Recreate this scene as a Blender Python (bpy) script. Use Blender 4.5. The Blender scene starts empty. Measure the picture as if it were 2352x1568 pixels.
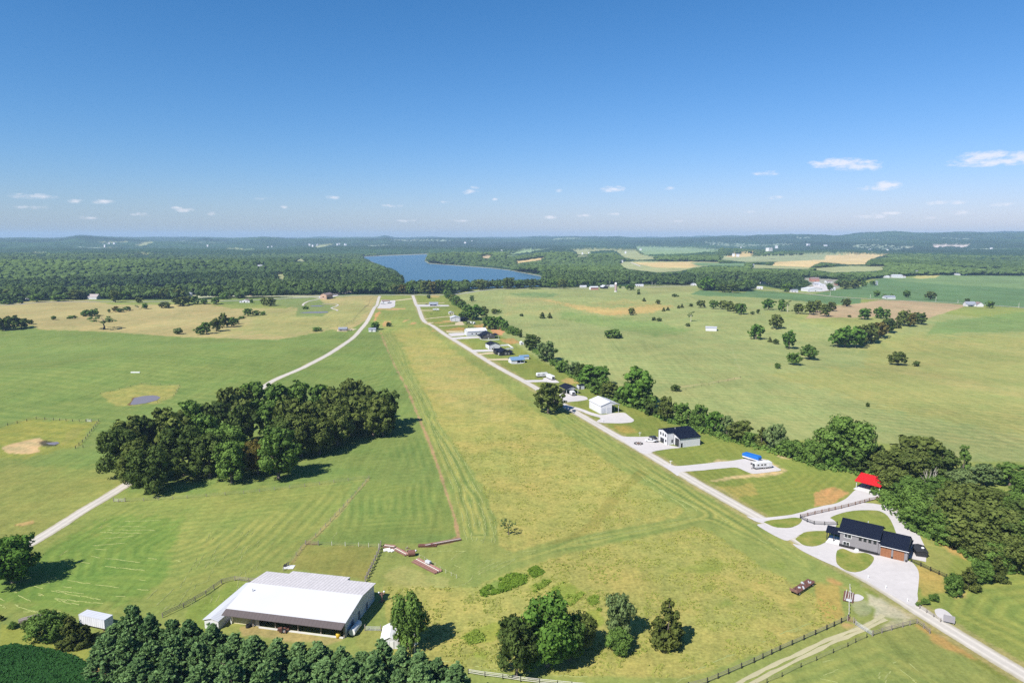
# Rural aerial scene: fields, gravel lane, homesteads, woods, lake
import bpy, bmesh, math, random
import numpy as np
from mathutils import Vector, Matrix
random.seed(7); np.random.seed(7)
RNG = np.random.RandomState(11)
scene = bpy.context.scene
COL = scene.collection
R = math.radians
# ------------------------------------------------------------------ camera model (pixel of the photo <-> ground point)
CAM_H = 100.0; FPX = 1568.0; CX, CY = 1176.0, 784.0
PITCH = math.atan((784-545)/FPX)
SP, CP = math.sin(PITCH), math.cos(PITCH)
CROP = {'V':(0,0,2736/2352)}
for n,x,y in (('A1',0,1380),('A2',500,1380),('A3',1150,1380),('A4',1750,1380)): CROP[n]=(x,y,700/2352)
CROP['A5']=(2136,1240,600/1611)
for n,x,y in (('A6',1700,1000),('A7',2136,1000),('A8',1350,900),('B7',0,900),('B8',600,900)): CROP[n]=(x,y,600/2352)
for n,x in (('B1',0),('B2',450),('B3',900),('B4',1350),('B5',1800),('B6',2236)): CROP[n]=(x,600,500/2352)
for n,x,y in (('C1',1180,840),('C2',1000,760),('C3',2190,1350),('C4',2050,1530),('C7',1500,700)): CROP[n]=(x,y,300/2352)
CROP['C5']=(900,1420,360/2352)
V2 = 2352/2736
def px(c, x, y):
    x0,y0,k = CROP[c]; return ((x0+x*k)*V2, (y0+y*k)*V2)

def sstep(a,b,x):
    t=np.clip((x-a)/(b-a),0,1); return t*t*(3-2*t)
_tab = np.random.RandomState(3).rand(512,512)
def vnoise(x,y):
    xi=np.floor(x).astype(int); yi=np.floor(y).astype(int); fx=x-xi; fy=y-yi
    fx=fx*fx*(3-2*fx); fy=fy*fy*(3-2*fy)
    a=_tab[xi%512,yi%512]; b=_tab[(xi+1)%512,yi%512]; c=_tab[xi%512,(yi+1)%512]; d=_tab[(xi+1)%512,(yi+1)%512]
    return (a*(1-fx)+b*fx)*(1-fy)+(c*(1-fx)+d*fx)*fy
LAKE_Z=-12.0
def H0(x,y):
    """ground height without the lake basin"""
    x=np.asarray(x,float); y=np.asarray(y,float); r=np.hypot(x,y)
    near=sstep(150,520,r)
    h=near*(1+1.5*sstep(380,560,r)*(1-sstep(1000,1200,r)))*(1.5*np.sin(x/75+0.7*np.sin(y/120))*np.sin(y/88+1.3)+1.1*np.sin((x+0.6*y)/135)+0.7*np.sin((x*0.5-y)/57+0.4))
    h=h*(1-0.5*sstep(1100,1500,r))-8.5*sstep(1150,1800,r)
    h=h+sstep(1500,2600,r)*(44*(vnoise(x/1100+3,y/650+7)-0.40)+18*(vnoise(x/300,y/300)-0.42))
    far=sstep(5500,9500,r)
    az=np.arctan2(x,y)
    ridge=48+28*vnoise(az*9+40,r/3000)+34*vnoise(az*26+9,r/1800)**2
    ridge=ridge+58*sstep(.432,.468,az)*sstep(8800,9400,r)+22*sstep(.2,.3,az)+16*np.exp(-((az+.56)/.014)**2)*2+14*np.exp(-((az+.18)/.008)**2)*1.5
    return h+far*ridge
def ray(vx,vy):
    dx=(vx-CX)/FPX; dy=(CY-vy)/FPX
    return dx, CP+SP*dy, -SP+CP*dy
def Gv(vx,vy,z=None):
    dx,dy,dz=ray(vx,vy)
    zz=0.0 if z is None else z
    for _ in range(1 if z is not None else 14):
        t=(CAM_H-zz)/max(1e-4,-dz)
        if z is None: zz=0.5*zz+0.5*float(H0(dx*t,dy*t)) if _>4 else float(H0(dx*t,dy*t))
    return Vector((dx*t,dy*t,zz))
def G(c,x,y): return Gv(*px(c,x,y))
def proj(x,y,z):
    X=x; Y=y; Z=np.asarray(z)-CAM_H
    d=CP*Y-SP*Z; u=SP*Y+CP*Z
    return CX+FPX*X/d, CY-FPX*u/d
def mpp(p):                                     # metres per photo pixel at ground point p
    return (CP*p.y-SP*(p.z-CAM_H))/FPX
def h_at(p, vy):                                # height of a point over p seen at row vy
    dx,dy,dz=ray(CX,vy); t=p.y/dy
    return CAM_H+dz*t-p.z
def srgb(c):
    c=c/255.0; return c/12.92 if c<=.04045 else ((c+.055)/1.055)**2.4
GAIN=1.75
def K(r,g,b,s=1.0): return tuple(min(.85,srgb(v)/GAIN*s) for v in (r,g,b))
# ------------------------------------------------------------------ object helpers
def prop(o,label=None,cat=None,group=None,kind=None):
    if label: o['label']=label
    if cat: o['category']=cat
    if group: o['group']=group
    if kind: o['kind']=kind
    return o
def empty(name,loc=(0,0,0),rot=0,label=None,cat=None,group=None):
    o=bpy.data.objects.new(name,None); COL.objects.link(o); o.location=loc; o.rotation_euler=(0,0,rot); o.empty_display_size=.5
    return prop(o,label,cat,group)
class MB:
    def __init__(s): s.v=[]; s.f=[]; s.m=[]
    def quad(s,pts,m=0):
        n=len(s.v); s.v+=[tuple(p) for p in pts]; s.f.append(tuple(range(n,n+len(pts)))); s.m.append(m)
    def box(s,x0,y0,z0,x1,y1,z1,m=0,rz=0,c=None):
        P=[(x,y,z) for z in (z0,z1) for (x,y) in ((x0,y0),(x1,y0),(x1,y1),(x0,y1))]
        if rz:
            cx,cy=c or ((x0+x1)/2,(y0+y1)/2); ca,sa=math.cos(rz),math.sin(rz)
            P=[(cx+(x-cx)*ca-(y-cy)*sa, cy+(x-cx)*sa+(y-cy)*ca, z) for x,y,z in P]
        s.hexa(P,m)
    def hexa(s,P,m=0):
        n=len(s.v); s.v+=[tuple(p) for p in P]
        for f in ((3,2,1,0),(4,5,6,7),(0,1,5,4),(1,2,6,5),(2,3,7,6),(3,0,4,7)):
            s.f.append(tuple(n+i for i in f)); s.m.append(m)
    def bar(s,p,q,w,h=None,m=0):
        p,q=Vector(p),Vector(q); d=q-p; L=d.length
        if L<1e-6: return
        d/=L; up=Vector((0,0,1)) if abs(d.z)<.95 else Vector((1,0,0))
        a=d.cross(up).normalized(); b=a.cross(d); h=w if h is None else h
        a*=w/2; b*=h/2
        s.hexa([p-a-b,p+a-b,q+a-b,q-a-b,p-a+b,p+a+b,q+a+b,q-a+b],m)
    def tube(s,p,q,r0,r1=None,n=10,m=0,cap=True):
        r1=r0 if r1 is None else r1
        p,q=Vector(p),Vector(q); d=(q-p).normalized(); up=Vector((0,0,1)) if abs(d.z)<.95 else Vector((1,0,0))
        a=d.cross(up).normalized(); b=a.cross(d); k=len(s.v)
        for c,r in ((p,r0),(q,r1)):
            for i in range(n):
                t=2*math.pi*i/n; s.v.append(tuple(c+a*(r*math.cos(t))+b*(r*math.sin(t))))
        for i in range(n):
            j=(i+1)%n; s.f.append((k+i,k+n+i,k+n+j,k+j)); s.m.append(m)
        if cap:
            s.f.append(tuple(k+i for i in range(n))); s.m.append(m); s.f.append(tuple(k+n+i for i in reversed(range(n)))); s.m.append(m)
    def prism(s,prof,x0,x1,m=0,axis='x'):       # closed profile [(a,z)] extruded along axis
        n=len(prof); k=len(s.v)
        for x in (x0,x1): s.v+=[(x,a,z) if axis=='x' else (a,x,z) for a,z in prof]
        s.f.append(tuple(k+i for i in reversed(range(n)))); s.m.append(m); s.f.append(tuple(k+n+i for i in range(n))); s.m.append(m)
        for i in range(n):
            j=(i+1)%n; s.f.append((k+i,k+j,k+n+j,k+n+i)); s.m.append(m)
    def lathe(s,prof,cx=0,cy=0,n=20,m=0):
        k=len(s.v)
        for r,z in prof:
            for i in range(n):
                t=2*math.pi*i/n; s.v.append((cx+r*math.cos(t),cy+r*math.sin(t),z))
        for a in range(len(prof)-1):
            for i in range(n):
                j=(i+1)%n; s.f.append((k+a*n+i,k+a*n+j,k+(a+1)*n+j,k+(a+1)*n+i)); s.m.append(m)
    def build(s,name,mats,parent=None,bevel=0,smooth=False):
        me=bpy.data.meshes.new(name); me.from_pydata(s.v,[],s.f)
        if not isinstance(mats,(list,tuple)): mats=[mats]
        for mt in mats: me.materials.append(mt)
        if len(mats)>1: me.polygons.foreach_set('material_index',s.m)
        bm=bmesh.new(); bm.from_mesh(me); bmesh.ops.recalc_face_normals(bm,faces=bm.faces); bm.to_mesh(me); bm.free()
        if smooth: me.polygons.foreach_set('use_smooth',[True]*len(me.polygons))
        me.update()
        o=bpy.data.objects.new(name,me); COL.objects.link(o)
        if parent: o.parent=parent
        if bevel:
            b=o.modifiers.new('bevel','BEVEL'); b.width=bevel; b.segments=2; b.limit_method='ANGLE'
        return o
# ------------------------------------------------------------------ materials
def newmat(name):
    m=bpy.data.materials.new(name); m.use_nodes=True; nt=m.node_tree
    for n in list(nt.nodes): nt.nodes.remove(n)
    out=nt.nodes.new('ShaderNodeOutputMaterial'); return m,nt,out
def N(nt,t,**kw):
    n=nt.nodes.new(t)
    for k,v in kw.items():
        if k.startswith('i_'):
            n.inputs[int(k[2:]) if k[2:].isdigit() else k[2:].replace('_',' ')].default_value=v
        else: setattr(n,k,v)
    return n
def L(nt,a,b): nt.links.new(a,b)
def math_n(nt,op,a,b=None,c=None):
    n=nt.nodes.new('ShaderNodeMath'); n.operation=op
    for i,v in enumerate((a,b,c)):
        if v is None: continue
        if isinstance(v,(int,float)): n.inputs[i].default_value=v
        else: L(nt,v,n.inputs[i])
    return n.outputs[0]
def noise(nt,vec,scale,detail=2,rough=.55):
    n=N(nt,'ShaderNodeTexNoise'); n.inputs['Scale'].default_value=scale; n.inputs['Detail'].default_value=detail; n.inputs['Roughness'].default_value=rough
    if vec is not None: L(nt,vec,n.inputs['Vector'])
    return n.outputs['Fac']
def mat(name,col,rough=.7,metal=0,var=.12,scale=.6,grime=.0,stripe=None,spec=.3,bump=0):
    """painted / weathered surface: base colour with soft variation, optional ribs"""
    m,nt,out=newmat(name); p=N(nt,'ShaderNodeBsdfPrincipled')
    p.inputs['Roughness'].default_value=rough; p.inputs['Metallic'].default_value=metal; p.inputs['Specular IOR Level'].default_value=spec
    tc=N(nt,'ShaderNodeTexCoord').outputs['Object']
    n1=noise(nt,tc,scale,3); f=math_n(nt,'MULTIPLY_ADD',n1,2*var,1-var)
    if grime:
        mp=N(nt,'ShaderNodeMapping'); mp.inputs['Scale'].default_value=(1.2,1.2,.12); L(nt,tc,mp.inputs[0])
        g=noise(nt,mp.outputs[0],1.5,3); f=math_n(nt,'MULTIPLY',f,math_n(nt,'MULTIPLY_ADD',g,2*grime,1-grime))
    if stripe:
        ax,per,dep=stripe
        sx=N(nt,'ShaderNodeSeparateXYZ'); L(nt,tc,sx.inputs[0])
        s=math_n(nt,'SINE',math_n(nt,'MULTIPLY',sx.outputs['XYZ'.index(ax)],2*math.pi/per))
        s=math_n(nt,'POWER',math_n(nt,'MULTIPLY_ADD',s,.5,.5),4.0)
        f=math_n(nt,'MULTIPLY',f,math_n(nt,'MULTIPLY_ADD',s,-dep,1.0))
        b=N(nt,'ShaderNodeBump'); b.inputs['Distance'].default_value=.04; b.inputs['Strength'].default_value=.6; L(nt,s,b.inputs['Height']); L(nt,b.outputs[0],p.inputs['Normal'])
    mx=N(nt,'ShaderNodeVectorMath',operation='SCALE'); mx.inputs[0].default_value=col[:3]; L(nt,f,mx.inputs['Scale'])
    L(nt,mx.outputs[0],p.inputs['Base Color']); L(nt,p.outputs[0],out.inputs[0]); return m
SKY_AIR,SKY_DUST,SKY_OZ=1.0,.6,2.0
SKY_S=.06; SKY_CURVE=((1.56,1.6),(1.02,1.08),(1.36,1.03))
CLOUD=(.60,.58,.61)
SUN_E=5.0; EXPO=.74
HAZE=6.6e-5; HAZE_C=(.50,.73,1.0)
# ------------------------------------------------------------------ land cover polygons (name, colour, texture, softness px, outline)
GREEN=K(124,152,74); LGREEN=K(124,156,76); MEADOW=K(175,171,94); LAWN=K(132,152,68); OLIVE=K(140,152,74)
PAST=K(152,171,98); TAN=K(188,174,116); TANG=K(170,170,104); SOIL=K(190,158,112); REDS=K(196,150,100)
SOY=K(42,84,44); FSOY=K(104,142,84); BROWN=K(196,172,132); GOLD=K(226,200,140); MOWN=K(142,162,80); FOREST=K(58,84,50); PALE=K(178,182,128)
DIRT=K(192,150,108); GRAV=K(226,219,212)
LAKE=[(832,590),(885,587.5),(985,584),(978,594),(975,600),(985,605.5),(1060,611),(1130,616.5),(1172,621.5),(1238,634),(1252,642),(1240,660),(1000,672),(905,672),(931,650),(929,640),(915,628),(895,617),(868,606),(845,597)]
RIVER=[(150,666),(300,664),(420,663),(520,664),(560,668),(520,683),(400,681),(250,683),(140,680)]
def pv(c,*pts): return [px(c,x,y) for x,y in pts]
LAND=[]
def warm(c): return (c[0]*1.17,c[1]*1.0,c[2]*1.2) if c[1]>c[0]*1.04 else c
def land(col,tex,soft,pts,str_=1.0): LAND.append((warm(col),tex,soft,pts,str_))
land(GREEN,.22,1,[(-900,745),(0,747),(75,748),(90,757),(260,762),(430,775),(640,780),(760,756),(795,762),(842,735),(880,757),(905,830),(940,905),(970,985),(1020,1120),(1052,1230),(1050,1245),(700,1250),(640,1300),(380,1420),(0,1440),(-900,1400)])
land(K(138,158,76),.35,30,[(-400,1100),(0,1090),(240,1075),(300,1130),(560,1120),(840,1098),(720,1245),(640,1310),(380,1420),(0,1430),(-600,1430)])
land(K(118,152,66),.35,25,[(-300,1300),(60,1280),(260,1190),(420,1190),(380,1330),(260,1400),(0,1400)])
land(K(126,152,72),.3,12,[(845,1100),(1030,1130),(1048,1225),(740,1245)])
land(K(160,160,88),.4,14,[(-100,1010),(120,1085),(250,1075),(300,1105),(130,1210),(60,1250),(-200,1240)],.5)
land(TAN,.3,1.5,[(-900,690),(0,693),(60,692),(200,689),(260,700),(480,699),(530,708),(660,708),(690,690),(845,677),(869,680),(842,735),(795,762),(760,757),(640,780),(430,775),(260,762),(90,757),(75,748),(0,747),(-900,745)])
land(TANG,.3,10,[(560,715),(680,712),(830,690),(850,715),(790,752),(650,772),(500,765),(580,740)],.8)
land(GREEN,.2,3,pv('B2',(650,990),(760,900),(1250,905),(1180,1010),(1000,1000)))
land(K(128,152,82),.2,3,pv('B2',(1250,1000),(1350,920),(1880,900),(1950,1000),(2100,1010),(2050,1080),(1950,1150),(1600,1150),(1620,1050)))
land(FSOY,.1,2,pv('B1',(0,930),(300,925),(210,985),(0,1000)))
# lawns right of the lane and pasture beyond the hedge
land(PAST,.25,1,[(1050,665),(1160,661),(1350,659),(1610,655),(1640,672),(2600,760),(3300,900),(3300,1300),(2352,1060),(2210,1060),(2000,1010),(1800,1010),(1640,985),(1500,950),(1250,830),(1110,745),(1040,690)])
land(LAWN,.28,1,[(955,680),(1045,680),(1110,745),(1240,830),(1430,925),(1520,965),(1640,1000),(1860,1050),(2010,1110),(2100,1190),(2280,1290),(2600,1400),(3000,1700),(2300,1560),(2050,1400),(1860,1270),(1560,1090),(1230,895),(985,755)])
land(K(138,160,74),.3,6,[(2180,1330),(2352,1300),(3000,1420),(3000,1800),(2352,1540),(2130,1395)])
land(K(164,164,92),.3,25,[(1900,1150),(2060,1150),(2210,1260),(2170,1330),(2120,1340),(2100,1250),(2040,1170)],.75)
land(K(160,170,90),.3,16,[(2000,770),(2352,765),(2900,800),(2900,1010),(2352,1000),(2050,940),(1760,860),(1980,840)],.6)
land(K(176,178,100),.3,10,[(1760,720),(2010,720),(2100,740),(2050,760),(1900,750)],.6)
for pts in ([(2100,775),(2352,800),(2800,830),(2800,850),(2352,816),(2200,792),(2080,780)],[(1980,830),(2200,870),(2600,930),(2500,940),(2150,880)]): land(K(182,176,110),.3,5,pts,.6)
land(K(120,156,82),.2,6,[(2150,740),(2352,715),(2900,720),(2900,775),(2352,760),(2130,768)],.8)
# golden swells of the pasture
land(K(204,178,112),.3,4,pv('B4',(350,930),(560,940),(700,985),(1000,1020),(1350,1060),(1900,1000),(2120,1030),(1880,1100),(1640,1120),(1500,1130),(1300,1150),(1150,1120),(900,1060),(640,990)))
land(K(186,172,106),.3,6,pv('B4',(1100,990),(1500,950),(1900,990),(2100,1030),(1900,1040),(1500,990),(1300,1010)),.7)
land(K(124,160,80),.25,8,pv('B4',(700,1090),(1200,1150),(1900,1230),(2352,1330),(1900,1400),(1300,1300),(700,1180)),.7)
land(K(172,178,104),.3,8,pv('B4',(0,1090),(700,1060),(500,1110),(0,1140)),.6)
land(K(170,174,104),.3,9,pv('B4',(0,900),(350,920),(700,1000),(300,1000),(0,1030)),.6)
land(K(112,148,84),.2,4,pv('B4',(60,870),(400,850),(680,870),(600,910),(200,905)),.8)
land(K(172,172,110),.3,5,pv('B4',(1640,770),(2352,750),(2352,850),(1850,860)),.8)
land(BROWN,.15,1,pv('B6',(-400,1180),(-250,1050),(-120,1030),(200,1000),(570,946),(1000,965),(1612,1008),(1590,1035),(1130,1182),(720,1210),(600,1130),(430,1162),(0,1168)))
# far soy fields
land(FSOY,.1,1,pv('B5',(210,872),(340,822),(640,850),(860,855),(1000,822),(1480,862),(2352,925),(2352,985),(2120,1000),(2000,1005),(1470,945),(960,910),(330,892)))
land(FSOY,.1,1,pv('B6',(-300,870),(0,820),(290,780),(490,690),(600,664),(960,668),(1300,640),(2352,648),(4200,700),(4200,1150),(2352,1050),(1600,1000),(560,935),(0,905)))
land(K(122,156,92),.1,1,pv('B6',(560,664),(960,668),(1300,640),(2352,650),(4200,700),(4200,880),(2352,805),(1500,760),(800,712)))
land(K(184,190,110),.2,1,pv('B6',(960,668),(1010,640),(1290,635),(1250,668),(1050,682)))
# far clearings
FAR=[]
def far(col,c,*pts): P=pv(c,*pts); FAR.append(P); LAND.append((col,.15,.8,P,1.0))
far(PALE,'B4',(1430,470),(1650,458),(2352,462),(2700,470),(2700,500),(2352,545),(2200,585),(1900,600),(1550,560),(1450,520))
far(GOLD,'B4',(1580,480),(2352,466),(2500,500),(2300,545),(1900,540))
far(K(170,178,130),'B5',(590,440),(600,395),(1000,400),(1900,370),(2352,385),(2352,470),(1850,475),(1400,465),(900,470))
far(GOLD,'B5',(640,410),(760,370),(1030,358),(1000,395),(840,410))
far(K(128,156,108),'B5',(210,480),(900,485),(930,520),(300,515))
far(K(230,204,146),'B5',(1230,520),(1280,470),(1900,440),(1910,385),(2352,380),(2720,395),(2470,440),(2430,500),(2200,500),(1850,470),(1700,540))
far(PALE,'B5',(930,545),(1000,500),(1800,545),(2200,520),(2700,520),(2600,580),(2000,600),(1700,560))
far(K(150,174,124),'B4',(1640,280),(2352,300),(2700,320),(2700,350),(2352,370),(1750,390),(1660,340))
far(PALE,'B4',(820,330),(1000,315),(1640,330),(1700,380),(1950,430),(1650,445),(1480,410),(1360,345),(900,370))
far(PALE,'B4',(900,350),(1060,350),(1060,400),(900,405))
far(GOLD,'B4',(110,465),(300,435),(510,415),(490,440),(250,470),(150,485))
far(K(160,184,130),'B4',(-30,400),(220,325),(600,320),(440,345),(130,390))
far(K(214,190,150),'B3',(1780,405),(1900,385),(1960,395),(1900,425))
far(PALE,'B2',(1340,610),(1450,615),(1500,680),(1390,690))
far(PALE,'B2',(1830,290),(1900,262),(2070,255),(1990,285),(1880,315))
far(K(150,172,120),'B2',(870,330),(1000,318),(1090,335),(950,345))
far(PALE,'B1',(1220,235),(1600,222),(1600,238),(1300,243))
far(PALE,'B1',(1700,275),(1800,230),(1930,222),(1900,245),(1790,285))
far(K(190,196,170),'B6',(800,290),(950,290),(950,305),(800,305))
far(K(220,206,196),'B6',(1200,265),(1680,262),(1600,295),(1230,300))
far(K(150,172,120),'B5',(950,650),(1010,650),(1000,700),(940,700))
far(K(170,170,150),'B5',(1560,660),(2080,690),(2080,800),(1960,830),(1690,850),(1650,790),(1750,740))
far(K(190,190,150),'B2',(200,880),(640,890),(1150,890),(1900,880),(1900,920),(1250,905),(650,905),(200,935))
for x,y,a,b in ((600,612,22,3),(470,600,14,2),(330,588,20,2.5),(195,600,12,2),(690,598,18,2.5),(780,606,12,2),(90,585,18,2),(540,575,22,2),(250,572,20,1.8),(640,635,9,2.5),(735,634,12,2.5),(400,630,10,2)):
    Q=[(x-a,y),(x-a*.4,y-b),(x+a*.5,y-b*.8),(x+a,y+b*.2),(x+a*.3,y+b),(x-a*.5,y+b*.8)]; FAR.append(Q); LAND.append((PALE,.15,.8,Q,.9))
# ponds' paddocks, bare earth
land(K(146,160,72),.4,9,pv('B7',(-200,960),(0,945),(380,855),(1030,882),(790,1165),(600,1200),(300,1260),(-200,1300)))
land(K(156,166,84),.45,4,pv('B7',(1055,600),(1480,492),(1880,512),(1820,620),(1650,690),(1400,718),(1210,716)))
land(K(216,186,136),.3,3,pv('B7',(20,1155),(250,1090),(420,1060),(500,1108),(400,1150),(440,1205),(240,1232),(80,1205)))
land(K(70,74,58),.2,3,pv('B7',(400,1100),(480,1078),(620,1110),(580,1140),(480,1150),(430,1130)),.9)
land(K(120,92,66),.2,2,pv('B7',(1340,710),(1400,630),(1440,620),(1400,680),(1365,715)))
land(SOIL,.3,3,pv('B7',(620,1150),(700,1000),(900,930),(800,1060)),.15)
# meadow, mown strips and tracks
land(MOWN,.3,4,[(866,757),(905,757),(935,800),(955,850),(995,920),(1020,980),(1070,1050),(1120,1130),(1150,1190),(1160,1250),(1180,1265),(1300,1230),(1560,1182),(1440,1090),(1380,1050),(1290,990),(1220,935),(1130,870),(1040,805),(975,752),(1000,752),(1240,905),(1560,1095),(1880,1285),(1950,1335),(1950,1350),(1760,1300),(1620,1205),(1300,1268),(1150,1315),(1080,1345),(960,1330),(880,1340),(870,1300),(1000,1255),(1052,1240),(1020,1120),(970,985),(940,905),(905,830)])
land(MEADOW,1,5,[(897,757),(978,752),(1038,803),(1130,868),(1220,934),(1290,988),(1380,1048),(1440,1088),(1575,1174),(1550,1190),(1300,1235),(1180,1265),(1147,1250),(1140,1190),(1110,1120),(1060,1040),(1010,975),(985,915),(945,850),(925,790)])
land(MEADOW,1,5,[(1150,1318),(1300,1272),(1600,1208),(1640,1222),(1750,1300),(1900,1382),(1940,1405),(1938,1420),(1800,1478),(1620,1542),(1560,1556),(1300,1552),(1080,1536),(900,1506),(885,1390),(880,1345),(1000,1345),(1090,1348)])
land(K(150,142,72),.5,3,[(1235,1255),(1330,1220),(1400,1140),(1470,1075),(1492,1085),(1440,1130),(1370,1215),(1300,1245)],.45)
land(K(190,180,110),.8,30,[(930,790),(1040,820),(1150,900),(1180,960),(1050,960),(980,880)],.5)
land(K(120,154,66),.8,9,pv('A3',(440,670),(560,590),(740,510),(860,530),(860,590),(700,660),(480,720)),.8)
for p in (((880,480),(960,450),(1010,500),(930,545)),((900,630),(1020,570),(1080,580),(940,680)),((1040,680),(1180,590),(1280,600),(1380,690),(1260,800),(1150,720)),((1420,740),(1480,710),(1520,760),(1450,790)),((1400,860),(1520,830),(1560,960),(1500,1000)),((300,1080),(560,930),(680,960),(600,1100),(350,1140)),((380,1220),(520,1200),(500,1260),(400,1250))): land(K(136,160,60),.8,7,pv('A3',*p),.75)
for p in (((120,480),(520,380),(640,420),(420,520)),((960,420),(1040,400),(1140,440),(1000,460)),((420,630),(520,590),(560,650),(440,660)),((570,780),(690,740),(700,790),(590,815)),((770,650),(880,630),(880,670),(800,685)),((280,500),(400,440),(560,480),(420,520)),((1200,790),(1300,760),(1340,800),(1230,815))): land(K(134,156,66),.9,9,pv('A4',*p),.6)
for p in (((560,800),(900,780),(1100,850),(800,900),(500,850)),((100,740),(500,700),(560,760),(200,800)),((300,640),(420,560),(620,600),(420,680))): land(K(140,158,70),.9,22,pv('A8',*p),.55)
# paddock by the barn, barn yard
land(K(142,152,74),.35,3,pv('A2',(1060,250),(1720,268),(1600,560),(1000,470),(880,470)))
land(K(130,156,68),.4,6,pv('A2',(0,820),(420,580),(640,600),(300,1000),(0,1100)))
land(K(186,168,110),.4,6,pv('A2',(480,990),(640,980),(1370,1075),(1400,1110),(1250,1150),(760,1090),(500,1050)))
land(K(160,164,84),.6,8,pv('A2',(1560,1010),(1760,1020),(1800,1180),(1700,1250),(1500,1120)),.6)
land(K(150,160,80),.6,6,pv('A2',(1740,560),(1950,480),(2000,640),(1800,680)),.7)
land(K(186,178,110),.7,6,pv('A2',(1800,480),(1950,430),(2150,520),(2352,560),(2352,640),(2000,640),(1800,590),(1750,540)),.55)
# soy and its sandy margin
land(K(150,164,70),.4,3,pv('A1',(0,950),(300,1030),(560,1180),(900,1180),(1200,1500),(0,1500)),.8)
land(K(190,160,108),.3,3,pv('A1',(300,1165),(620,1240),(800,1320),(960,1390),(1060,1440),(1250,1500),(800,1500),(700,1330)),.9)
land(SOY,.9,1.5,pv('A1',(-900,1100),(0,1172),(110,1150),(250,1165),(500,1212),(650,1262),(785,1335),(820,1402),(900,1450),(1060,1480),(1200,1520),(1200,1900),(-900,1900)))
# red bare soil
for c,col,p in (('C1',K(222,160,112),((1020,335),(1130,282),(1280,280),(1345,345),(1250,425),(1080,405))),('C1',K(196,156,96),((1220,520),(1500,500),(1640,590),(1450,620),(1260,570))),('C1',K(208,164,106),((640,240),(900,190),(960,280),(700,270))),
  ('C1',K(200,160,96),((60,320),(330,270),(480,280),(480,340),(100,345))),('C1',K(212,180,130),((0,150),(200,125),(380,140),(100,165))),('C2',K(222,164,110),((0,760),(20,600),(110,560),(150,575),(60,680),(30,750))),('C2',K(214,170,120),((60,510),(640,500),(640,525),(60,530))),
  ('C2',K(206,164,108),((160,830),(220,760),(350,770),(330,830),(200,880))),('C2',K(206,168,112),((570,790),(730,715),(740,730),(600,795))),('C2',K(204,160,108),((730,840),(800,800),(880,800),(840,835))),('C2',K(212,168,106),((1180,960),(1250,940),(1300,980),(1220,985))),
  ('C2',K(200,166,104),((1200,800),(1640,750),(1640,790),(1250,815))),('A6',K(206,160,104),((1870,1250),(1980,1190),(2080,1178),(2210,1240),(2060,1350),(1860,1385))),('A6',K(220,192,140),((720,1110),(1080,1060),(1400,1005),(1610,1015),(1450,1050),(1100,1085),(800,1125))),
  ('A6',K(214,188,140),((690,935),(860,895),(1060,900),(1060,915),(720,940))),('A6',K(216,190,140),((1320,880),(1350,880),(1612,1015),(1560,1025),(1450,975))),('A6',K(176,164,90),((800,1200),(1200,1140),(1300,1260),(950,1310))),('A6',K(214,188,140),((1488,855),(1540,838),(1620,855),(1600,875),(1510,878))),
  ('A8',K(204,172,110),((580,450),(680,420),(760,470),(640,490))),('A8',K(180,160,84),((1140,940),(1300,930),(1380,1000),(1200,1010))),('C4',K(204,158,100),((1240,80),(1400,90),(1600,230),(1730,300),(1700,400),(1500,300))),('C4',K(190,166,92),((1000,250),(1500,260),(1600,900),(1300,1000),(1000,700))),
  ('C4',K(204,170,118),((1560,1070),(1680,1040),(1800,1100),(1760,1110),(1600,1090))),('A5',K(196,160,96),((840,1150),(930,1190),(1200,1330),(1440,1500),(1300,1420),(1000,1300),(850,1180))),('A5',K(206,166,100),((900,430),(1000,500),(1150,570),(1290,690),(1180,690),(1000,560))),
  ('A5',K(192,170,94),((860,740),(1030,790),(1040,900),(880,950),(850,870))),('A5',K(200,172,110),((1100,930),(1200,920),(1200,940),(1120,960))),('A1',K(120,96,60),((120,70),(300,28),(315,60),(200,90))),('A1',K(214,184,120),((130,70),(300,40),(310,52),(200,82))),('B3',K(190,168,108),((1170,880),(1300,880),(1290,920),(1180,910)))):
    land(col,.5,9.0 if c in('A5','C4') else 4.0 if c in ('A6','A8') else 1.5,pv(c,*p),.85)
land(K(206,198,164),.4,10,pv('A5',(440,880),(560,960),(700,1030),(830,1085),(760,1110),(620,1105),(540,1160),(430,1205),(370,1205),(430,1150),(520,1110),(540,1040),(490,950)))
land(K(196,190,158),.9,9,pv('C4',(1760,560),(2000,560),(2120,640),(2200,800),(2050,950),(1900,960),(1780,760)),.45)
land(K(196,190,158),.9,8,pv('A5',(560,1160),(640,1120),(780,1110),(820,1130),(640,1185)),.6)
# the dirt line between the two hay fields
DL=[(872,757),(878,775),(893,808),(912,850),(938,900),(962,958),(988,1020),(1008,1080),(1032,1150),(1045,1190),(1053,1238)]
land(K(186,154,112),.6,1.6,[(x-.9-1.3*i/5+.8*math.sin(i*2.1),y) for i,(x,y) in enumerate(DL)]+[(x+.9+1.4*i/5+.8*math.sin(i*2.1),y) for i,(x,y) in reversed(list(enumerate(DL)))],.9)
def worn(pts,w,col,st=.6,soft=2):
    land(col,.5,soft,[(x-w,y-w*.4) for x,y in pts]+[(x+w,y+w*.4) for x,y in reversed(pts)],st)
worn([(848,1098),(780,1176),(725,1232),(700,1250),(672,1290)],3.2,K(178,164,108),.7); worn([(690,1248),(745,1251),(800,1254),(868,1256)],2,K(176,160,104),.6); worn([(272,1153),(430,1145),(560,1134),(700,1118),(845,1100)],1.6,K(160,160,94),.6)
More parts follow.
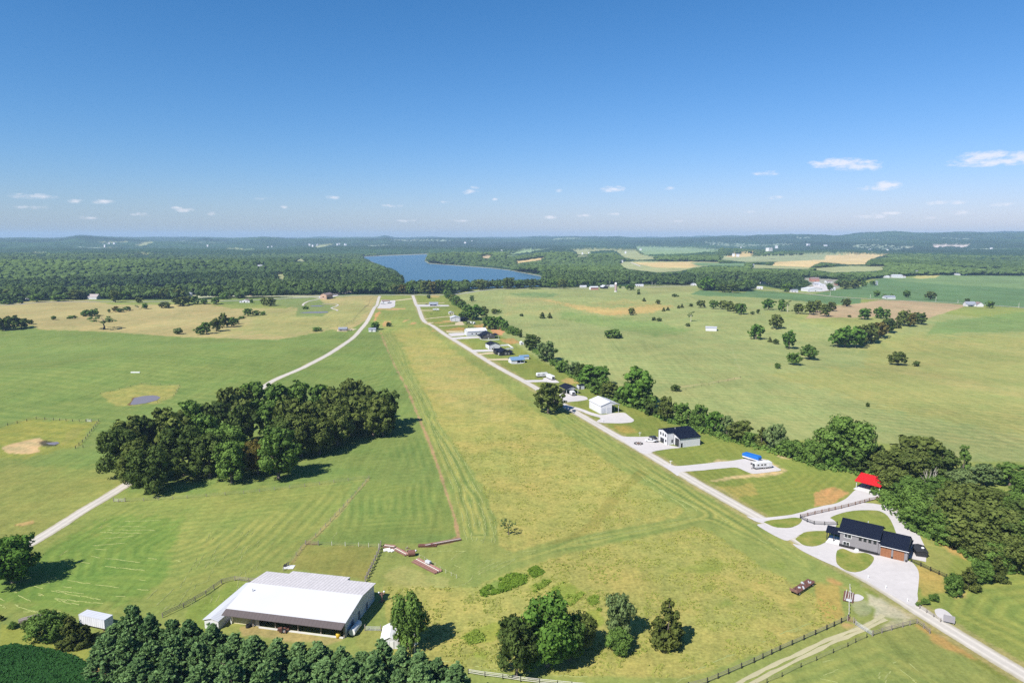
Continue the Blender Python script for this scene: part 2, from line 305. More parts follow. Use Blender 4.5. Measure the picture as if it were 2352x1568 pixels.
worn([(1050,1232),(1035,1245),(1000,1252),(960,1258)],3,K(176,140,104),.7); worn([(1550,890),(1620,880),(1700,868)],2,K(196,184,130),.7); worn([(1720,870),(1850,893),(1990,930),(2100,965),(2200,985),(2352,998)],2.2,K(178,178,110),.6); worn([(1680,800),(1700,850)],2.5,K(164,180,112),.6); worn([(1960,760),(1990,790),(1960,815)],3,K(180,180,110),.6)
LANEPX=[(2420,1590),(2230,1476),(2110,1402),(2010,1338),(1905,1281),(1790,1215),(1710,1170),(1600,1108),(1490,1043),(1380,980),(1290,927),(1190,868),(1090,810),(1030,773),(995,749),(975,738),(965,718),(956,700),(948,679)]
FLANEPX=[(-120,1345),(40,1264),(100,1230),(190,1173),(300,1106),(360,1060),(430,1010),(530,940),(610,885),(640,868),(700,842),(760,810),(805,780),(828,757),(845,735),(858,710),(868,692),(872,680)]
for LP,f in ((LANEPX,1.0),(FLANEPX,.8)):
    sc_=[max(1.2,(y-545)/1000*34*f) for x,y in LP]; land(K(186,172,118),.6,3,[(x-s_*1.0,y+s_*.25) for (x,y),s_ in zip(LP,sc_)]+[(x+s_*1.0,y-s_*.25) for (x,y),s_ in reversed(list(zip(LP,sc_)))],.6)
LAND_WIN=len(LAND)

def pinside(P,x,y):
    c=np.zeros(x.shape,bool); n=len(P); j=n-1
    for i in range(n):
        xi,yi=P[i]; xj,yj=P[j]
        if yi!=yj: c^=((yi>y)!=(yj>y))&(x<(xj-xi)*(y-yi)/(yj-yi)+xi)
        j=i
    return c
def sdist(P,x,y):
    d=np.full(x.shape,1e9); n=len(P)
    for i in range(n):
        ax,ay=P[i]; bx,by=P[(i+1)%n]; ux,uy=bx-ax,by-ay; q=ux*ux+uy*uy
        if q<1e-9: continue
        t=np.clip(((x-ax)*ux+(y-ay)*uy)/q,0,1); d=np.minimum(d,np.hypot(x-ax-t*ux,y-ay-t*uy))
    return np.where(pinside(P,x,y),d,-d)
OPEN=[(-3000,700),(0,700),(60,692),(200,687),(300,689),(420,688),(560,687),(640,684),(720,681),(815,676.5),(870,676.5),(1045,674),(1100,666),(1160,662.5),(1350,660),(1480,658),(1600,655),(1612,668),(1720,670),(1735,662),(1740,655),(1800,665),(1870,668),(1930,660),(2000,641),(2100,634),(2230,633),(2352,634),(5000,640)]
def open_y(x): return np.interp(x,[p[0] for p in OPEN],[p[1] for p in OPEN])
def in_lake(x,y,z=None):
    vx,vy=proj(x,y,LAKE_Z); return np.maximum(sdist(LAKE,vx,vy),sdist(RIVER,vx,vy))
# ------------------------------------------------------------------ terrain sheet
az=np.concatenate([np.linspace(-180,-46,36),np.linspace(-45,45,900),np.linspace(46,180,36)])*math.pi/180
rr=np.concatenate([[8,30,55],np.geomspace(70,17000,1000)])
AZ,RR=np.meshgrid(az,rr); X=(RR*np.sin(AZ)); Y=(RR*np.cos(AZ))
Z=H0(X,Y)
front=Y>50
vx=np.full(X.shape,-9e4); vy=np.full(X.shape,9e4)
vx[front],vy[front]=proj(X[front],Y[front],Z[front])
lk=np.full(X.shape,-99.0); fm=front&(RR>1300)&(RR<7000); lk[fm]=in_lake(X[fm],Y[fm])
# bowl out the lake bed
Z=np.where(lk>-6, Z+(LAKE_Z-1.5-Z)*sstep(-6,.6,lk), Z)
Z=np.where((lk<=0)&(lk>-6),np.maximum(Z,LAKE_Z+.4),Z)
colr=np.empty(X.shape+(3,)); colr[:]=warm(MOWN); tex=np.full(X.shape,.3)
forest=front&(RR>1050)&(vy<open_y(vx))
fback=(~front)&(RR>1500); forest|=fback
colr[forest]=FOREST; tex[forest]=1.0
wob=(vnoise(X/7,Y/7)-.5)*1.0+(vnoise(X/1.7+9,Y/1.7)-.5)*.8
for c,t,soft,P,st in LAND:
    xs=[p[0] for p in P]; ys=[p[1] for p in P]; pad=soft+3
    m=front&(vx>min(xs)-pad)&(vx<max(xs)+pad)&(vy>min(ys)-pad)&(vy<max(ys)+pad)
    if not m.any(): continue
    d=sdist(P,vx[m],vy[m])+wob[m]*(1.0+soft*1.1)
    w=(sstep(-soft*.5-.3,soft*.5+.3,d)*st)
    colr[m]=colr[m]*(1-w[:,None])+np.array(c)*w[:,None]; tex[m]=tex[m]*(1-w)+t*w; 
    forest[m]&=~(w>.5)
# passes of the mower, laid round each field from its edge
def passes(P,per,amp,soft=6,rmax=950,dirn=None):
    W=[Gv(x,y) for x,y in P]; W=[(p.x,p.y) for p in W]; m=front&(RR<rmax); m&=(X>min(p[0] for p in W)-2)&(X<max(p[0] for p in W)+2)&(Y>min(p[1] for p in W)-2)&(Y<max(p[1] for p in W)+2)
    x,y=X[m],Y[m]; d=sdist(W,x,y) if dirn is None else x*dirn[0]+y*dirn[1]; ins=sstep(0,soft,sdist(W,x,y))
    d=d+1.6*(vnoise(x/14,y/14)-.5)
    s=np.sin(d*2*math.pi/per); s2=np.sin(d*2*math.pi/(per*.37)+1.3); k=ins*amp*(.35+1.0*vnoise(x/30+7,y/30))*np.clip(1.25-RR[m]/rmax,0,1)
    f=1+k*(.8*s+.6*s2*(vnoise(x/11,y/11)-.2)); c=colr[m]*f[:,None]; c[:,0]*=1+.5*k*s; colr[m]=c
BANDP=[(866,757),(905,757),(935,800),(955,850),(995,920),(1020,980),(1070,1050),(1120,1130),(1150,1190),(1160,1250),(1052,1240),(1020,1120),(970,985),(940,905),(905,830)]
for P_,pe,am in (([(300,1150),(560,1130),(845,1100),(720,1245),(640,1310),(560,1340),(380,1410),(0,1400),(60,1270)],3.6,.12),([(760,1120),(850,1102),(1010,1080),(1045,1225),(740,1240)],3.4,.12),([(420,1105),(700,1045),(930,985),(980,1000),(1015,1090),(850,1095),(560,1130)],3.4,.11),(BANDP,3.3,.32),
  ([(1300,1232),(1590,1178),(1440,1088),(1290,985),(1220,930),(1240,905),(1560,1095),(1880,1285),(1900,1340),(1620,1205),(1300,1272),(1100,1330),(1100,1300)],3.6,.28),([(1620,1568),(1900,1490),(2010,1460),(2352,1640),(1600,1640)],4.0,.15),([(2130,1400),(2180,1330),(2352,1310),(2700,1500),(2600,1640)],4.4,.13),([(1495,1040),(1640,990),(1860,1050),(1990,1090),(1940,1150),(1720,1185),(1560,1095)],3.4,.10)): passes(P_,pe,am)
passes([(-300,1060),(0,780),(60,760),(640,790),(800,770),(640,880),(250,1060)],9,.10,20,1100,(.35,.94)); passes([(1500,940),(1650,870),(2352,900),(2700,1080),(2352,1050),(2000,1000),(1700,990)],7,.13,15,900,(.5,.87)); passes([(2150,740),(2352,712),(2800,720),(2800,790),(2352,775),(2120,780)],16,.16,20,1400,(.8,.6)); passes([(720,830),(870,770),(900,850),(960,970),(780,880)],7,.12,8,800,(.9,-.43)); passes([(1250,830),(1600,760),(2100,800),(2352,870),(1700,860),(1500,900)],10,.09,25,1200,(.3,.95))
# pale shore line
sh=np.exp(-((lk+.35)/.55)**2)*((vy<650)|(vx<600)); colr=colr*(1-sh[...,None]*.9)+np.array(K(206,200,180))*sh[...,None]*.9; forest&=~(lk>-1.6)
# canopy relief where the woods are too far to see single trees
cf=forest&(RR>3300)
rnd=RNG.rand(*X.shape); Z=np.where(cf,Z+sstep(3300,4200,RR)*(5+9*rnd+6*vnoise(X/60,Y/60)),Z)
v=(.78+.5*rnd)*(.8+.4*vnoise(X/140,Y/140)); v=v*(.55+.9*vnoise(X/700+1,Y/900)); colr=np.where(cf[...,None],colr*v[...,None],colr)
# far roofs and clearings show as pale flecks in the town belt
flk=(RR>5200)&(RR<9500)&front&(vnoise(X/420+5,Y/800)>.84)&(rnd>.72); colr[flk]=K(170,186,160)
na,nr=len(az),len(rr)
verts=np.stack([X,Y,Z],-1).reshape(-1,3)
i0=(np.arange(nr-1)[:,None]*na+np.arange(na-1)[None,:]).ravel()
faces=np.stack([i0,i0+1,i0+na+1,i0+na],-1)
def np_mesh(name,verts,faces,mats,smooth=False,attrs=()):
    me=bpy.data.meshes.new(name); nv,nf,k=len(verts),len(faces),faces.shape[1]
    me.vertices.add(nv); me.vertices.foreach_set('co',np.ascontiguousarray(verts,np.float32).ravel())
    me.loops.add(nf*k); me.loops.foreach_set('vertex_index',np.ascontiguousarray(faces,np.int32).ravel())
    me.polygons.add(nf); me.polygons.foreach_set('loop_start',np.arange(0,nf*k,k,dtype=np.int32))
    me.polygons.foreach_set('use_smooth',np.full(nf,smooth,bool))
    for an,typ,data in attrs:
        a=me.attributes.new(an,typ,'POINT')
        a.data.foreach_set('color' if typ=='FLOAT_COLOR' else 'value',np.ascontiguousarray(data,np.float32).ravel())
    for mt in mats: me.materials.append(mt)
    me.update(calc_edges=True); return me
def rgba(c): c=c.reshape(-1,3); return np.concatenate([c,np.ones((len(c),1))],1)
def ground_mat():
    m,nt,out=newmat('ground'); p=N(nt,'ShaderNodeBsdfPrincipled'); p.inputs['Roughness'].default_value=.95; p.inputs['Specular IOR Level'].default_value=.05
    a=N(nt,'ShaderNodeAttribute',attribute_name='col').outputs['Color']; t=N(nt,'ShaderNodeAttribute',attribute_name='tex').outputs['Fac']
    pos=N(nt,'ShaderNodeNewGeometry').outputs['Position']
    n0=noise(nt,pos,1/95,3); n1=noise(nt,pos,1/13,3,.6); n2=noise(nt,pos,1/3.2,3,.65); n3=noise(nt,pos,1/.9,2,.7)
    mp=N(nt,'ShaderNodeMapping'); mp.inputs['Rotation'].default_value=(0,0,R(-19)); mp.inputs['Scale'].default_value=(1/2.2,1/60,1); L(nt,pos,mp.inputs[0]); ns=noise(nt,mp.outputs[0],1,2)
    def amp(n,a0,a1):       # (n-.5)*(a0+a1*tex)
        return math_n(nt,'MULTIPLY',math_n(nt,'SUBTRACT',n,.5),math_n(nt,'MULTIPLY_ADD',t,a1,a0))
    s=math_n(nt,'ADD',amp(n0,.75,-.2),amp(n1,.30,.06)); s=math_n(nt,'ADD',s,amp(n2,.40,.45)); s=math_n(nt,'ADD',s,amp(n3,.4,.75)); s=math_n(nt,'ADD',s,amp(ns,.55,-.4))
    s=math_n(nt,'MAXIMUM',math_n(nt,'ADD',s,1.0),.25)
    # drier / greener drift
    dr=math_n(nt,'ADD',math_n(nt,'SUBTRACT',n1,.5),math_n(nt,'SUBTRACT',noise(nt,pos,1/34,3,.6),.5)); dr=math_n(nt,'ADD',dr,math_n(nt,'MULTIPLY',math_n(nt,'SUBTRACT',n2,.5),.6)); dr=math_n(nt,'MULTIPLY',dr,math_n(nt,'MULTIPLY_ADD',t,.25,.5))
    rr_=math_n(nt,'MULTIPLY_ADD',dr,.55,1.0); bb=math_n(nt,'MULTIPLY_ADD',dr,.15,1.0)
    cb=N(nt,'ShaderNodeCombineXYZ'); L(nt,rr_,cb.inputs[0]); cb.inputs[1].default_value=1.0; L(nt,bb,cb.inputs[2])
    v1=N(nt,'ShaderNodeVectorMath',operation='MULTIPLY'); L(nt,a,v1.inputs[0]); L(nt,cb.outputs[0],v1.inputs[1])
    v2=N(nt,'ShaderNodeVectorMath',operation='SCALE'); L(nt,v1.outputs[0],v2.inputs[0]); L(nt,s,v2.inputs['Scale']); L(nt,v2.outputs[0],p.inputs['Base Color'])
    b=N(nt,'ShaderNodeBump'); b.inputs['Strength'].default_value=.5; b.inputs['Distance'].default_value=.16
    L(nt,math_n(nt,'ADD',math_n(nt,'MULTIPLY',n3,.6),n2),b.inputs['Height']); L(nt,b.outputs[0],p.inputs['Normal'])
    L(nt,p.outputs[0],out.inputs[0]); return m
me=np_mesh('ground',verts,faces,[ground_mat()],True,(('col','FLOAT_COLOR',rgba(colr)),('tex','FLOAT',tex)))
g=bpy.data.objects.new('ground',me); COL.objects.link(g); prop(g,kind='structure')
# ------------------------------------------------------------------ water
def water_mat(name,col,rough=.12,bs=.25):
    m,nt,out=newmat(name); p=N(nt,'ShaderNodeBsdfPrincipled'); p.inputs['Base Color'].default_value=(*col,1); p.inputs['Roughness'].default_value=rough; p.inputs['IOR'].default_value=1.33
    pos=N(nt,'ShaderNodeNewGeometry').outputs['Position']; mp=N(nt,'ShaderNodeMapping'); mp.inputs['Scale'].default_value=(.12,.3,1); L(nt,pos,mp.inputs[0])
    b=N(nt,'ShaderNodeBump'); b.inputs['Strength'].default_value=bs; b.inputs['Distance'].default_value=.6; L(nt,noise(nt,mp.outputs[0],1,4,.6),b.inputs['Height']); L(nt,b.outputs[0],p.inputs['Normal'])
    L(nt,p.outputs[0],out.inputs[0]); return m
def drape(name,pts,dz,mt,step=4.0,kind='structure',hfun=None,label=None,cat=None,parent=None):
    """flat outline on the ground (world xy points) cut fine enough to follow the land"""
    bm=bmesh.new(); bm.faces.new([bm.verts.new((p[0],p[1],0)) for p in pts])
    xs=[p[0] for p in pts]; ys=[p[1] for p in pts]
    for ax,lo,hi in ((0,min(xs),max(xs)),(1,min(ys),max(ys))):
        st=max(step,(hi-lo)/80); c=lo+st
        while c<hi:
            co=[0,0,0]; co[ax]=c; no=[0,0,0]; no[ax]=1
            bmesh.ops.bisect_plane(bm,geom=bm.verts[:]+bm.edges[:]+bm.faces[:],plane_co=co,plane_no=no); c+=st
    bmesh.ops.triangulate(bm,faces=bm.faces)
    for v_ in bm.verts: v_.co.z=(float(H0(v_.co.x,v_.co.y)) if hfun is None else hfun)+dz
    bmesh.ops.recalc_face_normals(bm,faces=bm.faces)
    if sum(f.normal.z for f in bm.faces)<0: bmesh.ops.reverse_faces(bm,faces=bm.faces)
    me=bpy.data.meshes.new(name); bm.to_mesh(me); bm.free(); me.materials.append(mt)
    o=bpy.data.objects.new(name,me); COL.objects.link(o)
    if parent: o.parent=parent
    return prop(o,label,cat,kind=kind)
wm=water_mat('lake_water',(.05,.115,.17),.4)
for nm,P in (('lake',LAKE),('river',RIVER)):
    pts=[Gv(x,y,LAKE_Z) for x,y in P]; cx=sum(p.x for p in pts)/len(pts); cy=sum(p.y for p in pts)/len(pts)
    drape(nm,[(cx+(p.x-cx)*1.05,cy+(p.y-cy)*1.05) for p in pts],LAKE_Z,wm,400,hfun=0)
pm=water_mat('pond_water',(.16,.14,.15),.35,.1)
for c,P in (('B7',((1362,708),(1405,640),(1490,620),(1600,612),(1640,616),(1682,632),(1640,665),(1520,695),(1400,712))),('B2',((1640,1105),(1800,1095),(2000,1092),(2010,1105),(1900,1112),(1700,1112))),('B2',((1780,1020),(1900,1015),(1960,1022),(1900,1030),(1800,1030))),('B7',((480,1112),(600,1098),(625,1112),(570,1132),(520,1128)))):
    drape('pond',[G(c,*p).xy for p in P],.12,pm,5)
# ------------------------------------------------------------------ lanes, drives, aprons
def gravel(name,col,rut=0):
    m,nt,out=newmat(name); p=N(nt,'ShaderNodeBsdfPrincipled'); p.inputs['Roughness'].default_value=.95; p.inputs['Specular IOR Level'].default_value=.1
    pos=N(nt,'ShaderNodeNewGeometry').outputs['Position']
    f=math_n(nt,'ADD',math_n(nt,'MULTIPLY',noise(nt,pos,.5,3,.65),.28),math_n(nt,'MULTIPLY',noise(nt,pos,.06,3),.22)); f=math_n(nt,'ADD',f,math_n(nt,'MULTIPLY',noise(nt,pos,3.0,2),.14)); f=math_n(nt,'ADD',f,.68)
    if rut:
        u=N(nt,'ShaderNodeAttribute',attribute_name='across').outputs['Fac']      # -1 .. 1 across the lane: two wheel tracks, worn verge
        a_=math_n(nt,'ABSOLUTE',u); tr=math_n(nt,'POWER',math_n(nt,'MAXIMUM',math_n(nt,'SUBTRACT',1.0,math_n(nt,'MULTIPLY',math_n(nt,'ABSOLUTE',math_n(nt,'SUBTRACT',a_,.42)),4.0)),0.0),1.0)
        f=math_n(nt,'MULTIPLY',f,math_n(nt,'MULTIPLY_ADD',tr,.2,.84))
        w=math_n(nt,'MULTIPLY',math_n(nt,'POWER',a_,3.5),math_n(nt,'MULTIPLY_ADD',noise(nt,pos,.35,3,.7),2.2,-.45))
    mx=N(nt,'ShaderNodeVectorMath',operation='SCALE'); mx.inputs[0].default_value=col; L(nt,f,mx.inputs['Scale']); res=mx.outputs[0]
    if rut:
        mm=N(nt,'ShaderNodeMix',data_type='RGBA'); L(nt,w,mm.inputs[0]); L(nt,res,mm.inputs[6]); mm.inputs[7].default_value=(*K(170,160,110),1); res=mm.outputs[2]
    b=N(nt,'ShaderNodeBump'); b.inputs['Distance'].default_value=.05; b.inputs['Strength'].default_value=.4; L(nt,noise(nt,pos,6,2),b.inputs['Height']); L(nt,b.outputs[0],p.inputs['Normal'])
    L(nt,res,p.inputs['Base Color']); L(nt,p.outputs[0],out.inputs[0]); return m
M_LANE=gravel('lane_gravel',K(234,226,214),1); M_DRIVE=gravel('drive_gravel',K(226,220,217)); M_CONC=gravel('concrete',K(240,238,236)); M_TRACK=gravel('wheel_track',K(206,198,158)); M_SAND=gravel('pale_dirt',K(224,206,166))
def smooth_line(pts,step):
    P=[Vector((p[0],p[1])) for p in pts]; out=[]
    for i in range(len(P)-1):
        a=P[max(0,i-1)]; b=P[i]; c=P[i+1]; d=P[min(len(P)-1,i+2)]; n=max(2,int((c-b).length/step))
        for k in range(n):
            t=k/n; out.append(.5*((2*b)+(c-a)*t+(2*a-5*b+4*c-d)*t*t+(3*b-a-3*c+d)*t**3))
    out.append(P[-1]); return out
def ribbon(name,pts,w,dz,mt,step=5,kind='structure',jit=0,parent=None):
    P=smooth_line([p.xy if hasattr(p,'xy') else p for p in pts],step); vs=[]; ac=[]
    for i,p in enumerate(P):
        t=(P[min(i+1,len(P)-1)]-P[max(0,i-1)]).normalized(); n=Vector((t.y,-t.x)); ww=w(i/(len(P)-1)) if callable(w) else w
        for u in (-1,-.66,-.33,0,.33,.66,1):
            q=p+n*(u*ww/2*(1+jit*(random.random()-.5) if abs(u)==1 else 1)); vs.append((q.x,q.y,float(H0(q.x,q.y))+dz+(0 if abs(u)<1 else -.03))); ac.append(u)
    i0=(np.arange(len(P)-1)[:,None]*7+np.arange(6)[None,:]).ravel()
    me=np_mesh(name,np.array(vs),np.stack([i0,i0+1,i0+8,i0+7],-1),[mt],True,(('across','FLOAT',np.array(ac)),))
    o=bpy.data.objects.new(name,me); COL.objects.link(o)
    if parent: o.parent=parent
    if kind: prop(o,kind=kind)
    return o
def gl(c,*pts): return [G(c,x,y) for x,y in pts]
# main lane, field lane, back road
ribbon('main_lane',gl('V',(2420,1590),(2230,1476),(2110,1402),(2010,1338),(1905,1281),(1790,1215),(1710,1170),(1600,1108),(1490,1043),(1380,980),(1290,927),(1190,868),(1090,810),(1030,773),(995,749),(975,738),(965,718),(956,700),(948,678.5)),lambda t:5.6,.07,M_LANE,jit=.12)
ribbon('field_lane',gl('V',(-120,1345),(40,1264),(100,1230),(190,1173),(300,1106),(360,1060),(430,1010),(530,940),(610,885),(640,868),(700,842),(760,810),(805,780),(828,757),(845,735),(858,710),(868,692),(872,680)),5.0,.07,M_LANE,jit=.15)
ribbon('back_road',gl('V',(-300,705),(0,701),(60,697),(140,693),(260,693),(420,692),(560,690),(720,682.5),(830,678.5),(950,677.5),(1045,676),(1110,667),(1170,663.5),(1300,662.5),(1480,660),(1620,655),(1720,650)),7,.25,gravel('road_asphalt',K(188,186,180)),12)
ribbon('soy_road',gl('V',(1720,663),(1745,664.5),(1800,669),(1850,674),(1922,682),(2020,688),(2110,692),(2215,697),(2352,707),(2700,735)),6,.3,M_LANE,12)
for P in (gl('V',(1958,693),(1930,660),(1900,640)),):
    pass
def drive(name,c,P,mt=None,dz=.075,step=4):
    Q=[G(c,*p).xy for p in P]; out=[]
    for i,b in enumerate(Q):                    # rounded corners, slightly ragged edge
        a=Q[i-1]; d=Q[(i+1)%len(Q)]; la,ld=(a-b).length,(d-b).length; ra,rd=min(2.5,la*.4),min(2.5,ld*.4); s=b+(a-b)*(ra/max(la,.01)); e=b+(d-b)*(rd/max(ld,.01))
        for t in (0,.33,.67,1): out.append(s*(1-t)**2+b*(2*t*(1-t))+e*t*t)
        n=int((ld-rd-min(2.5,ld*.4))/3)
        for k in range(1,n): q=e.lerp(d-(d-b)*(min(2.5,ld*.4)/ld),k/n); nn=Vector((-(d-b).y,(d-b).x))/max(ld,.01); out.append(q+nn*random.uniform(-.55,.55))
    return drape(name,[tuple(p) for p in out],dz,mt or M_DRIVE,step)
# big house: forecourt, ring drive
drive('forecourt','A4',((900,70),(970,62),(1030,80),(1100,104),(1220,101),(1290,76),(1400,-5),(1500,-30),(1640,50),(1600,140),(1500,130),(1400,134),(1300,160),(1230,200),(1180,222),(1060,165)),dz=.085)
drive('forecourt','A5',((-55,565),(0,582),(100,590),(180,565),(220,540),(300,570),(380,600),(560,640),(700,690),(800,690),(850,750),(860,800),(850,900),(830,1035),(700,960),(420,800),(180,700),(30,628),(-30,590)),dz=.08)
ribbon('ring_drive',gl('A5',(-60,430),(20,425),(90,395),(170,350),(280,315),(400,302),(540,305),(640,330),(710,375),(752,440),(785,520),(815,600),(812,680)),7.2,.09,M_DRIVE,3)
drive('carport_drive','A6',((1130,1475),(1250,1510),(1450,1490),(1640,1468),(1850,1400),(2100,1350),(2200,1300),(2300,1200),(2560,1235),(2600,1260),(2510,1300),(2400,1340),(2100,1420),(1800,1490),(1600,1520),(1500,1545),(1290,1560)))
ribbon('farm_track',gl('A5',(600,1080),(520,1130),(400,1180),(200,1260),(0,1355),(-250,1470),(-500,1600)),1.15,.06,M_TRACK,3,jit=.9); ribbon('farm_track',gl('A5',(620,1110),(500,1170),(330,1240),(150,1320),(0,1395),(-250,1520),(-430,1620)),1.1,.06,M_TRACK,3,jit=.9)
drive('gravel_pad','C4',((1740,480),(1890,430),(2040,510),(1990,570),(1880,600),(1750,590)),dz=.06)
drive('gravel_pad','A5',((965,1040),(1010,1030),(1060,1050),(1125,1115),(1100,1130),(1040,1130),(980,1085)),M_DRIVE,.06)
drive('gravel_pad','A5',((830,650),(890,625),(900,640),(890,675),(860,680)),M_DRIVE,.06)
# drives of the homesteads along the lane
drive('travel_trailer_drive','A6',((260,940),(420,962),(700,935),(1000,905),(1140,880),(1330,880),(1450,960),(1540,1005),(1240,1042),(1190,1035),(1050,970),(830,990),(560,1015),(450,1020),(440,1070),(400,1040)))
drive('white_house_drive','A8',((1150,1020),(1250,1045),(1450,1045),(1600,1040),(1600,1090),(1700,1130),(1860,1160),(1740,1168),(1560,1195),(1500,1225),(1430,1220)))
drive('garage_drive','A8',((560,690),(640,712),(780,745),(900,790),(1010,820),(1130,795),(1250,790),(1300,830),(1355,870),(1330,895),(1200,905),(1000,900),(950,885),(1010,850),(880,815),(760,765),(660,740)))
drive('carport_pad','A8',((560,610),(600,585),(700,600),(850,625),(870,655),(790,670),(620,685),(560,680)))
drive('trailer_pad','A8',((180,455),(300,450),(400,450),(395,430),(440,425),(530,450),(575,478),(500,482),(420,470),(240,475)))
drive('short_drive','C1',((90,345),(460,345),(470,372),(110,378)),M_SAND); drive('short_drive','C1',((130,395),(470,378),(480,440),(200,462)),M_DRIVE); drive('short_drive','C1',((190,485),(460,465),(790,458),(830,520),(1000,530),(1220,515),(1215,530),(1000,545),(820,525),(780,495),(270,520)),M_DRIVE)
drive('short_drive','C1',((590,745),(900,735),(1010,735),(1120,750),(1110,775),(640,785)),M_DRIVE); drive('short_drive','C1',((690,830),(1000,790),(1130,795),(1140,820),(780,850)),M_SAND); drive('short_drive','C1',((920,935),(1420,915),(1440,960),(980,960)),M_SAND); drive('house_pad','C1',((1420,1000),(1700,985),(1740,1010),(1690,1028),(1460,1035)),M_CONC)
drive('short_drive','C2',((1010,720),(1060,715),(1640,655),(1660,665),(1080,728)),M_SAND); drive('short_drive','C2',((1340,868),(1700,845),(1690,810),(1830,765),(1890,835),(1880,850),(1360,880)),M_SAND); drive('short_drive','C2',((1080,800),(1250,790),(1240,805),(1100,825)),M_SAND); drive('short_drive','C2',((960,535),(1240,537),(1240,550),(970,552)),M_SAND)
drive('short_drive','C2',((880,420),(1130,420),(1350,425),(1560,430),(1575,455),(1100,465),(900,465)),M_DRIVE); drive('short_drive','C2',((880,385),(1130,390),(1480,378),(1480,386),(1140,400),(880,395)),M_SAND); drive('house_pad','C2',((150,320),(330,335),(440,330),(425,470),(330,500),(60,500),(110,410)),M_DRIVE); drive('short_drive','C2',((440,330),(680,300),(790,290),(790,305),(690,318),(440,345)),M_SAND)
drive('short_drive','B3',((0,1320),(200,1310),(260,1310),(200,1330),(0,1345)),M_SAND)
ribbon('walking_path',gl('B2',(1690,1020),(1700,995),(1760,965),(1850,945),(1930,925)),3.5,.2,M_LANE,6); ribbon('walking_path',gl('B2',(1930,998),(2050,995),(2130,1005),(2100,1030),(2050,1050),(2120,1075),(2120,1085)),3.0,.2,M_LANE,6)
drive('parking_lot','B2',((1880,920),(1960,860),(2040,830),(2340,828),(2340,870),(2150,880),(2100,905),(1960,930)),M_DRIVE,.3,8)
ribbon('far_road',gl('B4',(1580,478),(1640,500),(1700,525)),8,.4,M_LANE,20); drive('parking_lot','B5',((1690,790),(1760,775),(1740,740),(1900,745),(1960,830),(1840,845),(1690,835)),M_DRIVE,.4,8)
# ------------------------------------------------------------------ rows of cut hay left on the mown grass
hay=MB()
def windrow(pts,w=1.0,h=.16,gap=.25,step=1.1):
    w*=.55; h*=.7
    P=smooth_line([p.xy for p in pts],step); on=True
    for i in range(len(P)-1):
        if random.random()<.3: on=random.random()>gap
        if not on: continue
        a,b=P[i],P[i+1]; t=(b-a).normalized(); n=Vector((t.y,-t.x)); wa=w*random.uniform(.3,1.0)/2; wb=w*random.uniform(.3,1.0)/2; o=n*random.uniform(-.25,.25)
        z=float(H0(a.x,a.y))+.03; hh=h*random.uniform(.5,1.2)
        A,B=a+o,b+t*.4+o
        hay.v+=[(A.x-n.x*wa,A.y-n.y*wa,z),(A.x,A.y,z+hh),(A.x+n.x*wa,A.y+n.y*wa,z),(B.x-n.x*wb,B.y-n.y*wb,z),(B.x,B.y,z+hh),(B.x+n.x*wb,B.y+n.y*wb,z)]
        k=len(hay.v)-6; hay.f+=[(k,k+1,k+4,k+3),(k+1,k+2,k+5,k+4)]; hay.m+=[0,0]
for q in (((170,575),(700,640),(1300,660)),((300,625),(800,700),(1290,720)),((340,690),(700,760),(1220,780)),((450,660),(900,740),(1270,770)),((420,530),(800,600),(1320,660)),((360,575),(560,610)),((120,670),(400,800),(850,840)),((0,730),(300,850),(560,850)),((0,790),(160,850),(330,850)),((350,700),(700,790),(1100,845)),((690,400),(1000,450),(1290,480)),((600,440),(1000,520),(1330,580)),((930,370),(1200,400)),((1330,370),(1620,400)),((780,350),(1250,410)),
  ((960,120),(1390,120)),((970,85),(1400,90)),((960,50),(1500,30)),((900,140),(1330,150)),((930,195),(1280,165)),((830,260),(1130,235)),((860,290),(1080,300)),((520,360),(600,310)),((690,310),(860,210)),((900,100),(950,20)),((1360,780),(1480,600),(1560,480)),((1400,800),(1560,640)),((1470,840),(1700,650),(1900,560)),((1320,740),(1400,660))):
    windrow(gl('A1',*q),.75,.12,.55)
for k in range(16):    # fine passes fanning up the slope left of the barn
    t=k/15; windrow(gl('A1',(1480+870*t,830-120*t),(1700+700*t,500-200*t),(1900+800*t,120-90*t)),.5,.08,.72)
LB=[(876,778),(912,850),(945,905),(968,958),(994,1020),(1016,1080),(1042,1150),(1062,1240)]; RB=[(893,764),(938,845),(990,925),(1015,985),(1062,1050),(1108,1130),(1138,1190),(1142,1245)]
for t in (.12,.28,.42,.55,.7,.84,.97): windrow([Gv(a[0]*(1-t)+b[0]*t,a[1]*(1-t)+b[1]*t) for a,b in zip(LB,RB)],.75,.12,.45)
for P in (((410,450),(700,330),(1100,290)),((420,520),(750,375),(950,345)),((400,540),(640,460),(760,375)),((420,500),(620,395),(1050,295)),((1370,190),(1800,90),(2352,10)),((1300,240),(1800,140),(2352,40)),((1380,170),(1700,110)),((10,350),(60,310),(310,308)),((190,390),(220,350),(310,310)),((190,395),(220,430),(280,465)),((0,620),(200,630),(340,590),(380,530)),((340,60),(400,210)),((440,40),(490,180),(440,270)),((520,10),(580,210),(520,280)),((550,30),(600,200)),((60,1280),(400,1340),(700,1390)),((1100,1425),(1500,1440),(2000,1490)),((2200,1480),(2352,1420))): windrow(gl('A3',*P),.7,.1,.6)
